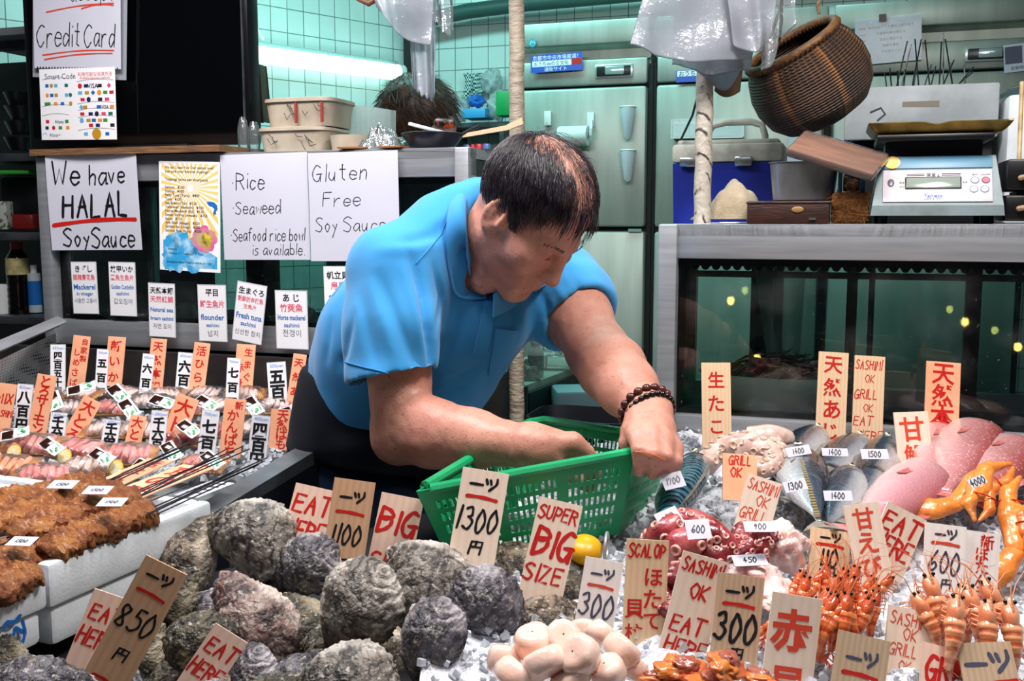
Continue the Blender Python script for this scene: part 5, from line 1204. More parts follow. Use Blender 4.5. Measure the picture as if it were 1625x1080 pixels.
chit('white slip on the orange crab claw', 1551, 763, 30, 12, 24, '4000', .10, .6)
chit('white slip between the tilefish and the EAT HERE board', 1401, 802, 14, 12, 0, '800', .05, .7)
# ================================================================== octopus
def oct_mat(name, c1, c2, c3):
    t = NT(name); t.base(t.ramp(t.noise(28, 6), [(.32, c1), (.5, c2), (.68, c3)])); t.set(rough=.22, sss=.1, coat=.4); t.bump(t.noise(150, 4), .4, .003); return t.m
OCR = oct_mat('boiled_octopus', '#5a1219', '#96353b', '#c4686a'); OCD = oct_mat('boiled_octopus_dark', '#3a0a10', '#691a22', '#91333a'); OCP = oct_mat('raw_octopus', '#b58f82', '#d2b4a8', '#e0ccc4'); OCW = oct_mat('octopus_flesh', '#d89a94', '#e6c6c0', '#efe0da')
SUK = mat('octopus_sucker_pale', '#dcb3a6', .25, 0, '#c98078', 60); SUR = mat('raw_sucker', '#c29c86', .3, 0, '#d8bfae', 50)
def arms(label, m_, sm, armlist, name='octopus', group='octopus pieces on the ice'):
    r = thing(name, label, 'octopus', tuple(Pi(*armlist[0][0][0][:2], 0)), group=group)
    for pts, r0, r1, sd, n in armlist:
        q = [Vector(p) for p in spline([np.array(Pi(x, y, u)) for x, y, u in pts], 8)]; K = len(q)
        rr = [r0 + (r1 - r0) * i / (K - 1) for i in range(K)]; a_ = part('arm', MB().tube(q, rr, 14), m_, r, world=True, sharp=None); s_ = MB()
        side = (Vector(CB) * sd[1] + UP * sd[2] + Vector(CR) * sd[0]).normalized()
        for i in range(n):
            t = (i + .5) / n * (K - 1); j = min(int(t), K - 2); p = q[j].lerp(q[j + 1], t - j); tg_ = (q[j + 1] - q[j]).normalized(); o_ = (side - tg_ * side.dot(tg_)).normalized(); b_ = tg_.cross(o_); rad = rr[j]
            for ss in (-1, 1):
                d_ = (o_ * .8 + b_ * ss * .6).normalized(); Mx = frame(p + d_ * rad * .93, tg_, d_); k = rad * .34
                s_.lathe([(k * .95, -k * .5), (k, k * .1), (k * .8, k * .45), (k * .45, k * .3), (k * .3, k * .02), (0.0001, k * -.05)], 10, Mx)
        part('suckers', s_, sm, a_, world=True)
    return r
arms('red boiled octopus arm arching under the 850 and 600 slips', OCR, SUK, [([(1040, 862, .02), (1052, 845, .05), (1085, 825, .06), (1125, 838, .055), (1150, 858, .045), (1165, 880, .03)], .020, .012, (-.5, .8, .2), 12), ([(1062, 872, .03), (1090, 862, .045), (1115, 850, .05), (1140, 850, .05)], .024, .016, (-.2, .7, -.6), 6)])
arms('dark red octopus arms with pale suckers between the boards', OCD, SUK, [([(1092, 890, .02), (1112, 878, .03), (1135, 882, .03), (1165, 868, .035), (1178, 850, .04)], .013, .016, (.1, .9, .3), 11), ([(1180, 842, .045), (1190, 862, .04), (1175, 880, .03), (1160, 893, .02)], .016, .010, (-.3, .9, .2), 9), ([(1215, 848, .04), (1205, 868, .035), (1190, 885, .025), (1215, 890, .02)], .017, .010, (0, .9, .3), 9), ([(1190, 850, .05), (1215, 845, .05), (1232, 862, .04)], .014, .011, (.1, .9, .1), 7)])
arms('dark octopus arm curled beside the SCALOP board', OCD, SUK, [([(1088, 905, .02), (1062, 918, .02), (1052, 940, .015), (1060, 958, .008), (1054, 972, .004)], .016, .008, (-.6, .8, .2), 10), ([(1100, 900, .02), (1080, 905, .03), (1070, 925, .03)], .012, .010, (-.3, .8, .3), 5)])
arms('pale raw octopus coiled under the tall board by the case corner', OCP, SUR, [([(1118, 738, .02), (1140, 716, .035), (1175, 705, .05), (1215, 704, .05), (1232, 722, .045)], .020, .020, (.1, .6, .7), 10), ([(1180, 722, .05), (1200, 712, .065), (1222, 715, .065), (1228, 735, .055), (1205, 745, .05), (1200, 730, .06)], .020, .012, (.1, .8, .5), 12), ([(1195, 700, .05), (1222, 694, .06), (1248, 698, .05)], .026, .018, (0, -1, 0), 1)], 'octopus')
def lump(name, label, cat, px, py, up, r_, seed, m_, amp=.25, group=None, rotz=0, fr=2.4):
    me = MB().ell((0, 0, 0), (1, 1, 1), nu=40, nv=26); v = me.V(); v = v * (1 + amp * fbm(v + seed * 3.1, fr, 4, seed))[:, None] * np.array(r_); me.v = [v]
    return solo(name, me, m_, label, cat, group, M=TRS(Pi(px, py, up), (.2, .1, rotz)), sharp=None)
lump('octopus_lump', 'pale pink octopus head piece next to the 900 slip', 'octopus', 1246, 868, .02, (.030, .026, .030), 3, OCW, .35, 'octopus pieces on the ice')
lump('octopus_lump', 'pale octopus piece with red rim under the narrow slip', 'octopus', 1200, 912, .01, (.036, .030, .016), 5, OCW, .3, 'octopus pieces on the ice', .5)
lump('octopus_lump', 'pale octopus skin lying beside the 300 yen board', 'octopus', 1222, 936, .006, (.030, .034, .012), 6, OCW, .35, 'octopus pieces on the ice', -.4)
# ================================================================== scallops and clam flesh
SCM = mat('scallop_flesh', '#f0d3c4', .18, 0, '#e8bba6', 22, 4, .25, 70, sss=.3, sssr=(1, .5, .35), coat=.5)
for i, (px, py, w_, h_, up) in enumerate([(846, 1018, 62, 46, .038), (893, 1012, 58, 40, .042), (800, 1046, 52, 46, .020), (918, 1040, 66, 46, .045), (868, 1052, 74, 44, .034), (818, 1076, 74, 44, .016), (985, 1030, 62, 40, .028), (955, 1006, 46, 34, .022), (964, 1066, 60, 42, .026), (905, 1078, 66, 40, .022), (1004, 1060, 48, 36, .008), (925, 1000, 40, 36, .02)]):
    p = Pi(px, py, up); k = p.y / 1600; a, c = w_ * k / 1.85, h_ * k / 2
    m = MB().lathe([(.001, -c), (a * .7, -c * .97), (a * .93, -c * .75), (a, -c * .2), (a * .98, c * .45), (a * .85, c * .88), (a * .55, c), (.001, c * .97)], 40); v = m.V(); v = v * (1 + .10 * fbm(v * 30 + i * 5, 1.2, 3, i))[:, None]; m.v = [v]
    solo('scallop', m, SCM, 'pale pink scallop flesh in the pile before the 300 yen board', 'scallop', 'raw scallops piled on the ice', M=TRS(p, (rs.uniform(.2, .9), rs.uniform(-.5, .5), rs.uniform(0, 6))), sharp=None)
CLM = mat('clam_flesh', '#d9813a', .2, 0, '#c7603a', 26, 5, .4, 90, sss=.2, coat=.5); CLD = mat('clam_foot', '#a9634f', .2, 0, '#8e4238', 30, 5, .4, 80, coat=.5)
for i, (px, py, w_, up, rz) in enumerate([(1082, 1062, 86, .022, .3), (1152, 1056, 92, .030, 1.2), (1206, 1080, 80, .014, 2.2), (1048, 1084, 80, .010, 2.8), (1124, 1086, 90, .016, .8)]):
    p = Pi(px, py, up); k = w_ * p.y / 3200; r = thing('clam_flesh', 'orange red clam flesh piled before the big two-character board', 'shellfish', M=TRS(p, (.35, .1, rz)), group='red clam flesh at the lower edge')
    me = MB().ell((0, 0, 0), (1, 1, 1), nu=48, nv=28); v = me.V(); v = v * (1 + .30 * fbm(v + i * 4, 2.2, 4, i + 20))[:, None] * np.array((k, k * .62, k * .34)); me.v = [v]; part('mantle', me, CLM, r, sharp=None)
    me = MB().ell((0, 0, 0), (1, 1, 1), nu=30, nv=18); v = me.V(); v[:, 2] += .5 * (v[:, 0] ** 2); v = v * (1 + .2 * fbm(v + i * 3, 3, 3, i))[:, None] * np.array((k * .55, k * .40, k * .26)) + np.array((k * .1, 0, k * .24)); me.v = [v]; part('foot', me, CLD, r, sharp=None)
# ================================================================== shrimps
def shrimp_proto(name, label, group, shellm, headm, legm, L, fat, stripes):
    r = thing(name, label, 'shrimp', group=group); T = lambda t: Vector((L * (.12 - .62 * t), 0, L * (-.02 + .10 * math.sin(t * 1.9) - .30 * t * t)))
    q = [T(i / 40) for i in range(41)]; rr = []
    for i in range(41):
        t = i / 40; seg = (t * 6.2) % 1; rr.append(L * fat * (1 - .62 * t) * (1 + .11 * seg - .05))
    part('abdomen', MB().tube(q, rr, 18, up=(0, 1, 0), flat=1.2), shellm, r, sharp=None)
    me = MB().ell((0, 0, 0), (1, 1, 1), nu=24, nv=16); v = me.V(); v = v * np.array((L * .23, L * fat * .92, L * fat * 1.12)); v[:, 2] *= 1 - .45 * np.clip(v[:, 0] / (L * .23), 0, 1); v += np.array((L * .26, 0, -.005 * L)); me.v = [v]; cp = part('carapace', me, headm, r, sharp=None)
    rs_ = MB().tube([(L * .22, 0, L * fat * .95), (L * .36, 0, L * fat * 1.02), (L * .52, 0, L * fat * .95), (L * .72, 0, L * fat * 1.5)], [L * .022, L * .020, L * .012, L * .002], 6, flat=.5)
    for i in range(6): rs_.add([(L * (.28 + i * .05), 0, L * fat * 1.05), (L * (.31 + i * .05), 0, L * fat * 1.05), (L * (.32 + i * .05), 0, L * fat * 1.28), (L * (.30 + i * .05), .001, L * fat * 1.05)], [(0, 1, 2), (2, 3, 0)])
    part('rostrum', rs_, legm, cp)
    for s_ in (-1, 1): part('eye', MB().ell((L * .445, s_ * L * fat * .50, L * fat * .45), (L * .030,) * 3, nu=10, nv=7), EYEB, r)
    an = MB(); rr_ = random.Random(len(label))
    for i in range(2):
        s_ = 1 if i % 2 else -1; an.tube([(L * .45, s_ * L * .03, 0), (L * .70, s_ * L * (.10 + .05 * i), L * .10), (L * .9, s_ * L * (.25 + .06 * i), L * .06), (L * 1.05, s_ * L * (.5 + .05 * i), L * -.08)], [L * .009, L * .007, L * .005, L * .003], 4)
    part('antennae', an, legm, r)
    for i in range(5):
        for s_ in (-1, 1): part('leg', MB().tube([(L * (.36 - .07 * i), s_ * L * fat * .5, -L * fat * .7), (L * (.42 - .07 * i), s_ * L * fat * 1.1, -L * fat * 1.5), (L * (.36 - .08 * i), s_ * L * fat * 1.2, -L * fat * 2.2)], [L * .014, L * .010, L * .005], 5), legm, r)
    tp = T(1.0); tf = MB()
    for a in (-.5, -.2, .1, .45): tf.add([(tp.x, tp.y, tp.z + .003), (tp.x - L * .10, L * (a * .5 - .035), tp.z - L * .06), (tp.x - L * .17, L * a * .55, tp.z - L * .11), (tp.x - L * .10, L * (a * .5 + .035), tp.z - L * .06), (tp.x, tp.y, tp.z)], [(0, 1, 2, 3), (4, 3, 2, 1)])
    part('tail_fan', tf, legm, r, smooth=False); return r
def banded(name, c1, c2, c3, sc):
    t = NT(name); wv = t.n('TexWave', _bands_direction='X', Scale=sc, Distortion=1.2, Detail=2.0); t.l(t.coord(), wv.inputs[0]); c = t.ramp(wv.outputs['Fac'], [(.15, c2), (.5, c1)])
    c = t.mix(t.ramp(t.noise(30, 4), [(.45, 0.0), (.7, .7)]), c, c3); t.base(c); t.set(rough=.2, coat=.5, sss=.12); t.bump(wv.outputs['Fac'], .25, .003); return t.m
AMS = banded('sweet_shrimp_shell', '#d9703a', '#b8431f', '#e09a5e', 26); AMH = mat('sweet_shrimp_head', '#cf5a2c', .22, 0, '#8f3a22', 30, 5, coat=.5); AML = mat('shrimp_legs_red', '#c2401f', .35, 0, '#dd7a48', 40)
BOS = banded('botan_shrimp_shell', '#e0976a', '#b5562f', '#ecc3a0', 30); BOH = mat('botan_shrimp_head', '#d98056', .22, 0, '#e8b890', 24, 5, coat=.5); BOL = mat('shrimp_legs_pale', '#d97a4c', .35, 0, '#eaa37d', 40)
pa = shrimp_proto('sweet_shrimp', 'orange sweet shrimp with head up in the bunch before the red-lettered boards', 'sweet shrimps bunched on the ice', AMS, AMH, AML, .062, .118, 0)
pb = shrimp_proto('botan_shrimp', 'large pale orange shrimp in the pile before the 600 yen board', 'botan shrimps piled by the frame edge', BOS, BOH, BOL, .075, .128, 1)
def put_shrimp(proto, first, hx, hy, ang, up, roll, s_):
    a = R(ang); xa = Vector(CR) * math.cos(a) + (Vector(CU) * .85 + Vector((0, .45, 0))) * math.sin(a); s_ *= .95; M = frame(Pi(hx, hy, up) + Vector((0, .02, 0)), xa, UP + Vector(CB) * .25 + Vector(CR) * roll) @ Matrix.Scale(s_, 4)
    if first: proto.matrix_basis = M; return proto
    return dup(proto, M)
for i, (x, y, an, up, ro, s_) in enumerate([(1268, 948, 60, .012, .2, 1), (1298, 944, 52, .016, -.2, 1), (1322, 960, 55, .026, .1, 1.1), (1352, 958, 65, .020, -.3, 1), (1378, 955, 50, .018, .2, 1), (1404, 948, 42, .014, 0, .95), (1310, 985, 58, .030, .3, 1.1), (1340, 992, 62, .032, -.1, 1.15), (1368, 985, 48, .026, .2, 1.05), (1395, 985, 70, .020, -.2, 1),
                                            (1295, 1010, 40, .02, .3, 1), (1330, 1022, 50, .03, 0, 1.05), (1360, 1020, 95, .028, -.4, 1), (1260, 975, 30, .012, .2, .9), (1245, 1000, 20, .008, .1, .9), (1305, 1040, 35, .018, .2, .95), (1255, 1022, 15, .01, -.2, .9), (1282, 960, 72, .02, .1, 1), (1318, 940, 80, .018, -.1, 1), (1338, 945, 60, .022, .2, 1), (1362, 942, 70, .02, .1, 1), (1386, 970, 55, .02, 0, 1), (1350, 1005, 75, .034, .1, 1.1), (1322, 1005, 64, .032, -.2, 1.1), (1378, 1010, 58, .026, .2, 1), (1285, 990, 44, .022, .2, 1), (1268, 1000, 30, .014, .1, 1)]):
    y = y if y < 990 else 990 + (y - 990) * .3
    put_shrimp(pa, i == 0, x, y, an, up, ro, s_)
for i, (x, y, an, up, ro, s_) in enumerate([(1500, 972, 98, .028, -.2, 1.1), (1486, 996, 112, .016, .2, 1.0), (1528, 1010, 75, .030, .1, 1.1), (1562, 990, 95, .024, -.2, 1.05), (1602, 982, 110, .026, -.3, 1.15), (1582, 1015, 80, .022, .2, 1.05), (1622, 1020, 85, .018, 0, 1.1), (1545, 985, 88, .018, .1, 1)]):
    put_shrimp(pb, i == 0, x, y, an, up, ro, s_)
# ================================================================== snow crab claws
CRB = mat('crab_shell', '#e08f3e', .3, 0, '#d46f2c', 18, 5, .35, 120, coat=.3); CRW = mat('crab_meat', '#ecd6b4', .35, 0, '#e0bd8e', 24, 5, .5, 80); BAND = mat('red_rubber', '#b5221c', .45)
def sdf_part(name, fn, h, lo, hi, m_, root, amp=0.0, fr=60):
    S_ = SDF(lo, hi, h); fn(S_); v, f = S_.mesh(); v = smooth_mesh(v, f, 1)
    if amp: v = v + normals(v, f) * (amp * fbm(v, fr, 3, 2))[:, None]
    return part(name, (v, f), m_, root, sharp=None)
def claw(label, px, py, up, ang, tilt, s_, mirror=1, arm=True):
    a = R(ang); xa = Vector(CR) * math.cos(a) + (Vector(CU) * .7 + Vector((0, .7, 0))) * math.sin(a); M = frame(Pi(px, py, up), xa, UP + Vector(CB) * tilt) @ Matrix.Diagonal((s_, s_ * mirror, s_, 1))
    r = thing('crab_claw', label, 'crab', M=M, group='orange crab claws on the ice')
    def palm(S_):
        S_.cap((-.045, 0, 0), (.0, .004, 0), .014, .021, .008, ax=(0, 0, 1), fl=.7); S_.chain([(.0, .012, 0), (.035, .016, .002), (.066, .004, .003)], [.013, .010, .0035], .006)
    sdf_part('claw_palm', palm, .0022, (-.07, -.035, -.03), (.08, .04, .03), CRB, r, .0008, 120)
    def dactyl(S_): S_.chain([(.004, -.012, 0), (.036, -.016, .002), (.064, -.003, .003)], [.010, .008, .003], .005)
    sdf_part('moving_finger', dactyl, .0022, (-.02, -.035, -.02), (.08, .02, .02), CRB, r, .0006, 120)
    part('rubber_band', MB().tube([(.018, .026 * math.cos(t), .014 * math.sin(t)) for t in np.linspace(0, 6.283, 20)], .0012, 5), BAND, r)
    if not arm: return r
    def arm_(S_): S_.chain([(-.055, .0, -.002), (-.085, .012, -.004), (-.150, .050, -.008)], [.013, .016, .014], .006, ax=(0, 0, 1), fl=.75)
    sdf_part('arm_segment', arm_, .0026, (-.18, -.03, -.03), (-.03, .08, .03), CRB, r, .0008, 110)
    def meat(S_): S_.ell((-.158, .056, -.008), (.018, .015, .013), None, .01); S_.ell((-.150, .066, -.004), (.010, .010, .008), None, .01)
    sdf_part('meat', meat, .0025, (-.19, .03, -.03), (-.12, .09, .02), CRW, r, .003, 120)
    return r
claw('orange crab claw lying with pale meat toward the EAT HERE board', 1556, 772, .055, 30, .7, .98)
claw('crab claw pincer pointing down with red band', 1558, 778, .075, 245, .7, .80, -1, False)
claw('crab claw at the frame edge with pale meat below', 1616, 822, .045, 66, .6, 1.0)
claw('crab claw nearest the frame edge, half cut off', 1640, 850, .035, 75, .6, .8, -1)
# ================================================================== foam boxes with grilled eel
FOAM = mat('white_foam', '#dfe6ea', .55, 0, '#d3dbe0', 20, 5, .25, 260, bdist=.002); PAPER = mat('liner_paper', '#e3e2e6', .7)
c0, c1 = Pz(76, 896, 1.10), Pz(336, 794, 1.10); xb = (c1 - c0).normalized(); Lb = (c1 - c0).length
def foam_box(label, M, L, W, Hb, wall=.022, fill=.012):
    r = thing('foam_box', label, 'box', M=M); m = MB(); h1 = Hb * .52
    for (cx, cy, sx, sy) in ((L / 2, wall / 2, L, wall), (L / 2, W - wall / 2, L, wall), (wall / 2, W / 2, wall, W - 2 * wall), (L - wall / 2, W / 2, wall, W - 2 * wall)):
        m.rbox((cx, cy, -h1 / 2), (sx, sy, h1), .006, seg=2)
    m.rbox((L / 2, W / 2, -h1 - (Hb - h1) / 2), (L - .012, W - .012, Hb - h1 - .0006), .008); m.rbox((L / 2, W / 2, -h1 + .006), (L - .04, W - .04, .012), .003)
    part('foam_body', m, FOAM, r)
    part('paper_liner', shell(lambda u, v: (wall + u * (L - 2 * wall), wall + v * (W - 2 * wall), -fill - .010 + .02 * max(0, abs(v - .5) * 2 - .7) + .003 * math.sin(u * 17 + v * 9)), 20, 20, .001), PAPER, r); return r
foam_box('white foam box with stepped rim full of grilled eel', frame(c0, xb, UP), Lb, .42, .105)
fb = foam_box('white foam box with blue brush mark at the lower corner', frame(c0 - xb * .262 - N * 0 + Vector((.004, 0, -.004)), xb, UP), .255, .42, .088)
mk = MB()
for i, q in enumerate([[(.214, -.040), (.205, -.044), (.197, -.041), (.192, -.046)], [(.216, -.060), (.207, -.052), (.203, -.060), (.196, -.066)], [(.217, -.048), (.219, -.062), (.214, -.072), (.204, -.070)]]):
    tmp = MB(); ribbon(tmp, [np.array(p) for p in spline([np.array(p) for p in q])], .005, 0, i); v = tmp.V(); mk.add(np.stack([v[:, 0], np.full(len(v), -.0006), v[:, 1]], 1), tmp.f)
part('blue_mark', mk, INK['blu'], fb, smooth=False)
def eel_mat():
    t = NT('grilled_eel'); co = t.coord(); n1 = t.noise(60, 6, co, .7); n2 = t.noise(14, 4, co)
    c = t.ramp(n1, [(.3, '#5a260e'), (.43, '#9a5220'), (.56, '#c47c38'), (.70, '#dda058')]); c = t.mix(t.ramp(n2, [(.45, 0.0), (.66, .55)]), c, '#6b2c12'); t.base(c); t.set(rough=.5, coat=.12); t.bump(t.noise(210, 5, co, .7), 1.0, .009); return t.m
EEL = eel_mat()
def eel(a, q, wd, z, th, label, seed):
    A_, B_ = Pz(*a, z), Pz(*q, z); L = (B_ - A_).length; M = frame((A_ + B_) / 2, B_ - A_, UP); me = MB()
    NXe, NYe = 130, 44; v = []; f = []
    for i in range(NXe):
        for j in range(NYe):
            u = i / (NXe - 1); an = 2 * math.pi * j / NYe; e_ = (1 - abs(2 * u - 1) ** 5) ** .5 if 0 < u < 1 else .02
            v.append((L * (u - .5), wd / 2 * e_ * np.sign(math.cos(an)) * abs(math.cos(an)) ** .6, th / 2 * e_ * np.sign(math.sin(an)) * abs(math.sin(an)) ** .8))
    for i in range(NXe - 1):
        for j in range(NYe): f.append((i * NYe + j, (i + 1) * NYe + j, (i + 1) * NYe + (j + 1) % NYe, i * NYe + (j + 1) % NYe))
    v = np.array(v); v[:, 2] += .004 * np.cos(v[:, 1] / wd * 9) + .004 * vn(v + seed, 30, seed); v[:, 1] += .004 * vn(v * [1, .1, 1] + seed, 40, seed + 2); nz = .0032 * fbm(v + seed, 90, 3, seed) + .0042 * fbm(v + seed, 230, 2, seed); v[:, 2] += nz; v[:, 1] += nz * .6
    me.add(v, f); return solo('grilled_eel', me, EEL, label, 'grilled eel', 'grilled eel fillets in the foam boxes', M=M, sharp=None)
eel((62, 872), (243, 806), .056, 1.112, .026, 'grilled eel fillet nearest the rim of the stepped foam box', 1)
eel((18, 848), (218, 782), .055, 1.120, .026, 'grilled eel fillet second from the rim, under a price slip', 2)
eel((-40, 838), (190, 768), .055, 1.124, .026, 'grilled eel fillet third from the rim', 3)
eel((-60, 812), (165, 758), .05, 1.124, .024, 'grilled eel fillet farthest back beside the white card', 4)
eel((-80, 925), (86, 868), .058, 1.100, .024, 'grilled eel fillet in the box with the blue mark', 5)
eel((-100, 905), (40, 862), .05, 1.104, .02, 'grilled eel fillet behind the one in the blue marked box', 6)
eel((-80, 955), (60, 905), .056, 1.094, .022, 'grilled eel fillet lowest in the box with the blue mark', 7)
SKW = mat('skewer_steel', '#5b5c60', .3, .9, '#2c2c2f', 40)
def skewer(a, za, q, zb, r_=.0011, label='thin steel skewer running from the grilled eel to the counter rim', group='steel skewers of the grilled eel'):
    solo('skewer', MB().tube([Pz(*a, za), Pz(*q, zb)], [r_, r_ * .9], 6), SKW, label, 'skewer', group)
rs = random.Random(3)
for a, q in [((150, 772), (322, 691)), ((158, 770), (333, 694)), ((165, 772), (318, 700)), ((140, 776), (300, 704)), ((200, 790), (385, 708)), ((212, 792), (396, 712)), ((205, 796), (372, 716)), ((218, 788), (360, 712)), ((190, 790), (342, 726)),
             ((240, 806), (424, 726)), ((243, 812), (420, 731)), ((236, 814), (410, 737)), ((246, 808), (398, 738)), ((232, 818), (380, 742)), ((250, 815), (365, 762)), ((225, 800), (300, 770))]:
    skewer(a, 1.118, q, 1.133 + rs.uniform(0, .006))
for a, q in [((-30, 868), (70, 832)), ((-30, 862), (60, 828)), ((-20, 872), (66, 838)), ((-25, 856), (48, 832)), ((0, 850), (30, 838))]: skewer(a, 1.113, q, 1.118, label='skewer end poking out of the eel at the frame edge')
for i, (x, y, an, lb) in enumerate([(100, 768, -6, 'white price slip on the farthest eel fillet'), (155, 777, -4, 'white price slip at the end of the third eel fillet'), (178, 796, -4, 'white price slip on the eel fillet under the skewers'), (35, 858, -12, 'white price slip over the skewer ends')]):
    chit(lb, x, y, 42, 11, an, '1500', tiltb=.15, q=Pz(x, y, 1.148 if i != 3 else 1.128))
board('name_card', 'blank white card lying between the eel and the sashimi', 'card', sheet_frame(None, None, None, 0, pts=(Pz(-20, 766, 1.125), Pz(58, 771, 1.125), Pz(-30, 808, 1.118))), 'paper', [('h', 'x1-0', .6, .35, .16, .12, {}, 'dgr')], .0008)
# cards lying under the skewers
board('sign_board', 'orange card with red writing lying under the skewers, farther one', 'sign', sheet_frame(None, None, None, 0, pts=(Pz(236, 727, 1.118), Pz(278, 730, 1.118), Pz(150, 768, 1.112))), 'orange', [col('活はも', .5, .05, .95, .72)], .0015)
board('sign_board', 'orange card with red writing lying under the skewers near the rim', 'sign', sheet_frame(None, None, None, 0, pts=(Pz(290, 736, 1.116), Pz(340, 742, 1.116), Pz(196, 790, 1.108))), 'orange', [col('京の味', .5, .05, .95, .80)], .0015)
board('paper_notice', 'small dark printed sheet on the counter rim by the foam box', 'notice', sheet_frame(None, None, None, 0, pts=(Pz(335, 762, 1.10), Pz(372, 766, 1.10), Pz(285, 786, 1.10))), 'paper', [('p', '■■■■', .5, .15 + .2 * i, .2, .01, 'gry') for i in range(4)], .0008)
# ================================================================== sashimi packs
FILM = film('cling_film', (.9, .93, .95), .05, .08, 2.2, 60, .8); TRAY = mat('pack_tray', '#d79a3f', .4, 0, '#b9772b', 20); TRAYB = mat('pack_tray_dark', '#1c1a18', .3)
SASH = {k: mat('sashimi_' + k, a, .22, 0, b_, 40, 4, .2, 120, sss=.25, coat=.5) for k, a, b_ in (('pink', '#e39a93', '#d67f7c'), ('salmon', '#e5885c', '#eca57e'), ('red', '#a33440', '#b8525a'), ('white', '#e4d8d2', '#e0bdb6'))}
LEM = mat('lemon_rind', '#e9b93a', .4); LEMF = mat('lemon_flesh', '#f0d98a', .3, 0, '#f5ecc6', 30)
def pack(px, py, kind, rz, s_, label, tray=TRAY, n=7):
    p = ps(px, py, .004); r = thing('sashimi_pack', label, 'sashimi pack', M=TRS(p, (R(14), 0, rz), s_), group='wrapped sashimi packs in the counter')
    L, W = .11, .07
    tr_ = shell(lambda u, v: ((u - .5) * L, (v - .5) * W, .012 * max(abs(2 * u - 1) ** 4, abs(2 * v - 1) ** 4)), 13, 11, .0014); part('tray', tr_, tray, r)
    rr = random.Random(int(px * 7 + py))
    for i in range(n):
        sl = MB().rbox((0, 0, 0), (.010, .046, .019), .004); part('slice', sl, SASH[kind], r, smooth=True).matrix_basis = TRS((-.036 + i * .0118, rr.uniform(-.003, .003), .016 + .004 * math.sin(i)), (rr.uniform(-.1, .1), .65 + rr.uniform(-.1, .1), rr.uniform(-.15, .15)))
    f_ = MB().grid(lambda u, v: ((u - .5) * L * 1.04, (v - .5) * W * 1.04, .012 + .020 * (1 - abs(2 * u - 1) ** 3) * (1 - abs(2 * v - 1) ** 3) + .0015 * math.sin(u * 23 + v * 11)), 16, 12); part('film', f_, FILM, r); return r
packs = [(50, 716, 'pink', .1, 1.0, 'sashimi pack with pink slices below the 800 yen strip'), (128, 722, 'pink', -.4, .95, 'sashimi pack of pink slices between two lemon halves'), (200, 732, 'pink', .2, 1.0, 'sashimi pack by the low 1600 yen strip'),
         (6, 752, 'salmon', .1, 1.0, 'pink sashimi pack cut by the frame beside the eel'), (70, 764, 'pink', .3, .95, 'sashimi pack directly behind the eel fillets'), (6, 706, 'salmon', 0, .9, 'orange salmon pack at the counter edge'), (140, 752, 'white', .1, .9, 'pale sashimi pack behind the farthest eel'),
         (292, 702, 'red', -.3, 1.0, 'dark red tuna pack beside the large toro board'), (228, 690, 'white', .2, .9, 'pale sashimi pack behind the small toro board'), (322, 745, 'pink', -.1, .8, 'small sashimi pack near the rim under the skewers'), (170, 690, 'white', .1, .85, 'pale pack behind the low 1600 yen strip')]
for q in packs: pack(*q)
for i, (x, y, k) in enumerate([(70, 660, 'white'), (120, 655, 'white'), (180, 655, 'pink'), (240, 645, 'white'), (300, 655, 'red'), (345, 650, 'white'), (395, 655, 'white'), (440, 650, 'white'), (130, 632, 'white'), (200, 632, 'white'), (265, 634, 'white'), (330, 632, 'white'), (390, 632, 'white'), (60, 632, 'pink'), (350, 690, 'red'), (400, 690, 'white')]):
    pack(x, y, k, rs.uniform(-.5, .5), .85, 'wrapped sashimi pack among the signs in the back rows', TRAYB if i % 2 else TRAY, 6)
def lemon(px, py, label):
    p = ps(px, py, .022); k = 13 * p.y / 1600; M = frame(p, CR + CB * .2, Vector(CU) * .8 + Vector(CB) * .2); r = thing('lemon_half', label, 'lemon', M=M @ Matrix.Rotation(R(60), 4, 'X'))
    part('rind', MB().lathe([(.0005, -k * .5), (k * .7, -k * .35), (k, 0), (k * .98, k * .06), (k * .86, k * .06)], 28), LEM, r); part('flesh', MB().lathe([(k * .87, k * .055), (k * .4, k * .05), (.0004, k * .05)], 28), LEMF, r)
    sg = MB()
    for i in range(9): a = i * .698; sg.box((k * .45, 0, k * .065), (k * .8, k * .05, .0004), Matrix.Rotation(a, 4, 'Z'))
    part('segment_walls', sg, mat('lemon_pith', '#f6efd9', .5), r)
lemon(22, 717, 'lemon half on the pink pack below the MIX board'); lemon(102, 724, 'lemon half in the middle between two sauce sachets'); lemon(184, 742, 'lemon half behind the skewers'); lemon(36, 769, 'lemon half half hidden behind the eel fillets')
SACH = mat('sachet_film', '#cfd9d8', .15, 0, '#e5ecea', 30, 4, .6, 60); SAUCE = mat('soy_sauce_sachet', '#2a1512', .12); GRN = mat('green_print', '#2f9c5b', .4)
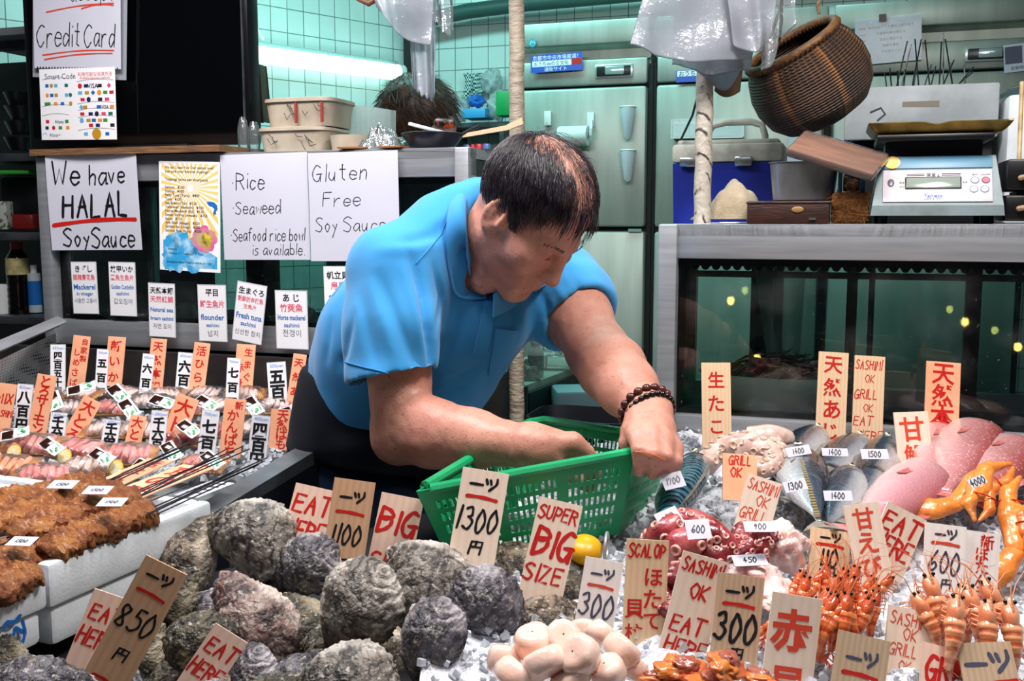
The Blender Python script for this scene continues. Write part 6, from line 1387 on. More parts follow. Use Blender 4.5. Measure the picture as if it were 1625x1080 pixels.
for i, (x, y, an) in enumerate([(24, 688, 20), (82, 708, -35), (162, 724, -30), (129, 616, 22), (188, 624, -45), (205, 648, -50), (258, 637, -20), (328, 640, -35), (86, 636, -60), (402, 644, -55), (463, 650, 25), (272, 716, -50), (337, 730, -40), (232, 740, -25), (300, 680, -40)]):
    p = ps(x, y, .042); k = p.y / 1600; a = R(an); U = Vector(CR) * math.cos(a) + (Vector(CU) * .6 + Vector((0, .7, 0))) * math.sin(a); M = frame(p, U, UP * .7 + Vector(CB) * .5); w_, h_ = 44 * k, 22 * k
    r = thing('sauce_sachet', 'clear sauce sachet with green print and dark soy lying on a pack', 'sachet', M=M, group='sauce sachets on the sashimi packs')
    part('pouch', shell(lambda u, v: ((u - .5) * w_, (v - .5) * h_, .002 * math.sin(3.14 * u) * math.sin(3.14 * v) + .0012 * math.sin(u * 14)), 10, 7, .0012), SACH, r)
    m = MB(); m.rbox((-w_ * .24, -h_ * .05, .0028), (w_ * .40, h_ * .74, .0012), .0005); part('soy_window', m, SAUCE, r)
    m = MB(); m.ell((w_ * .26, h_ * .05, .0030), (w_ * .06, h_ * .12, .0006)); m.ell((w_ * .34, -h_ * .08, .0030), (w_ * .05, h_ * .10, .0006)); m.box((w_ * .20, -h_ * .30, .0032), (w_ * .22, h_ * .06, .0004)); m.box((w_ * .22, h_ * .32, .0032), (w_ * .3, h_ * .05, .0004)); part('green_print', m, GRN, r)
pts = [tuple(ps(rng.uniform(-20, 450), rng.uniform(628, 760), -.002)) for i in range(1500)]
icefield('ice_chips', [p for p in pts if p[0] < -.46 + .325 * (p[1] - 1.5)], .004, .009, ICE, 'loose crushed ice between the sashimi packs', 'ice')
# ================================================================== the screen and payment papers
GLOSSB = mat('screen_gloss', '#020304', .06, 0, spec=.5)
o_ = PW(45, 236, -.12); tv = thing('television', 'large black flat screen standing on the glass case with papers', 'television', M=frame(Vector((o_.x, o_.y, 1.685)), D, UP))
tw = (PW(396, 200, -.12) - o_).dot(D); part('bezel', MB().rbox((tw / 2, .03, .30), (tw, .05, .60), .006), mat('tv_bezel', '#0a0b0d', .25), tv); part('panel', MB().box((tw / 2 + .004, .002, .305), (tw - .034, .006, .55)), GLOSSB, tv)
part('side_trim', MB().box((tw - .012, .0, .30), (.004, .006, .58)), STEELD, tv); part('stand', MB().rbox((tw / 2, .05, -.004), (tw * .5, .14, .012), .003), BLACK, tv); part('button', MB().box((tw + .003, .02, .47), (.012, .01, .012)), BLACK, tv)
tf = lambda TL, TR, BL, off: wall_frame(PW, TL, TR, BL, off)
GREYC = mat('grey_card', '#8d939b', .6)
board('backing_card', 'grey card edge behind the credit card paper', 'card', tf((52, -30), (202, -30), (52, 122), -.100), GREYC, [], .0015)
board('paper_notice', 'torn white pad sheet reading Credit Card', 'notice', tf((54, -45), (193, -48), (57, 108), -.088), 'paper',
      [H('We', .30, .20, .16, .05), H('accept', .68, .22, .15, .05), ('l', .15, .42, .92, .335, .012, 'org'), ('l', .55, .385, .92, .355, .012, 'org'), H('Credit', .29, .66, .205, .05, sq=.56), H('Card', .76, .66, .205, .05, sq=.54), ('l', .10, .865, .92, .81, .012, 'org'), ('l', .12, .91, .90, .84, .012, 'org')] + [('r', .03 + i * .033, .985, .045 + i * .033, .999, 'blk') for i in range(29)], .0006, curl=.015)
f = tf((62, 110), (182, 106), (52, 222), -.078); pw, ph = f[1], f[2]
pay = board('payment_sheet', 'printed sheet of small payment logos headed Smart Code', 'notice', f, 'white', [('p', 'Smart Code', .28, .105, .085, .0, 'gry'), ('p', '利用可能な決済方法', .74, .09, .05, .0, 'org'), ('p', 'Available payment methods', .74, .14, .036, .0, 'org'), ('p', 'Alipay+', .18, .93, .05, .004, 'gry')]
            + [('l', .50, y, .98, y - .01, .004, 'dgr') for y in (.19, .50, .59, .69, .87)] + [('l', .04, .15, .40, .145, .004, 'dgr'), ('l', .02, .53, .42, .52, .004, 'dgr'), ('l', .02, .66, .38, .65, .004, 'dgr'), ('l', .02, .93, .08, .93, .004, 'dgr')], .0008)
LG = {k: mat('logo_' + k, v, .4) for k, v in dict(red='#c0262c', blue='#1c62b8', teal='#0f6b5c', navy='#1b2a5c', orange='#e08a2c', sky='#58a8cf', black='#20242a', green='#2f8a3c', gold='#b48a1e', pink='#d2446e').items()}
lg = {}
def logo(c, x, y, w_, h_, shp='r'):
    m = lg.setdefault(c, MB()); z = .0006
    if shp == 'r': m.add([((x - w_ / 2) * pw, -(y + h_ / 2) * ph, z), ((x + w_ / 2) * pw, -(y + h_ / 2) * ph, z), ((x + w_ / 2) * pw, -(y - h_ / 2) * ph, z), ((x - w_ / 2) * pw, -(y - h_ / 2) * ph, z)], [(0, 1, 2, 3)])
    else:
        n = 4 if shp == 'd' else 12; m.add([(x * pw + w_ / 2 * pw * math.cos(6.283 * i / n), -y * ph + w_ / 2 * pw * math.sin(6.283 * i / n), z) for i in range(n)], [tuple(range(n))])
cs = list(LG)
for j, (y, xs) in enumerate([(.25, [.54, .62, .80, .92]), (.345, [.54, .63, .71, .79, .87, .95]), (.44, [.57, .65, .80, .89]), (.545, [.55, .60, .78, .95]), (.64, [.56, .67, .75, .84, .93]), (.73, [.55, .64, .71, .79, .86]), (.80, [.67, .76, .95]), (.92, [.60, .74, .88])]):
    for i, x in enumerate(xs): logo(cs[(i * 3 + j * 5) % 10], x, y, .055 if j != 7 else .05 + .07 * (i == 1), .045, 'c' if (i + j * 2) % 5 == 0 else ('d' if (i + j) % 7 == 3 else 'r'))
for j, (y, xs) in enumerate([(.235, [.10, .16, .22, .36]), (.37, [.10, .16, .22, .36, .41]), (.49, [.10, .21, .30, .41]), (.74, [.09, .35]), (.83, [.08, .17, .26, .36])]):
    for i, x in enumerate(xs): logo(cs[(i * 7 + j * 3 + 1) % 10], x, y, .045 if not (j == 2 and i == 0) else .08, .045, 'c' if (i + j) % 4 == 1 else 'r')
for c, m in lg.items(): part('logo_print', m, LG[c], pay, smooth=False)
m = MB(); printed(m, 'VISA', .71 * pw, -.25 * ph, .07 * pw, .01, .0008); printed(m, 'VISA', .86 * pw, -.545 * ph, .05 * pw, .01, .0008); printed(m, 'Alipay', .25 * pw, -.74 * ph, .05 * pw, 0, .0008); part('blue_lettering', m, LG['navy'], pay, smooth=False)
# ================================================================== things on the dark glass case
ZR = 1.494
def onR(px, d, z=ZR):
    """point on the case top under pixel column px, d behind its front edge"""
    q = Pn(px, 350, A1 + N * d, N); return Vector((q.x, q.y, z))
def kR(px, d): return onR(px, d).y / 1600
def rz(px, py, d): return PR(px, py, -d).z
BLUE = mat('cooler_blue', '#10258c', .4, 0, '#0d1d70', 10); GRIMY = mat('grimy_white_plastic', '#b9bdb0', .5, 0, '#6f7467', 18, 6, .2, 90, ramp=(.5, .8))
# blue cooler
d = .245; o_ = onR(1068, d); wc = (onR(1236, d) - o_).dot(D); ht = rz(1150, 258, d) - ZR; hl_ = rz(1150, 228, d) - ZR
cool = thing('cooler_box', 'blue cooler with grimy white lid and handle behind the taped pole', 'cooler', M=MF(o_)); m = MB(); m.box((wc / 2, .075, ht / 2), (wc, .14, ht), taper=1.03)
part('cooler_body', m, BLUE, cool); m = MB(); m.rbox((wc / 2, .075, (ht + hl_) / 2 + .001), (wc * 1.05, .152, hl_ - ht), .008); m.rbox((wc / 2, .075, hl_ + .004), (wc * .96, .13, .012), .005); lid = part('lid', m, GRIMY, cool)
hh = rz(1150, 190, d) - ZR
part('handle', MB().tube([(wc * .28, .06, hl_), (wc * .29, .06, hh - .02), (wc * .33, .06, hh - .006), (wc * .45, .06, hh), (wc * .70, .06, hh), (wc * .80, .06, hh - .008), (wc * .83, .06, hh - .03), (wc * .83, .06, hl_)], .011, 10, flat=.7), GRIMY, cool)
for x in (.14, .66): part('latch', MB().rbox((wc * x, -.006, ht + .002), (.036, .012, .020), .003), mat('latch_steel', '#a8adae', .25, .9), cool)
part('strap', MB().tube([(wc * .06, .0, hl_ + .01), (wc * .17, -.005, hh + .01), (wc * .22, -.01, hh + .05)], .006, 6, flat=.3), BLACK, cool)
# taped poles
TAPE = mat('beige_tape', '#b7ab97', .5, 0, '#9d9280', 30, 5, .6, 35, stretch=(1, 1, 3), bdist=.012)
def tape_dirty():
    t = NT('dirty_beige_tape'); wv = t.n('TexWave', Scale=16.0, Distortion=5.0, Detail=3.0, _bands_direction='DIAGONAL'); t.l(t.coord(), wv.inputs[0]); n = t.noise(26, 5)
    f = t.math('MULTIPLY', t.ramp(wv.outputs['Fac'], [(.0, 1.0), (.16, 0.0)]), t.ramp(n, [(.42, 0.0), (.55, 1.0)])); t.base(t.mix(f, '#b3ad9f', '#15140f')); t.set(rough=.45); t.bump(t.noise(40, 4), .6, .01); return t.m
p = onR(1114, .06); solo('support_pole', MB().tube([p + UP * (.03 * i - .001) + Vector((.0012 * math.sin(i * 2), 0, 0)) for i in range(26)], .0165, 14), tape_dirty(), 'tape wrapped pole with black scuffs standing on the dark glass case', 'pole')
q = P(820, 190, 2.42); solo('support_pole', MB().tube([Vector((q.x + .0012 * math.sin(i * 2.2), q.y, .15 + i * .06)) for i in range(42)], .0185, 14), TAPE, 'beige tape wrapped pole rising behind the man', 'pole')
# cloth, papers
CLOTH = mat('beige_towel', '#b3a58a', .95, 0, '#8f8269', 14, 6, .8, 320, bdist=.004, sheen=.3)
a, b = onR(1096, .07), onR(1212, .07); wcl = (b - a).dot(D)
def towel(u, v):
    x = u * wcl; y = v * .13; e_ = max(0, math.sin(math.pi * min(1, max(0, u)))) ** .6 * max(0, math.sin(math.pi * v)) ** .4
    h = e_ * (.020 + .050 * math.exp(-((u - .62) / .34) ** 4)) + .006 * math.sin(u * 19 + v * 7) * e_ + .005 * math.sin(v * 23 - u * 9) * e_
    return (x, y, max(.001, h))
m = shell(towel, 50, 34, .003); solo('towel', m, CLOTH, 'crumpled beige towel at the foot of the scuffed taped pole', 'towel', M=MF(a + UP * .008))
for i, (px, dd, rz_) in enumerate([(1128, .03, .1), (1150, .025, -.15), (1165, .04, .3)]): solo('receipt', MB().box((0, 0, .0006 + i * .0012), (.05, .028, .0008)), PAPER, 'white paper slip under the beige towel', 'paper', 'paper slips on the case top', M=MF(onR(px, dd)) @ Matrix.Rotation(rz_, 4, 'Z'))
# dark wooden box and steel pan
a, b = onR(1187, .03), onR(1316, .03); ww = (b - a).dot(D); hb = rz(1250, 319, .03) - ZR; WBX = mat('dark_stained_wood', '#2a1712', .45, 0, '#3d2118', 10, 5, .2, 60, stretch=(1, 6, 6))
bx = thing('wooden_box', 'dark stained wooden box carrying the steel pan', 'box', M=MF(a - N * .035)); m = MB(); m.rbox((ww / 2, .07, hb / 2), (ww, .13, hb), .003); part('box_body', m, WBX, bx); part('lid', MB().rbox((ww / 2, .07, hb * .93), (ww + .004, .134, hb * .10), .002), WBX, bx)
part('knot', MB().ell((ww * .62, .004, hb * .62), (.011, .002, .006)), mat('wood_knot', '#8a6a3a', .5), bx); part('catch', MB().box((ww * .80, .003, hb * .22), (.012, .004, .004)), mat('latch_steel', '', 0), bx)
a = onR(1214, .05); wp = (onR(1331, .05) - a).dot(D); hp = rz(1270, 256, .05) - ZR - hb
def pan(u, v):
    t = v; cx = (u * 2 * math.pi); n = 5; c, s_ = math.cos(cx), math.sin(cx); sq = (abs(c) ** n + abs(s_) ** n) ** (-1 / n)
    if t < .3: k = .86 * t / .3; z = .002
    elif t < .9: k = .86 + .12 * (t - .3) / .6; z = .002 + (hp - .003) * (t - .3) / .6
    else: k = .98 + .05 * (t - .9) / .1; z = hp - .001
    return (wp / 2 + wp / 2 * .96 * k * c * sq, .055 + .052 * k * s_ * sq, z)
solo('steel_pan', shell(pan, 56, 24, .0012, True), mat('pan_steel', '#9a9da0', .30, .65, '#7b7e82', 9, 5, .1, 60), 'deep stainless steel pan on the dark wooden box', 'pan', M=MF(a + UP * (hb + .001)))
# brown fibre brush with blue clamp
a = onR(1318, .035); wf = (onR(1378, .035) - a).dot(D); hf_ = rz(1348, 305, .035) - ZR; FIB = mat('coir_fibre', '#93602f', .9, 0, '#6b421d', 40, 6, .9, 240, bdist=.006)
br = thing('scrub_brush', 'brown fibre scrub block with blue clamp beside the scale', 'brush', M=MF(a)); me = MB().rbox((wf / 2, .035, hf_ / 2), (wf, .065, hf_), .008, seg=4); v = me.V(); v = v + .0022 * np.stack([fbm(v, 90, 3, 1), fbm(v, 90, 3, 2), np.abs(fbm(v, 90, 3, 3))], 1); me.v = [v]; part('fibre_block', me, FIB, br)
fb_ = MB(); rr = random.Random(2)
for i in range(70): x, y, z = rr.uniform(0, wf), -.001, rr.uniform(.0, hf_); fb_.tube([(x, y, z), (x + rr.uniform(-.012, .012), y - .004, z + rr.uniform(-.006, .01)), (x + rr.uniform(-.02, .02), y - .003, z + rr.uniform(-.012, .014))], .0006, 4)
part('loose_fibres', fb_, FIB, br); hc = rz(1348, 268, .035) - ZR; CLB = mat('clamp_blue', '#28567e', .4)
m = MB(); m.rbox((wf * .22, .03, (hf_ + hc) / 2), (.008, .03, hc - hf_), .002); m.rbox((wf * .82, .03, (hf_ + hc) / 2), (.008, .03, hc - hf_), .002); m.rbox((wf * .52, .034, hc - .004), (wf * .66, .022, .006), .002); part('clamp', m, CLB, br)
part('foil_wad', MB().rbox((wf * .52, .03, (hf_ + hc) / 2 - .003), (wf * .45, .02, (hc - hf_) * .75), .003), mat('crumpled_foil', '#a88d6c', .25, .8, '#4e3b28', 60, 4, 1.0, 90, bdist=.01), br); part('grip', MB().tube([(wf * .62, .03, hc), (wf * .80, .05, hc + .02), (wf * .9, .07, hc + .012)], .006, 8), mat('ivory_plastic', '#cdc7b4', .4), br)
# plastic wrapped wooden board leaning on the scale
a, b = PR(1262, 226, -.04), PR(1398, 266, -.01); L = (b - a).length; M = frame((a + b) / 2, b - a, UP * .9 - N * .45)
wr = thing('wrapped_board', 'wooden board wrapped in clear plastic leaning against the scale', 'board', M=M); part('board', MB().rbox((0, 0, 0), (L, .09, .014), .004), mat('plain_brown_wood', '#8a5a3c', .5, 0, '#6d4630', 12, 4, .1, 40, stretch=(1, 8, 8)), wr); part('plastic_wrap', MB().rbox((0, 0, .0), (L * 1.01, .096, .020), .007), film('wrap_film', (.85, .85, .85), .12, .10, 1.2, 18, .5), wr)
# digital scale
a = onR(1384, .03); ws = (onR(1586, .03) - a).dot(D); zb, zt = rz(1480, 342, .03) - ZR, rz(1480, 246, .03) - ZR; SCB = mat('scale_body_grey', '#76868a', .5, 0, '#5d6b68', 14, 6, .1, 80, ramp=(.45, .75)); SCU = mat('scale_body_blue', '#4e7f9c', .4, 0, '#5d8799', 10)
scl = thing('digital_scale', 'weathered digital scale with grey display and gold tray on top', 'scale', M=MF(a)); m = MB()
Hs = zt - zb; m.add([(-.004, -.03, zb), (ws + .004, -.03, zb), (ws + .004, .16, zb), (-.004, .16, zb), (-.002, -.028, zb + .018), (ws + .002, -.028, zb + .018), (ws - .008, .028, zt), (.012, .028, zt), (ws - .008, .16, zt), (.012, .16, zt)], [(3, 2, 1, 0), (0, 1, 5, 4), (4, 5, 6, 7), (7, 6, 8, 9), (1, 2, 8, 6, 5), (3, 0, 4, 7, 9), (2, 3, 9, 8)])
part('housing', m, SCB, scl, sharp=R(20)); face = frame(Vector((0.002, -.0285, zb + .018)), (1, 0, 0), Vector((0, -(Hs - .018), .056)).normalized()); fw, fh = ws - .004, math.hypot(Hs - .018, .056)
fx = lambda u: u * fw; fy = lambda v: (1 - v) * fh
m = MB(); m.rbox((fx(.5), fy(.14), .0008), (fw * .88, fh * .24, .002), .0008, face); part('blue_band', m, SCU, scl)
m = MB(); m.rbox((fx(.5), fy(.62), .0012), (fw * .87, fh * .64, .002), .0008, face); part('control_panel', m, mat('panel_lilac', '#c6bfc9', .4, 0, '#b0a092', 16, 6, ramp=(.45, .8)), scl)
m = MB(); m.rbox((fx(.47), fy(.57), .0026), (fw * .45, fh * .24, .003), .001, face); fr_ = part('display_frame', m, BLACK, scl); m = MB(); m.rbox((fx(.47), fy(.57), .0044), (fw * .43, fh * .20, .001), .0003, face); part('display', m, mat('lcd_grey', '#7f8d83', .15), fr_)
m = MB(); m.lathe([(.0001, .0024), (.0135, .0024), (.0138, .0012)], 24, face @ TRS((fx(.14), fy(.14), .0006))); part('gold_sticker', m, mat('gold_sticker', '#d3a03a', .35, .2, '#dcc27a', 60), scl)
m = MB(); m.ell((fx(.13), fy(.56), .002), (.006, .009, .002), face); part('level_window', m, mat('dull_purple', '#5d5a6b', .3), scl)
def kbtn(u, v, c): m = MB(); m.lathe([(.0001, .0035), (.0055, .0035), (.0062, .002)], 18, face @ TRS((fx(u), fy(v), 0))); bt = part('button', m, mat('button_' + c[1:], c, .35), scl); r2 = MB().lathe([(.0062, .0028), (.0072, .0028), (.0074, .0015)], 18, face @ TRS((fx(u), fy(v), 0))); part('button_ring', r2, mat('button_ring', '#2a3570', .35), bt)
for u, v, c in ((.80, .52, '#c9ccd6'), (.885, .52, '#a8323a'), (.79, .70, '#c9ccd6'), (.875, .70, '#c9ccd6')): kbtn(u, v, c)
m = MB(); printed(m, '質量 g', 0, 0, .008, .005, 0); pl = MB(); pl.add(m.V(), m.f, face @ TRS((fx(.47), fy(.405), .0028)))
for v_ in (.385, .415):
    for u0, u1 in ((.26, .40), (.54, .69)): pl.box((fx((u0 + u1) / 2), fy(v_), .0026), (fw * (u1 - u0), .0012, .0004), face)
for u, v, t_, s_ in ((.47, .88, 'UDS-210W', .006), (.22, .56, '安定', .0045), (.22, .64, 'ゼロ', .0045), (.72, .56, '風袋', .0045), (.80, .41, '表示', .0045), (.885, .41, 'ON/OFF', .0045)):
    m = MB(); printed(m, t_, 0, 0, s_, .004, 0); pl.add(m.V(), m.f, face @ TRS((fx(u), fy(v), .0028)))
part('black_lettering', pl, INK['blk'], scl, smooth=False); m = MB(); printed(m, 'Yamato', 0, 0, .010, .02, 0); part('blue_lettering', MB().add(m.V(), m.f, face @ TRS((fx(.47), fy(.815), .0028))), INK['blu'], scl, smooth=False)
zp = rz(1480, 224, .08) - ZR; m = MB(); m.box((ws * .48, .10, (zt + zp) / 2), (ws * .78, .10, zp - zt + .004)); part('load_column', m, mat('dark_slate', '#1b222b', .4), scl)
part('platform', MB().rbox((ws * .47, .09, zp + .004), (ws * .92, .19, .012), .004), BLACK, scl)
GOLD = mat('old_gold_tray', '#8d7a35', .35, .6, '#5e5124', 20, 5, .2, 80)
def goldtray(u, v):
    x = (u - .5); y = (v - .5); e_ = max(abs(2 * x), abs(2 * y)); return (ws * .50 + x * ws * 1.12, .085 + y * .19, zp + .012 + .018 * max(0, (e_ - .85) / .15) ** 1.5 * (1 - .25 * math.exp(-((x + .02) / .06) ** 2)))
solo('gold_tray', shell(goldtray, 40, 24, .003), GOLD, 'shallow gold tray lying on top of the digital scale', 'tray', M=MF(a))
for x in (.08, .92): part('foot', MB().tube([(ws * x, .03, 0), (ws * x, .03, zb + .002)], .012, 12), BLACK, scl); part('foot', MB().tube([(ws * x, .14, 0), (ws * x, .14, zb + .002)], .012, 12), BLACK, scl)
# black power boxes
for i, (y0, y1) in enumerate([(352, 309), (303, 252)]):
    a = onR(1592, .03); z0, z1 = rz(1600, y0, .03) + (.001 if i == 0 else 0), rz(1600, y1, .03); z0 = max(z0, ZR)
    pb_ = thing('power_box', ('lower' if i == 0 else 'upper') + ' black box with beige cable at the frame edge beside the scale', 'power box', M=MF(Vector((a.x, a.y, z0)))); part('casing', MB().rbox((.06, .05, (z1 - z0) / 2), (.12, .12, z1 - z0 - .001), .005), BLACK, pb_)
    part('cable', MB().tube([(.022, -.012, .022), (.03, -.03, .024), (.045, -.034, .008), (.06, -.03, -.012)], .005, 8), mat('beige_cable', '#a88c70', .5), pb_)
    if i: part('foot', MB().box((.06, .05, -.0035), (.08, .08, .006)), BLACK, pb_)
# worktable and crate behind the case, foam box of skewers
q0 = A1 + N * .46; tbm = MF(q0 + D * .10); wt_ = thing('worktable', 'steel worktable behind the dark glass case', 'table', M=tbm); part('tabletop', MB().rbox((.75, .28, 1.475), (1.5, .52, .035), .004), STEELD, wt_)
for x, y in ((.06, .06), (1.44, .06), (.06, .5), (1.44, .5)): part('leg', MB().box((x, y, .805), (.05, .05, 1.305)), STEELD, wt_)
def onF(px, d, z): q = Pn(px, 350, A1 + N * d, N); return Vector((q.x, q.y, z))
a = onF(1340, .52, 1.493); wk = (onF(1590, .52, 0) - a).dot(D); zc = PR(1450, 222, -.52).z; solo('black_crate', MB().rbox((wk * .48, .15, (zc - 1.493) / 2), (wk * .9, .26, zc - 1.493), .006), mat('crate_black', '#0e0f12', .5), 'black crate holding up the foam box of skewers', 'crate', M=MF(a))
zt_ = PR(1450, 136, -.50).z; a = onF(1334, .50, zc + .001); wk = (onF(1576, .50, 0) - a).dot(D); hk = zt_ - zc
fb2 = thing('foam_box', 'grimy white foam box holding upright skewers', 'box', M=MF(a)); m = MB()
for (cx, cy, sx, sy) in ((wk / 2, .012, wk, .024), (wk / 2, .27, wk, .024), (.012, .141, .024, .234), (wk - .012, .141, .024, .234)): m.rbox((cx, cy, hk / 2), (sx, sy, hk), .005)
m.box((wk / 2, .141, .014), (wk - .02, .25, .02)); part('foam_body', m, mat('dimmed_foam', '#a9b2b6', .6, 0, '#8f989b', 9, 5), fb2); part('notch_grime', MB().add([(wk * .38, -.0005, hk * .70), (wk * .62, -.0005, hk * .70), (wk * .62, -.0005, hk * .58), (wk * .38, -.0005, hk * .60)], [(0, 3, 2, 1)]), mat('foam_grime', '#7d776c', .8), fb2, smooth=False)  # body is the white foam in a darker copy, dimness put into its colour
part('ink_mark', MB().tube([(wk * .17, -.0005, hk * .52), (wk * .24, -.0005, hk * .60), (wk * .27, -.0005, hk * .48), (wk * .22, -.0005, hk * .36)], .0022, 5), mat('faded_ink', '#4c4f52', .7), fb2)
rr = random.Random(6)
for i, (x, y, dx) in enumerate([(1440, 65, -24), (1446, 70, -22), (1452, 62, 8), (1462, 62, -20), (1468, 63, 10), (1494, 66, -5), (1497, 52, 0), (1500, 62, 16), (1412, 108, 5), (1404, 115, 6), (1478, 102, -20), (1485, 105, -15), (1545, 106, -50), (1544, 114, -60), (1514, 95, -30), (1530, 85, 2), (1455, 105, -10), (1437, 110, -6), (1424, 112, 3), (1508, 100, 6)]):
    a_ = PR(x, y, -.60 - rr.uniform(-.04, .04)); b_ = PR(x + dx, 165, -.62 - rr.uniform(-.05, .03)); solo('skewer', MB().tube([a_, b_], .0016, 6), SKW, 'thin steel skewer standing in the grimy foam box', 'skewer', 'skewers in the grimy foam box')
# white foam box and bamboo stick at the frame edge
a = onF(1590, .45, 1.493); zt2 = PR(1600, 150, -.45).z; solo('foam_box', MB().rbox((.12, .12, (zt2 - 1.493) / 2), (.24, .24, zt2 - 1.493), .008), FOAM, 'bluish white foam box at the frame edge behind the scale', 'box', M=MF(a)); zz = MB().rbox((.12, .12, .012), (.25, .25, .02), .006)
solo('plastic_sheet', shell(lambda u, v: (u * .22, v * .2, .012 + .006 * math.sin(u * 9) + .004 * math.sin(v * 13)), 16, 12, .001), film('lid_film', (.85, .9, .9), .4, .1, 2), 'clear plastic sheet draped on the foam box at the frame edge', 'plastic sheet', M=MF(a + UP * (zt2 - 1.493)))
solo('bamboo_stick', MB().tube([PR(1617, 255, -.03), PR(1622, 130, -.06)], .004, 8), mat('bamboo', '#b59f78', .5, 0, '#8f7a55', 30), 'thin bamboo stick standing at the frame edge over the power boxes', 'stick')
# hanging basket
def wicker():
    t = NT('brown_wicker'); s = t.n('SeparateXYZ'); t.l(t.coord(), s.inputs[0]); an = t.math('ARCTAN2', s.outputs[1], s.outputs[0])
    w1 = t.math('SINE', t.math('MULTIPLY', s.outputs[2], 1100.0)); w2 = t.math('SINE', t.math('MULTIPLY', an, 56.0)); w_ = t.math('MULTIPLY', w1, w2); band = t.ramp(t.math('SINE', t.math('MULTIPLY', an, 7.0)), [(.90, 0.0), (.96, 1.0)])
    c = t.ramp(t.noise(22, 5), [(.35, '#352011'), (.65, '#5d3c20')]); c = t.mix(t.ramp(w1, [(.15, .75), (.5, 0.0)]), c, '#150c07'); c = t.mix(t.math('MULTIPLY', band, .7), c, '#7b5026'); t.base(c); t.set(rough=.6); t.bump(t.math('ADD', w1, t.math('MULTIPLY', w_, .7)), .8, .003); return t.m
WK = wicker(); cb = P(1256, 72, 2.02); axb = (CR * .55 - CU * .80 - CB * .30); Mb = frame(cb, Vector(np.cross(axb, CB)), Vector(axb)); kb = 2.02 / 1600
bk = thing('wicker_basket', 'dark brown woven basket hanging tilted above the steel pan', 'basket', M=Mb)
prof = [(.088, 0), (.104, .025), (.115, .06), (.116, .09), (.106, .125), (.085, .150), (.05, .163), (.001, .166)]; prof2 = []
for i in range(len(prof) - 1):
    for k in range(5): t = k / 5; prof2.append(tuple(prof[i][j] * (1 - t) + prof[i + 1][j] * t for j in (0, 1)))
prof2.append(prof[-1]); bs = 1.02
part('woven_body', MB().lathe([(r_ * bs, z_ * bs) for r_, z_ in prof2] + [(max(.0005, r_ * bs - .004), z_ * bs - .003) for r_, z_ in prof2[::-1]], 72), WK, bk, sharp=None)
rm = MB(); rm.tube([(.089 * bs * math.cos(t), .089 * bs * math.sin(t), .0) for t in np.linspace(0, 6.2832, 61)], .0085, 10); 
for i in range(64): a_ = i * .0982; rm.tube([(.089 * bs * math.cos(a_) + .009 * math.cos(a_) * math.cos(s_), .089 * bs * math.sin(a_) + .009 * math.sin(a_) * math.cos(s_), .009 * math.sin(s_)) for s_ in np.linspace(0, 3.5, 6)], .0016, 4)
part('rim', rm, mat('wicker_rim', '#4a2f18', .6, 0, '#6b4826', 60, 4, .5, 120), bk)
hp_ = MB(); hp_.tube([(-.09, 0, 0), (-.098, .0, .06), (-.08, .0, .14), (-.03, 0, .172)], .004, 8); part('binding', hp_, mat('wicker_rim', '', 0), bk)
ROPE = mat('brown_rope', '#7a5f42', .8, 0, '#5a432c', 60, 3, .6, 200)
solo('hanging_rope', MB().tube([P(1300, 22, 2.0), P(1297, 8, 2.0), P(1305, -8, 2.0), P(1300, -60, 2.0)], .0035, 8), ROPE, 'thin rope knotted to the top of the wicker basket rim', 'rope')
solo('hanging_rope', MB().tube([P(1212, 108, 1.93), P(1222, 60, 1.93), P(1236, 20, 1.93), P(1246, -30, 1.93)], .003, 8), ROPE, 'brown rope running up beside the clear plastic bag', 'rope')
# hanging bags
BAGW = film('white_bag_film', (.50, .54, .60), .62, .22, 1.6, 22, 1.0); BAGC = film('clear_bag_film', (.8, .86, .9), .20, .06, 3.5, 16, 1.0)
def bag(name, label, cat, top, bot, Y, m_, folds, amp, dep, group=None, seed=0, jag=0):
    """hanging sheet: top and bottom edges as pixel lists; soft folds"""
    tp = [P(*q, Y) for q in top]; bt = [P(*q, Y) for q in bot]; rs_ = np.random.RandomState(seed); ph = rs_.uniform(0, 6, 4)
    def fn(u, v):
        a_, b_ = cr(tp, u), cr(bt, u); k = a_.lerp(b_, v); w_ = .35 + .65 * v
        k = k - Vector(CB) * (amp * w_ * (math.sin(u * folds * 6.28 + ph[0] + v * 1.2) + .5 * math.sin(u * folds * 13 + ph[1] - v * 3) + .3 * math.sin(v * 9 + u * 5 + ph[2])) + dep) + Vector(CU) * jag * v * math.sin(u * 40 + ph[3]) * .004
        return k[:]
    return solo(name, shell(fn, 60, 40, .0008), m_, label, cat, group, sharp=None)
bag('plastic_bag', 'white plastic bag hanging widest at the front of the bundle', 'plastic bag', [(1030, -40), (1090, -50), (1150, -50), (1200, -40)], [(1000, 70), (1045, 88), (1110, 100), (1195, 92)], 1.90, BAGW, 1.6, .007, 0, 'white plastic bags hanging in a bundle', 1)
bag('plastic_bag', 'white plastic bag hanging behind, reaching the taped pole', 'plastic bag', [(1070, -40), (1120, -50), (1180, -50), (1215, -40)], [(1066, 104), (1095, 108), (1130, 120), (1190, 112)], 1.935, BAGW, 1.3, .006, 0, 'white plastic bags hanging in a bundle', 2)
bag('plastic_bag', 'lowest white plastic bag with corner hanging over the pole top', 'plastic bag', [(1105, -40), (1140, -50), (1190, -50), (1215, -40)], [(1103, 112), (1130, 134), (1155, 142), (1172, 120)], 1.965, BAGW, 1.0, .005, 0, 'white plastic bags hanging in a bundle', 3)
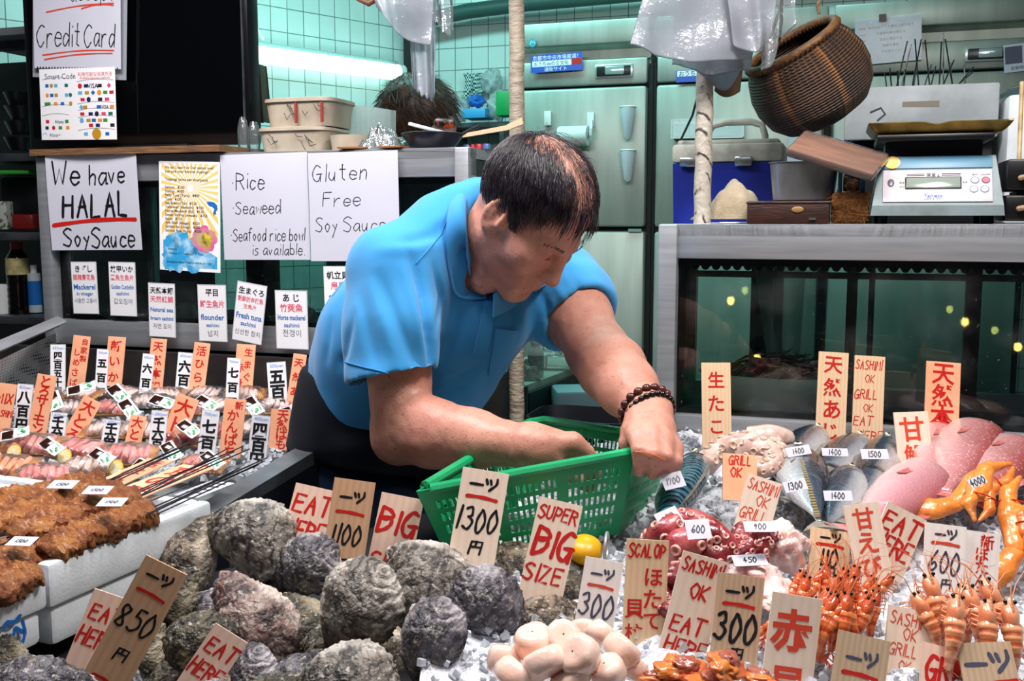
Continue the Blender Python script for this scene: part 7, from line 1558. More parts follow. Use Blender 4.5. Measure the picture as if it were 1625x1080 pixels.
bag('plastic_bag', 'white plastic bag at the edge of the bundle next to the rope', 'plastic bag', [(1150, -40), (1180, -50), (1210, -50), (1240, -40)], [(1165, 70), (1195, 84), (1205, 80), (1222, 60)], 1.88, BAGW, 1.2, .006, 0, 'white plastic bags hanging in a bundle', 4)
bag('plastic_bag', 'clear plastic bag hanging between rope and wicker basket', 'plastic bag', [(1222, -40), (1235, -50), (1250, -50), (1262, -40)], [(1208, 112), (1225, 104), (1240, 62), (1262, 40)], 1.90, BAGC, 1.2, .006, 0, None, 5)
solo('paper_bag', shell(lambda u, v: (P(1140 + u * 40 - 6 * v, 98 + v * 46 + 8 * math.sin(u * 3), 2.02) - Vector(CB) * .012 * math.sin(u * 3.14))[:], 12, 12, .002), mat('kraft_paper', '#7d5e46', .8, 0, '#5f4633', 12), 'brown paper bag mouth hanging between the white bags and wicker basket', 'paper bag')
bag('plastic_bag', 'white plastic bag hanging over the man, longest of the pair', 'plastic bag', [(645, -40), (660, -50), (680, -50), (692, -40)], [(655, 132), (665, 148), (682, 158), (690, 152)], 2.15, BAGW, 1.5, .008, 0, 'white bags hanging from the beam over the tubs', 6, 1)
bag('plastic_bag', 'white plastic bag hanging shorter, nearer the lamp', 'plastic bag', [(585, -40), (605, -50), (640, -50), (690, -40)], [(596, 8), (616, 34), (638, 58), (684, 72)], 2.12, BAGW, 1.2, .008, 0, 'white bags hanging from the beam over the tubs', 7)
bag('plastic_bag', 'clear torn plastic bag beside the two white bags', 'plastic bag', [(680, -40), (692, -50), (706, -50), (718, -40)], [(682, 22), (696, 40), (708, 60), (719, 46)], 2.14, BAGC, 1.2, .006, 0, None, 8, 1)
solo('hanging_hook', MB().tube([P(575, -40, 2.14), P(570, 0, 2.14), P(585, 6, 2.14), P(598, -2, 2.14)], .006, 8), mat('brown_hook', '#6b3d26', .5), 'brown hook just showing above the white bags', 'hook')
# ================================================================== things on the papered glass case
ZL = 1.656
def onL(px, d, z=ZL): q = Pn(px, 250, A0 + N * d, N); return Vector((q.x, q.y, z))
def lz(px, py, d): return PW(px, py, -d).z
a = onL(52, -.015); wp_ = (onL(352, -.015) - a).dot(D); PLY = mat('plywood_edge', '#8a6440', .7, 0, '#4a3120', 30, 4, .3, 60, stretch=(.6, 1, 30))
solo('plywood_board', MB().box((wp_ / 2, .09, .008), (wp_, .20, .015)), PLY, 'rough plywood board under the flat screen', 'board', M=MF(a))
TUB = mat('milky_tub', '#b3a997', .4, 0, '#9c917f', 8, 5, .1, 40, sss=.1); DIRT = mat('black_scribble', '#2b2a28', .6)
def tub(label, x0, x1, y0, y1, d, z0, scr):
    a = onL(x0, d, z0); w_ = (onL(x1, d, 0) - a).dot(D); h_ = lz((x0 + x1) / 2, y0, d) - z0; r = thing('plastic_tub', label, 'tub', M=MF(a))
    me = MB(); n = 40
    def wall(u, v):
        c, s_ = math.cos(u * 6.2832), math.sin(u * 6.2832); sq = (abs(c) ** 5 + abs(s_) ** 5) ** -.2; k = .90 + .08 * v; return (w_ / 2 + w_ / 2 * k * c * sq, .075 + .072 * k * s_ * sq, h_ * .86 * v)
    me.grid(wall, 48, 8, close_u=True); me.f.append(tuple(range(48))[::-1]); part('tub_body', me, TUB, r); me = MB()
    def lid_(u, v):
        c, s_ = math.cos(u * 6.2832), math.sin(u * 6.2832); sq = (abs(c) ** 5 + abs(s_) ** 5) ** -.2; k, z = [(.0, 1.0), (.88, 1.0), (.92, .96), (1.0, .96), (1.01, .84)][min(4, int(v * 4 + .5))]; return (w_ / 2 + w_ / 2 * k * c * sq, .075 + .075 * k * s_ * sq, h_ * z)
    me.grid(lid_, 48, 5, close_u=True); part('lid', me, TUB, r); s2 = MB(); rr_ = random.Random(scr)
    for i in range(9): x = rr_.uniform(.12, .85) * w_; z = rr_.uniform(.4, .8) * h_; s2.tube([(x, -.0005, z), (x + rr_.uniform(.003, .012), -.001, z - rr_.uniform(.006, .016)), (x + rr_.uniform(.008, .02), -.0005, z - rr_.uniform(0, .02))], .0009, 4)
    part('scribble', s2, DIRT, r); return r, w_, h_
t1, w1_, h1_ = tub('lower milky plastic tub with lid on the papered case', 402, 516, 200, 0, .05, ZL, 1); zt1 = ZL + h1_ + .001
t2, w2_, h2_ = tub('upper milky plastic tub with red marks stacked on the lower tub', 413, 526, 153, 0, .06, zt1, 2)
for x in (.52, .88): part('red_tape', MB().box((w2_ * x, .0005, h2_ * .45), (.006, .004, h2_ * .7)), mat('rust_red_tape', '#8d2f20', .6), t2)
a = onL(512, .03); w3_ = (onL(571, .03) - a).dot(D); h3_ = lz(540, 213, .03) - ZL
m = shell(lambda u, v: (w3_ / 2 + w3_ / 2 * (.9 + .1 * v) * math.cos(6.2832 * u), .05 + w3_ / 2 * (.9 + .1 * v) * math.sin(6.2832 * u), h3_ * v), 36, 8, .002, True); m.add([(w3_ / 2 + w3_ * .44 * math.cos(6.2832 * i / 36), .05 + w3_ * .44 * math.sin(6.2832 * i / 36), .003) for i in range(36)], [tuple(range(36))])
solo('round_tub', m, TUB, 'open round cream tub beside the stacked milky tubs', 'tub', M=MF(a))
CLR = film('clear_cover', (.95, .98, .96), .22, .2, .2, 20, .1)
for i in range(9):
    x = 526 + i * 7.4; a = onL(x, .16 + .004 * i); hh_ = lz(x, 162 + i * .6, .16) - ZL; solo('clear_cover', shell(lambda u, v: (.0015 * i + .016 * u, .10 * u * .9, hh_ * v), 4, 4, .0015), CLR, 'clear plastic lid standing in the row behind the cream tub', 'lid', 'clear lids standing in a row', M=MF(a) @ Matrix.Rotation(.05 * (i - 5) * .2, 4, 'Y'))
for i, (x0, x1) in enumerate([(378, 396), (394, 414)]):
    a = onL((x0 + x1) / 2, .09 + .02 * i); r_ = (x1 - x0) / 2 * a.y / 1600; h_ = lz(x0, 186 + 6 * i, .09) - ZL; solo('clear_cup', MB().lathe([(r_ * .8, 0), (r_ * .95, h_ * .3), (r_, h_ * .7), (r_ * .7, h_ * .9), (r_ * .5, h_)], 20), film('cup_film', (.8, .88, .88), .12, .04, 3.5, 30, .5), 'clear plastic bottle between the screen and milky tubs', 'bottle', 'clear bottles beside the screen', M=MF(a), sharp=None)
def crumple(name, label, cat, M, sx, sy, h, m_, seed, group=None):
    def fn(u, v):
        p = np.array([[u * 3 + seed, v * 3, seed * 1.7]]); e_ = math.sin(math.pi * u) ** .5 * math.sin(math.pi * v) ** .5; z = e_ * h * (.60 + .5 * fbm(p, 1.6, 4, seed)[0]); return ((u - .5) * sx, (v - .5) * sy, max(.001, z))
    return solo(name, shell(fn, 34, 30, .0006), m_, label, cat, group, M=M, smooth=False)
crumple('crumpled_film', 'crumpled clear wrapping between the cream tub and black pan', 'plastic wrap', MF(onL(612, .06)) , .11, .09, .065, film('crumple_film', (.75, .8, .8), .16, .06, 3, 40, .8), 3)
solo('brown_card', MB().box((0, 0, .003), (.065, .04, .004)), mat('brown_card', '#8d5a33', .7), 'brown card scrap lying before the cream tub', 'card', M=MF(onL(562, .015)) @ Matrix.Rotation(.15, 4, 'Z')); solo('brown_card', MB().box((0, 0, .003), (.06, .04, .004)), mat('brown_card', '', 0), 'brown card scrap lying under the clear wrapping', 'card', M=MF(onL(624, .015)) @ Matrix.Rotation(-.1, 4, 'Z'))
# black pan with odds and ends
a = onL(687, .07); kp = a.y / 1600; rp = 49 * kp; hp2 = lz(687, 213, .07) - ZL; fp = thing('frying_pan', 'black shallow pan with small items at the end of the papered case', 'pan', M=MF(a)); part('pan_body', shell(lambda u, v: (rp * (.62 * v / .6 if v < .6 else .62 + .38 * (v - .6) / .4) * math.cos(6.2832 * u), rp * (.62 * v / .6 if v < .6 else .62 + .38 * (v - .6) / .4) * math.sin(6.2832 * u), (.001 if v < .6 else .001 + hp2 * ((v - .6) / .4) ** 1.2)), 48, 20, .002, True), mat('pan_navy_black', '#0d0f1c', .35), fp)
part('handle', MB().tube([(rp * .95, 0, hp2 * .9), (rp * 1.25, .01, hp2 * 1.25), (rp * 1.5, .015, hp2 * 1.5)], [.006, .007, .006], 8, flat=.6), BLACK, fp)
solo('foam_tray', MB().rbox((0, 0, .006), (.11, .06, .008), .003), FOAM, 'white foam tray tilted in the black pan', 'tray', M=MF(a + UP * .02) @ TRS((.0, .01, .016), (0, .26, .1))); solo('red_onion', MB().ell((0, 0, .012), (.018, .016, .012)), mat('red_onion_skin', '#8c1f33', .3, 0, '#c26a76', 40), 'small red ball lying in the black pan', 'vegetable', M=MF(a + UP * .012) @ TRS((-.04, -.02, 0)))
solo('dark_packet', MB().rbox((0, 0, .011), (.048, .03, .022), .008), mat('dark_packet', '#1a1214', .3, 0, '#8a3a1c', 60, ramp=(.55, .6)), 'dark printed packet lying on the foam tray', 'packet', M=MF(a + UP * .045) @ TRS((.025, .01, .0), (0, .1, .1)))
solo('wooden_spatula', MB().add([(0, 0, 0), (.10, .01, .014), (.135, .012, .026), (.132, .012, .040), (.095, .01, .024), (-.002, 0, .008), (0, .006, 0), (.10, .016, .014), (.135, .018, .026), (.132, .018, .040), (.095, .016, .024), (-.002, .006, .008)], [(0, 1, 4, 5), (1, 2, 3, 4), (11, 10, 7, 6), (10, 9, 8, 7), (0, 6, 7, 1), (1, 7, 8, 2), (2, 8, 9, 3), (3, 9, 10, 4), (4, 10, 11, 5), (5, 11, 6, 0)]), WOODS['pine'], 'pale wooden spatula leaning on the black pan', 'spatula', M=MF(PW(734, 218, -.07)))
for i, (px, c) in enumerate([(750, '#9c2030'), (760, '#b0303c'), (772, '#4a6c9c'), (742, '#6c8cc0')]): solo('plastic_disc', MB().lathe([(.0001, .012), (.008, .012), (.009, .010), (.009, 0)], 16), mat('cap_' + c[1:], c, .35), 'small coloured bottle cap on the case end behind the man', 'cap', 'bottle caps on the case end', M=Matrix.Translation(onL(px, .10, ZL)))
# contents of the papered case
for i, (px, w_, sd) in enumerate([(180, .16, 2), (300, .18, 5), (400, .18, 8), (470, .12, 9), (560, .16, 4)]):
    q = Pn(px, 480, A0 + N * .14, N); crumple('wrapped_fish_tray', 'tray of fish under wrinkled clear film inside the papered glass case', 'fish tray', MF(Vector((q.x, q.y, 1.226))), w_, .15, .075, film('fish_film', (.55, .72, .68), .38, .05, 3.5, 26, 1.0), sd, 'wrapped trays inside the papered glass case')
# contents of the dark case
q = onR(1235, .16, 1.106); r = thing('plastic_basin', 'white plastic basin inside the dark glass case', 'basin', M=MF(q)); part('basin', shell(lambda u, v: ((.10 + .05 * v) * math.cos(6.2832 * u), (.06 + .03 * v) * math.sin(6.2832 * u), .002 + .085 * v), 40, 10, .002, True), mat('basin_white', '#c9d6d4', .4), r); part('basin_base', MB().box((0, 0, .002), (.14, .09, .003)), mat('basin_white', '', 0), r)
bn = MB(); rr = random.Random(9)
for i in range(70): x, y = rr.uniform(-.09, .06), rr.uniform(-.03, .03); bn.tube([(x, y, .05), (x + .05 + rr.uniform(-.02, .03), y, .075 + rr.uniform(-.01, .02)), (x + .10 + rr.uniform(-.02, .05), y, .085 + rr.uniform(-.015, .03))], [.003, .002, .001], 4)
solo('dried_bundle', bn, mat('dry_brown_stalks', '#6b5a44', .7, 0, '#40352a', 40), 'bundle of dry brown stalks in the basin inside the dark glass case', 'bundle', M=MF(q - D * .03 + UP * .02))
solo('plastic_sheet', shell(lambda u, v: (.11 * u * (1 - .55 * (1 - v)) + .05 * (1 - v), .01 * math.sin(u * 7), .30 * v * 1.0 - 0 * u), 20, 16, .0008), film('case_sheet', (.5, .68, .65), .35, .1, 1.5, 12, .5), 'hanging translucent plastic sheet inside the dark glass case', 'plastic sheet', M=MF(onR(1196, .26, 1.125)))
# ================================================================== green basket held by the man
GB = mat('green_basket_plastic', '#0f9a5f', .35, 0, '#0c8a55', 12)
gA, gB_, gC, gD = P(661, 779, 1.30), P(1006, 716, 1.385), P(1066, 694, 1.64), P(850, 664, 1.66)
zr = (gA.z + gB_.z + gC.z + gD.z) / 4; HB = .118
gr = thing('plastic_basket', 'green slotted plastic basket gripped by the man', 'basket', tuple((gA + gB_ + gC + gD) / 4 - UP * HB))
cen = (gA + gB_ + gC + gD) / 4
def corner(q, s_, dz): return cen + (q - cen) * s_ + UP * dz
top = [gA, gB_, gC, gD]; bot = [corner(q, .80, -HB) for q in top]
wallm = MB(); slotw = MB()
def wallgrid(a, b_, c, d_):
    """slotted wall: a,b top edge; d,c bottom edge. Bars between slots, with real openings"""
    L = (b_ - a).length; n_seg = 3; nr = 5; out = (b_ - a).cross(d_ - a).normalized(); th = .0022
    def pt(u, v): return (a * (1 - u) + b_ * u) * (1 - v) + (d_ * (1 - u) + c * u) * v
    def slabq(u0, u1, v0, v1):
        q = [pt(u0, v0), pt(u1, v0), pt(u1, v1), pt(u0, v1)]; o = out * th / 2
        wallm.add([(k + o)[:] for k in q] + [(k - o)[:] for k in q], [(0, 1, 2, 3), (7, 6, 5, 4), (0, 4, 5, 1), (1, 5, 6, 2), (2, 6, 7, 3), (3, 7, 4, 0)])
    vs = [0.0, .16]; rows = []
    for r_ in range(nr): v0 = .16 + r_ * .16; rows.append((v0, v0 + .105)); 
    segs = [(.05 + i * .315, .05 + i * .315 + .27) for i in range(n_seg)]
    slabq(0, 1, 0, .16); prev = .16
    for v0, v1 in rows:
        us = [0.0]
        for s0, s1 in segs:
            k = 9
            for j in range(k): w_ = (s1 - s0) / k; us += [s0 + j * w_ + w_ * .22, s0 + j * w_ + w_ * .78]
        us.append(1.0)
        for j in range(0, len(us), 2): slabq(us[j], us[j + 1], v0, v1)
        slabq(0, 1, v1, v1 + .055)
    slabq(0, 1, .16 + nr * .16, 1.0)
    for s0, s1 in [(s[0] - .03, s[0] - .012) for s in segs[1:]]:
        q = [pt(s0, .05), pt(s1, .05), pt(s1, 1), pt(s0, 1)]; o = out * .008
        wallm.add([(k)[:] for k in q] + [(k + o)[:] for k in q], [(3, 2, 1, 0), (4, 5, 6, 7), (0, 1, 5, 4), (1, 2, 6, 5), (2, 3, 7, 6), (3, 0, 4, 7)])
for i in range(4): wallgrid(top[i], top[(i + 1) % 4], bot[(i + 1) % 4], bot[i])
part('slotted_walls', wallm, GB, gr, world=True)
rimp = []
for i in range(4):
    a, b_ = top[i], top[(i + 1) % 4]; rimp += [a.lerp(b_, t) for t in (.06, .3, .5, .7, .94)]
rimp.append(rimp[0]); rimp.append(rimp[1])
part('rim', MB().tube(rimp, .0085, 8, flat=.8, up=(0, 0, 1)), GB, gr, world=True)
part('basket_floor', MB().add([q[:] for q in bot] + [(q - UP * .004)[:] for q in bot], [(0, 1, 2, 3), (7, 6, 5, 4), (0, 4, 5, 1), (1, 5, 6, 2), (2, 6, 7, 3), (3, 7, 4, 0)]), GB, gr, world=True)
# yellow tub with ring
p = Pi(928, 872, .012); yt = thing('yellow_tub', 'yellow plastic tub end with steel ring under the basket corner', 'tub', M=TRS(p)); k = p.y / 1600
part('tub_shell', MB().ell((0, 0, 0), (30 * k, .03, 24 * k), nu=24, nv=14), mat('yellow_plastic', '#d9a511', .35, 0, '#c8930f', 10), yt); part('steel_ring', MB().tube([(28 * k + .004 * math.cos(t) + .006, .02 * math.cos(t), .018 * math.sin(t) + .004) for t in np.linspace(0, 6.2832, 25)], .0022, 8), STEEL, yt)
# ================================================================== kitchen background
# a second person bent over behind the papered case
pc = P(655, 178, 3.25); pr = thing('person', 'person with tousled brown hair bent down beyond the tubs, face hidden', 'person', (pc.x, pc.y + .1, .15))
S_ = SDF((pc.x - .4, pc.y - .35, .6), (pc.x + .4, pc.y + .5, pc.z + .2), .011); pv = np.array(pc)
S_.ell(pv + V3(.02, -.01, -.01), (.10, .085, .105), None, .02); S_.ell(pv + V3(.055, -.03, -.055), (.07, .065, .07), None, .03); S_.cap(pv + V3(-.03, .05, -.06), pv + V3(-.06, .10, -.16), .055, .06, .03)
S_.chain([pv + V3(-.06, .12, -.20), pv + V3(-.06, .2, -.5), pv + V3(-.04, .24, -1.0)], [.13, .16, .16], .04); S_.cap(pv + V3(-.22, .10, -.26), pv + V3(-.22, -.05, -.55), .055, .045, .04); S_.cap(pv + V3(.13, .12, -.26), pv + V3(.16, -.08, -.52), .055, .045, .04)
S_.cap(pv + V3(-.22, -.05, -.55), pv + V3(-.10, -.24, -.62), .043, .032, .02); S_.cap(pv + V3(.16, -.08, -.52), pv + V3(.06, -.26, -.62), .043, .032, .02)
S_.ell(pv + V3(.125, -.05, -.05), (.016, .03, .032), None, .008)
v_, f_ = S_.mesh(); part('body', (v_, f_), SKIN, pr, world=True, sharp=None)
J = SDF((pc.x - .45, pc.y - .35, .5), (pc.x + .45, pc.y + .55, pc.z), .014); J.chain([pv + V3(-.06, .13, -.22), pv + V3(-.06, .2, -.5), pv + V3(-.04, .24, -1.05)], [.145, .18, .185], .04); J.cap(pv + V3(-.22, .10, -.26), pv + V3(-.22, -.03, -.52), .07, .06, .04); J.cap(pv + V3(.13, .12, -.26), pv + V3(.16, -.06, -.50), .07, .06, .04)
v_, f_ = J.mesh(); part('jacket', (v_, f_), NAVY, pr, world=True, sharp=None)
tr_ = MB(); tr_.tube([tuple(pv + V3(-.12, .24, -1.0)), (pc.x - .12, pc.y + .24, .19)], .08, 12); part('trouser_leg', tr_, NAVY, pr, world=True); tr_ = MB(); tr_.tube([tuple(pv + V3(.05, .24, -1.0)), (pc.x + .05, pc.y + .24, .19)], .08, 12); part('trouser_leg', tr_, NAVY, pr, world=True)
hm = MB(); rg2 = np.random.RandomState(4); me = MB().ell((0, 0, 0), (1, 1, 1), nu=40, nv=26); v = me.V(); v = v * (1 + .05 * fbm(v * [1, 1, .5], 5, 3, 2))[:, None] * np.array((.120, .108, .118)) + pv + V3(.012, -.012, .0); hm.add(v, [q for q in me.f if not all(v[k][0] > pv[0] + .10 and v[k][2] < pv[2] - .05 for k in q)])
for i in range(1500):
    d = rg2.normal(size=3); d /= np.linalg.norm(d)
    if d[2] < -.7 or (d[0] > .6 and d[2] < -.3): continue
    q = pv + V3(.012, -.012, 0) + d * np.array((.120, .108, .118)); a = [q]; g = V3(.3 * d[0] + .25, .3 * d[1], -.5) + rg2.normal(size=3) * .3
    for k in range(4): q = q + (g - d * (g @ d) * .8) * .018 + d * .003; a.append(q.copy())
    hm.tube(a, [.0009, .0009, .0008, .0006, .0003], 3, False)
part('hair', hm, mat('brown_hair', '#2a1a10', .45, 0, '#4a3020', 30), pr, world=True, sharp=None)
# brown garment on the left wall
GARM = mat('brown_garment', '#4f4436', .9, 0, '#3a3227', 8)
solo('hanging_jacket', shell(lambda u, v: (P(398 + u * 30 * (.7 + .3 * v), 104 + v * 90, 3.3) + Vector((0, .02 * math.sin(u * 15), 0)))[:], 24, 14, .01), GARM, 'brown jacket hanging below the glowing tube lamp', 'jacket')
# shelf on the back wall with bags and boxes
a = PB(688, 196, .28); b_ = PB(812, 192, .28); Ls = (b_ - a).dot(D); sh = thing('wall_shelf', 'steel shelf on the tiled back wall holding bags', 'shelf', M=MF(Vector((a.x, a.y, a.z)))); part('shelf_plate', MB().box((Ls / 2, .14, -.01), (Ls, .27, .02)), STEELD, sh); part('bracket', MB().box((.05, .14, -.07), (.02, .26, .10)), STEELD, sh); part('bracket', MB().box((Ls - .05, .14, -.07), (.02, .26, .10)), STEELD, sh)
def sPB(px, py, off): return PB(px, py, off)
WBAG = film('white_bag_soft', (.85, .92, .92), .6, .12, 2, 20, .9)
def blobbag(label, px, py, w_, h_, off, m_, seed, name='plastic_bag', cat='plastic bag', group=None):
    p = sPB(px, py, off); k = p.y / 1600; me = MB().ell((0, 0, 0), (1, 1, 1), nu=36, nv=24); v = me.V(); v = v * (1 + .28 * fbm(v + seed, 2.5, 4, seed))[:, None] * np.array((w_ * k / 2, .06, h_ * k / 2)); me.v = [v]; solo(name, me, m_, label, cat, group, M=TRS(p), sharp=None)
blobbag('white crumpled bag with red print on the wall shelf', 722, 176, 44, 36, .17, WBAG, 2); blobbag('blue crumpled bag on the blue box on the wall shelf', 756, 161, 26, 18, .15, mat('blue_bag', '#2474d4', .4, 0, '#1a5cb0', 30, 4, .6, 40), 3)
blobbag('clear bag at the end of the wall shelf behind the pole', 790, 168, 34, 46, .20, WBAG, 5); blobbag('clear bag hanging higher on the back wall', 780, 130, 30, 36, .06, WBAG, 6)
p = PB(759, 190, .20); k = p.y / 1600; solo('blue_box', MB().rbox((0, 0, 8 * k), (38 * k, .12, 15 * k), .006), mat('light_blue_box', '#3a9ad0', .4), 'light blue box on the wall shelf', 'box', M=MF(p))
p = PB(803, 185, .26); solo('green_container', MB().rbox((0, 0, 18 * k), (22 * k, .1, 36 * k), .005), mat('green_plastic', '#129a52', .4), 'green container at the end of the wall shelf', 'container', M=MF(p))
chk = NT('checked_film'); cx_ = chk.n('TexChecker', Scale=110.0); chk.l(chk.coord(), cx_.inputs[0]); cx_.inputs[1].default_value = lin('#1d2f31'); cx_.inputs[2].default_value = lin('#b6d3cf'); chk.base(cx_.outputs[0]); chk.set(rough=.3)
solo('checked_bag', shell(lambda u, v: (PB(735 + u * 30 + 4 * math.sin(v * 4), 116 + v * 40, .03) + Vector((0, -.012 * math.sin(u * 8), 0)))[:], 14, 14, .003), chk.m, 'black and white checked bag hanging on the tiled back wall', 'bag')
solo('socket_box', MB().rbox((0, 0, 0), (.05, .03, .07), .004), WHITEP, 'small white socket box on the tiled back wall', 'socket', M=MF(PB(714, 156, .015)))
# fridge door accessories
p = PF(884, 99, .033); fst = lambda TL, TR, BL: sheet_frame(None, None, None, 0, pts=(PF(*TL, .034), PF(*TR, .034), PF(*BL, .034)))
LGB = WOODS.setdefault('stickerblue', mat('sticker_blue', '#1c54b8', .35)); INK['wht'] = mat('white_print', '#e6ecf2', .4); INKN['wht'] = 'white_lettering'
st = board('sticker', 'blue sticker with white Japanese lettering on the fridge', 'sticker', fst((842, 88), (924, 82), (842, 116)), 'stickerblue', [('r', .03, .36, .79, .68, 'wht'), ('p', '京都市中央市場厳選！', .48, .20, .095, .0, 'wht'), ('p', 'おうちdeの食文化', .40, .53, .085, .01, 'blk'), ('r', .80, .33, .98, .68, 'red'), ('p', '通販サイト', .48, .85, .09, 0., 'wht')], .0008)
m = MB(); printed(m, '検索', .89 * .2, 0, .01, 0, 0)
board('sticker', 'blue and white sticker on the fridge beside the taped pole', 'sticker', fst((1073, 112), (1108, 110), (1073, 131)), 'stickerblue', [('r', .05, .05, .98, .52, 'wht'), ('p', 'おうち', .5, .30, .26, .01, 'blk')], .0008)
mk_ = MB().lathe([(.0001, .0012), (.016, .0012), (.016, 0)], 24); o = solo('sticker', mk_, mat('emblem_teal', '#2a9ab0', .3), 'round teal emblem sticker at the top of the fridge', 'sticker', M=frame(PF(845, 68, .024), D, -N))
em = MB(); em.tube([(-.008, -.006, .0016), (-.004, .008, .0016), (.001, -.002, .0016), (.005, .007, .0016), (.009, -.004, .0016)], .0016, 5); part('emblem_mark', em, INK['wht'], o)
def onfridge(name, label, cat, px, py, fn, group=None):
    M = frame(PF(px, py, .026), D, UP); r = thing(name, label, cat, M=M, group=group); fn(r, PF(px, py, .026).y / 1600); return r
def hook(r, k): part('base', MB().rbox((0, -.006, 0), (11 * k, .012, 22 * k), .002), WHITEP, r); part('hook', MB().tube([(0, -.012, -8 * k), (0, -.022, -11 * k), (0, -.024, -6 * k)], .003, 6), WHITEP, r)
onfridge('magnet_hook', 'white magnetic hook on the fridge right above the paper roll', 'hook', 938, 190, hook); onfridge('magnet_hook', 'white magnetic hook on the fridge nearer the beige pole', 'hook', 870, 188, hook)
def roll(r, k): part('paper', MB().tube([(-40 * k, -.05, 0), (6 * k, -.05, 0)], 15 * k, 24), mat('roll_paper', '#d3dfda', .7), r); part('core', MB().tube([(6 * k, -.05, 0), (7 * k, -.05, 0)], 5 * k, 16), mat('roll_core', '#8b9a94', .7), r); part('holder', MB().tube([(10 * k, -.05, 0), (11 * k, -.05, 10 * k), (8 * k, -.02, 24 * k), (8 * k, -.004, 24 * k)], .006, 6), WHITEP, r)
onfridge('paper_roll', 'white paper roll in a holder on the fridge door behind the head', 'paper roll', 932, 217, roll)
def cup(r, k):
    part('cup', MB().tube([(0, -.03, -26 * k), (0, -.03, -22 * k), (0, -.03, 22 * k)], [3 * k, 6 * k, 12 * k], 20), mat('cup_white', '#cfe0e6', .35), r); part('rim', MB().tube([(12 * k * math.cos(t), -.03 + 12 * k * math.sin(t) * .9, 22 * k) for t in np.linspace(0, 6.2832, 25)], .0035, 6), WHITEP, r); part('back_plate', MB().box((0, -.004, 0), (10 * k, .008, 30 * k)), WHITEP, r)
onfridge('cup_holder', 'white tapered cup on the fridge door, upper one', 'holder', 999, 194, cup); onfridge('cup_holder', 'white tapered cup on the fridge door, lower one', 'holder', 999, 262, cup)
def gridb(r, k):
    w_, h_ = 56 * k, 28 * k; m = MB(); m.box((0, -.03, -h_ / 2 + .003), (w_, .06, .006))
    for i in range(17): m.box((-w_ / 2 + w_ * i / 16, -.06, 0), (.0035, .003, h_))
    for i in range(9): m.box((0, -.06, -h_ / 2 + h_ * i / 8), (w_, .003, .0035))
    part('grid', m, WHITEP, r); part('back_plate', MB().box((0, -.003, 0), (w_, .006, h_)), WHITEP, r)
onfridge('grid_holder', 'white perforated holder on the fridge left of the taped pole', 'holder', 1098, 206, gridb); onfridge('grid_holder', 'white perforated holder on the fridge behind the cooler handle', 'holder', 1152, 206, gridb)
fN = lambda TL, TR, BL, off=.03: sheet_frame(None, None, None, 0, pts=(PF(*TL, off), PF(*TR, off), PF(*BL, off)))
nt = board('paper_notice', 'printed notice in a plastic sleeve with black tape on the fridge', 'notice', fN((1357, 32), (1462, 21), (1357, 104)), 'paper', [('r', .06, .20 + i * .135, .16, .225 + i * .135, 'pnk') for i in range(5)] + [('p', t, .54, .21 + i * .135, .05, 0., 'gry') for i, t in enumerate(['本日のおすすめ御注文承ります', '冷凍庫の扉は閉める', '温度を確認する', '在庫を確認', '手を洗うこと'])], .001)
M_, w_, h_ = fN((1357, 32), (1462, 21), (1357, 104)); part('sleeve', MB().box((w_ / 2, -h_ / 2, .003), (w_ * 1.02, h_ * 1.02, .002)), film('sleeve_film', (.7, .85, .85), .05, .2, .5, 8, .15), nt); part('black_tape', MB().box((w_ * .42, -h_ * .02, .006), (w_ * .11, w_ * .12, .002)), BLACK, nt)
board('paper_notice', 'printed notice low on the fridge behind the wrapped board', 'notice', fN((1252, 216), (1384, 222), (1252, 262)), 'paper', [('p', '■ 注文数量 確認表 ■', .5, .2 + .2 * i, .06, 0., 'gry') for i in range(4)], .001)
board('paper_notice', 'printed notice with dark photo hanging at the frame edge of the fridge', 'notice', fN((1592, 72), (1640, 66), (1594, 116)), 'paper', [('r', .05, .08, .62, .70, 'gry'), ('p', '営業時間', .5, .86, .14, 0., 'gry')], .001)
# prep table behind the man
pt0 = P(833, 612, 2.9); tdir = (P(945, 571, 3.45) - pt0); tdir.z = 0; L = 1.0; tdir.normalize(); M = frame(Vector((pt0.x, pt0.y, .15)), tdir, UP); zt_ = pt0.z - .15
pt = thing('prep_table', 'dark edged prep table behind the man', 'table', M=M); part('tabletop', MB().box((L / 2, .125, zt_ - .01), (L, .25, .02)), mat('cutting_board_green', '#a8b8a6', .4, 0, '#90a491', 6), pt); part('apron', MB().box((L / 2, .0, zt_ - .09), (L, .03, .14)), DARKG, pt)
for x, y in ((.03, .03), (L - .03, .03), (.03, .22), (L - .03, .22)): part('leg', MB().box((x, y, (zt_ - .02) / 2), (.05, .05, zt_ - .02)), DARKG, pt)
def ontab(px, py): return Pz(px, py, pt0.z)
p = ontab(850, 598); k = p.y / 1600; bt = thing('bottle', 'white squeeze bottle standing on the prep table', 'bottle', M=TRS(p)); part('bottle_body', MB().lathe([(.0001, 0), (12 * k, 0), (13 * k, 4 * k), (13 * k, 40 * k), (10 * k, 48 * k), (7 * k, 52 * k), (7 * k, 56 * k)], 22), mat('bottle_white', '#b9c8c0', .4), bt); part('label_band', MB().lathe([(13.2 * k, 12 * k), (13.2 * k, 36 * k)], 22), mat('bottle_label', '#8c9c92', .5, 0, '#73837a', 80), bt); part('cap', MB().lathe([(8 * k, 54 * k), (9 * k, 58 * k), (9 * k, 70 * k), (.0001, 71 * k)], 18), WHITEP, bt)
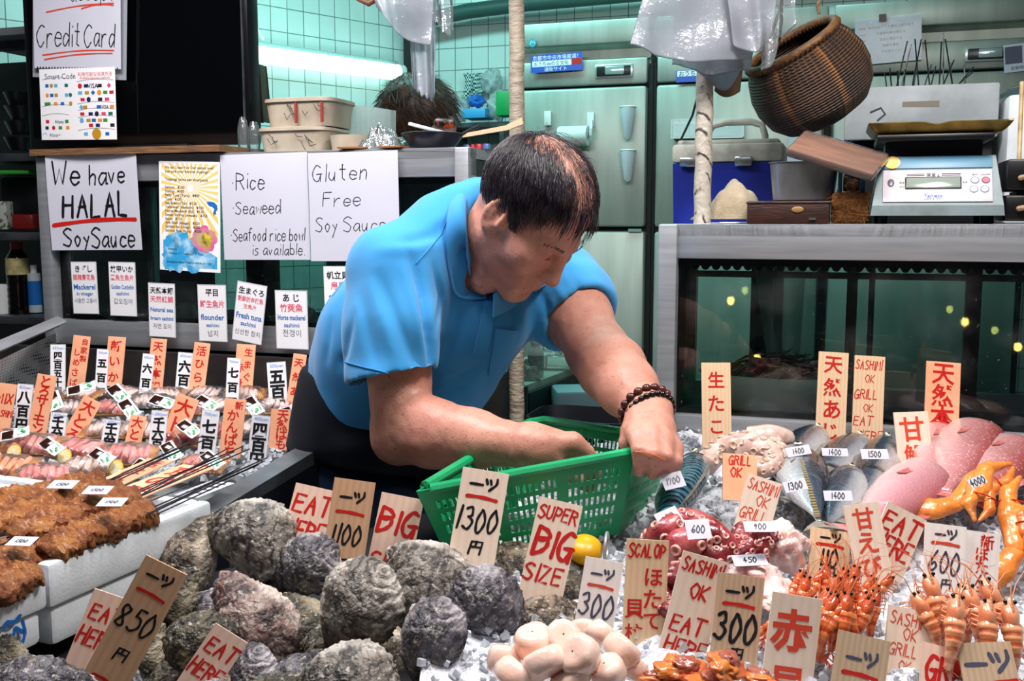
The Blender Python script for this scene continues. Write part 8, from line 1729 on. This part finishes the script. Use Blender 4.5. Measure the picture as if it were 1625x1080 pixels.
p = ontab(886, 585); solo('clear_tray', MB().rbox((0, 0, .022), (.10, .08, .04), .006), film('tray_clear', (.8, .88, .86), .2, .05, 3, 30, .5), 'clear plastic tray behind the squeeze bottle', 'tray', M=MF(p)); crumple('crumpled_film', 'crumpled clear film heaped on the tray on the prep table', 'plastic wrap', MF(p + UP * .045), .13, .10, .07, film('crumple_film', '', 0), 11)
crumple('rag', 'crumpled pale rag hanging at the prep table corner', 'rag', MF(ontab(822, 600) + UP * .001) @ Matrix.Rotation(.4, 4, 'Z'), .13, .12, .07, mat('rag_cloth', '#8f9288', .9, 0, '#6c6c62', 20), 21)
solo('wrapped_pipe', MB().tube([P(808, 604, 2.72), P(812, 630, 2.72), P(803, 668, 2.72), P(800, 740, 2.72), P(800, 900, 2.72)], .020, 12), mat('pipe_wrap', '#aeb6b0', .6, 0, '#949c96', 14, 5, .4, 50), 'pale wrapped pipe hanging below the prep table corner', 'pipe')
solo('support_pole', MB().tube([P(826, 612, 2.80), P(824, 760, 2.80)], .022, 12), DARKG, 'dark green post under the prep table corner', 'pole')
p = P(930, 648, 3.0); solo('plastic_crate', MB().rbox((0, 0, 0), (.20, .14, .13), .01), mat('pale_blue_plastic', '#7fa9ae', .45), 'pale blue crate under the prep table', 'crate', M=MF(p) @ Matrix.Rotation(.4, 4, 'Z'))
p = P(930, 722, 2.35); solo('black_tub', shell(lambda u, v: ((.11 + .02 * v) * (lambda c, s_: c * (abs(c) ** 5 + abs(s_) ** 5) ** -.2)(math.cos(6.2832 * u), math.sin(6.2832 * u)), (.08 + .02 * v) * (lambda c, s_: s_ * (abs(c) ** 5 + abs(s_) ** 5) ** -.2)(math.cos(6.2832 * u), math.sin(6.2832 * u)), .10 * v), 40, 8, .004, True), mat('tub_black', '#0b0f18', .45), 'black plastic tub behind the green basket', 'tub', M=MF(p))
p2 = Vector((p.x, p.y, 0)); solo('trim_5', MB().box((0, 0, (p.z + .15) / 2), (.28, .2, p.z - .155)), GREYB, kind='structure', M=MF(p2))
# ================================================================== rack in the dark corner by the frame edge
ro = P(-60, 300, 3.0); M = MF(Vector((ro.x, ro.y, .15))); rk = thing('steel_rack', 'dark steel shelf rack in the corner beside the papered case', 'rack', M=M); RW = .36
def rzz(py): return P(20, py, 2.95).z - .15
for y_ in (244, 368, 500, 700): part('shelf', MB().rbox((RW / 2, .16, rzz(y_) - .012), (RW, .36, .022), .003), STEELD, rk)
for x in (.012, RW - .012):
    for y in (0, .33): part('post', MB().box((x, y, 1.0), (.024, .024, 2.0)), STEELD, rk)
part('shade_panel', MB().box((RW / 2, .35, .93), (RW + .5, .015, 1.86)), mat('rack_back_shade', '#131b1b', .6), rk); part('bracket', MB().box((RW / 2, .05, rzz(66)), (RW, .04, .03)), STEELD, rk); part('top_shelf', MB().box((RW / 2, .16, rzz(56)), (RW, .4, .02)), STEEL, rk)  # dark sheet added behind the shelves, standing in for the corner's darkness
def onrack(px, py): return P(px, py, 3.02)
p = onrack(32, 497); k = p.y / 1600; sb_ = thing('soy_sauce_bottle', 'tall soy sauce bottle with red cap on the rack', 'bottle', M=TRS(p)); part('bottle_body', MB().lathe([(.0001, 0), (15 * k, 0), (17 * k, 3 * k)] + [((17 - .9 * (i % 2)) * k, (8 + i * 5) * k) for i in range(10)] + [(17 * k, 60 * k), (16.5 * k, 88 * k), (9 * k, 100 * k), (7 * k, 106 * k)], 28), mat('soy_dark', '#0b0605', .08), sb_)
part('label_band', MB().lathe([(17.4 * k, 62 * k), (17.2 * k, 88 * k)], 28), mat('soy_label', '#b8ae7c', .5, 0, '#8f8a58', 40), sb_); part('cap', MB().lathe([(9 * k, 102 * k), (9 * k, 112 * k), (.0001, 113 * k)], 20), mat('cap_red', '#b3261e', .35), sb_)
p = onrack(57, 495); cn = thing('spray_can', 'white and blue can beside the soy sauce bottle', 'can', M=TRS(p)); part('can_body', MB().tube([(0, 0, 0), (0, 0, 62 * k)], 10 * k, 20), mat('can_white', '#b6c2c8', .3), cn); part('blue_label', MB().lathe([(10.3 * k, 12 * k), (10.3 * k, 50 * k)], 20), INK['blu'], cn); part('nozzle', MB().tube([(0, 0, 62 * k), (0, 0, 75 * k)], 5 * k, 12), WHITEP, cn)
p = onrack(4, 497); solo('white_basket', shell(lambda u, v: ((14 + 3 * v) * k * math.cos(6.2832 * u), 14 * k * math.sin(6.2832 * u), 46 * k * v), 28, 8, .003, True), WHITEP, 'small white plastic basket at the frame edge on the rack', 'basket', M=TRS(p))
p = onrack(46, 364); solo('red_container', MB().rbox((0, 0, 12 * k), (34 * k, .08, 24 * k), .008), mat('dark_red_plastic', '#6e1512', .4), 'dark red container on the middle shelf of the rack', 'container', M=TRS(p)); p = onrack(8, 364); solo('patterned_box', MB().rbox((0, 0, 22 * k), (24 * k, .06, 44 * k), .003), mat('patterned_box', '#9aa39c', .5, 0, '#4f5a3e', 60, ramp=(.5, .56)), 'small patterned box on the middle shelf of the rack', 'box', M=TRS(p))
p = onrack(30, 330); p = onrack(30, 275); solo('green_tray', MB().rbox((0, 0, 0), (70 * k, .16, 6 * k), .004), mat('bright_green_tray', '#2c8a2f', .4), 'bright green tray resting on bins in the rack', 'tray', M=TRS(p)); p = onrack(32, 364); solo('dark_bin', MB().rbox((0, .06, 42 * k), (64 * k, .1, 80 * k), .01), BLACK, 'black bin under the green tray', 'bin', M=TRS(p))
for i, (x, y, w_) in enumerate([(34, 239, 50), (32, 214, 44), (36, 190, 52), (28, 168, 40)]): p = onrack(x, y); solo('black_bowl', MB().lathe([(.0001, 0), (w_ * .3 * k, 0), (w_ * .5 * k, 20 * k), (w_ * .48 * k, 20 * k), (.0001, 4 * k)], 24), BLACK, 'dark bowl in the stack on the top shelf of the rack', 'bowl', 'dark bowls stacked on the rack', M=TRS(p))
# small warm bulbs of the stall across the aisle: they show as yellow sparks mirrored in the dark glass case
for px, py, t_ in ((1158, 478, 2.6), (1120, 504, 2.2), (1200, 571, 2.4), (1533, 512, 3.0), (1618, 552, 2.8)):
    h = PR(px, py); r_ = ray(px, py).normalized(); r_ = r_ - N * 2 * r_.dot(N); q = h + r_ * t_; b_ = thing('bulb_lamp', 'small warm bulb across the aisle, mirrored in the dark glass case', 'lamp', tuple(q), group='bulbs across the aisle')
    part('bulb', MB().ell((0, 0, 0), (.016, .016, .020), nu=14, nv=9), mat('lit_bulb', '#fff0b0', .4, emis='#ffe27a', es=22), b_); part('socket', MB().tube([(0, 0, .018), (0, 0, .05)], .011, 10), BLACK, b_)
    part('cord', MB().tube([(0, 0, .05), (0, 0, 1.6)], .003, 5), BLACK, b_)
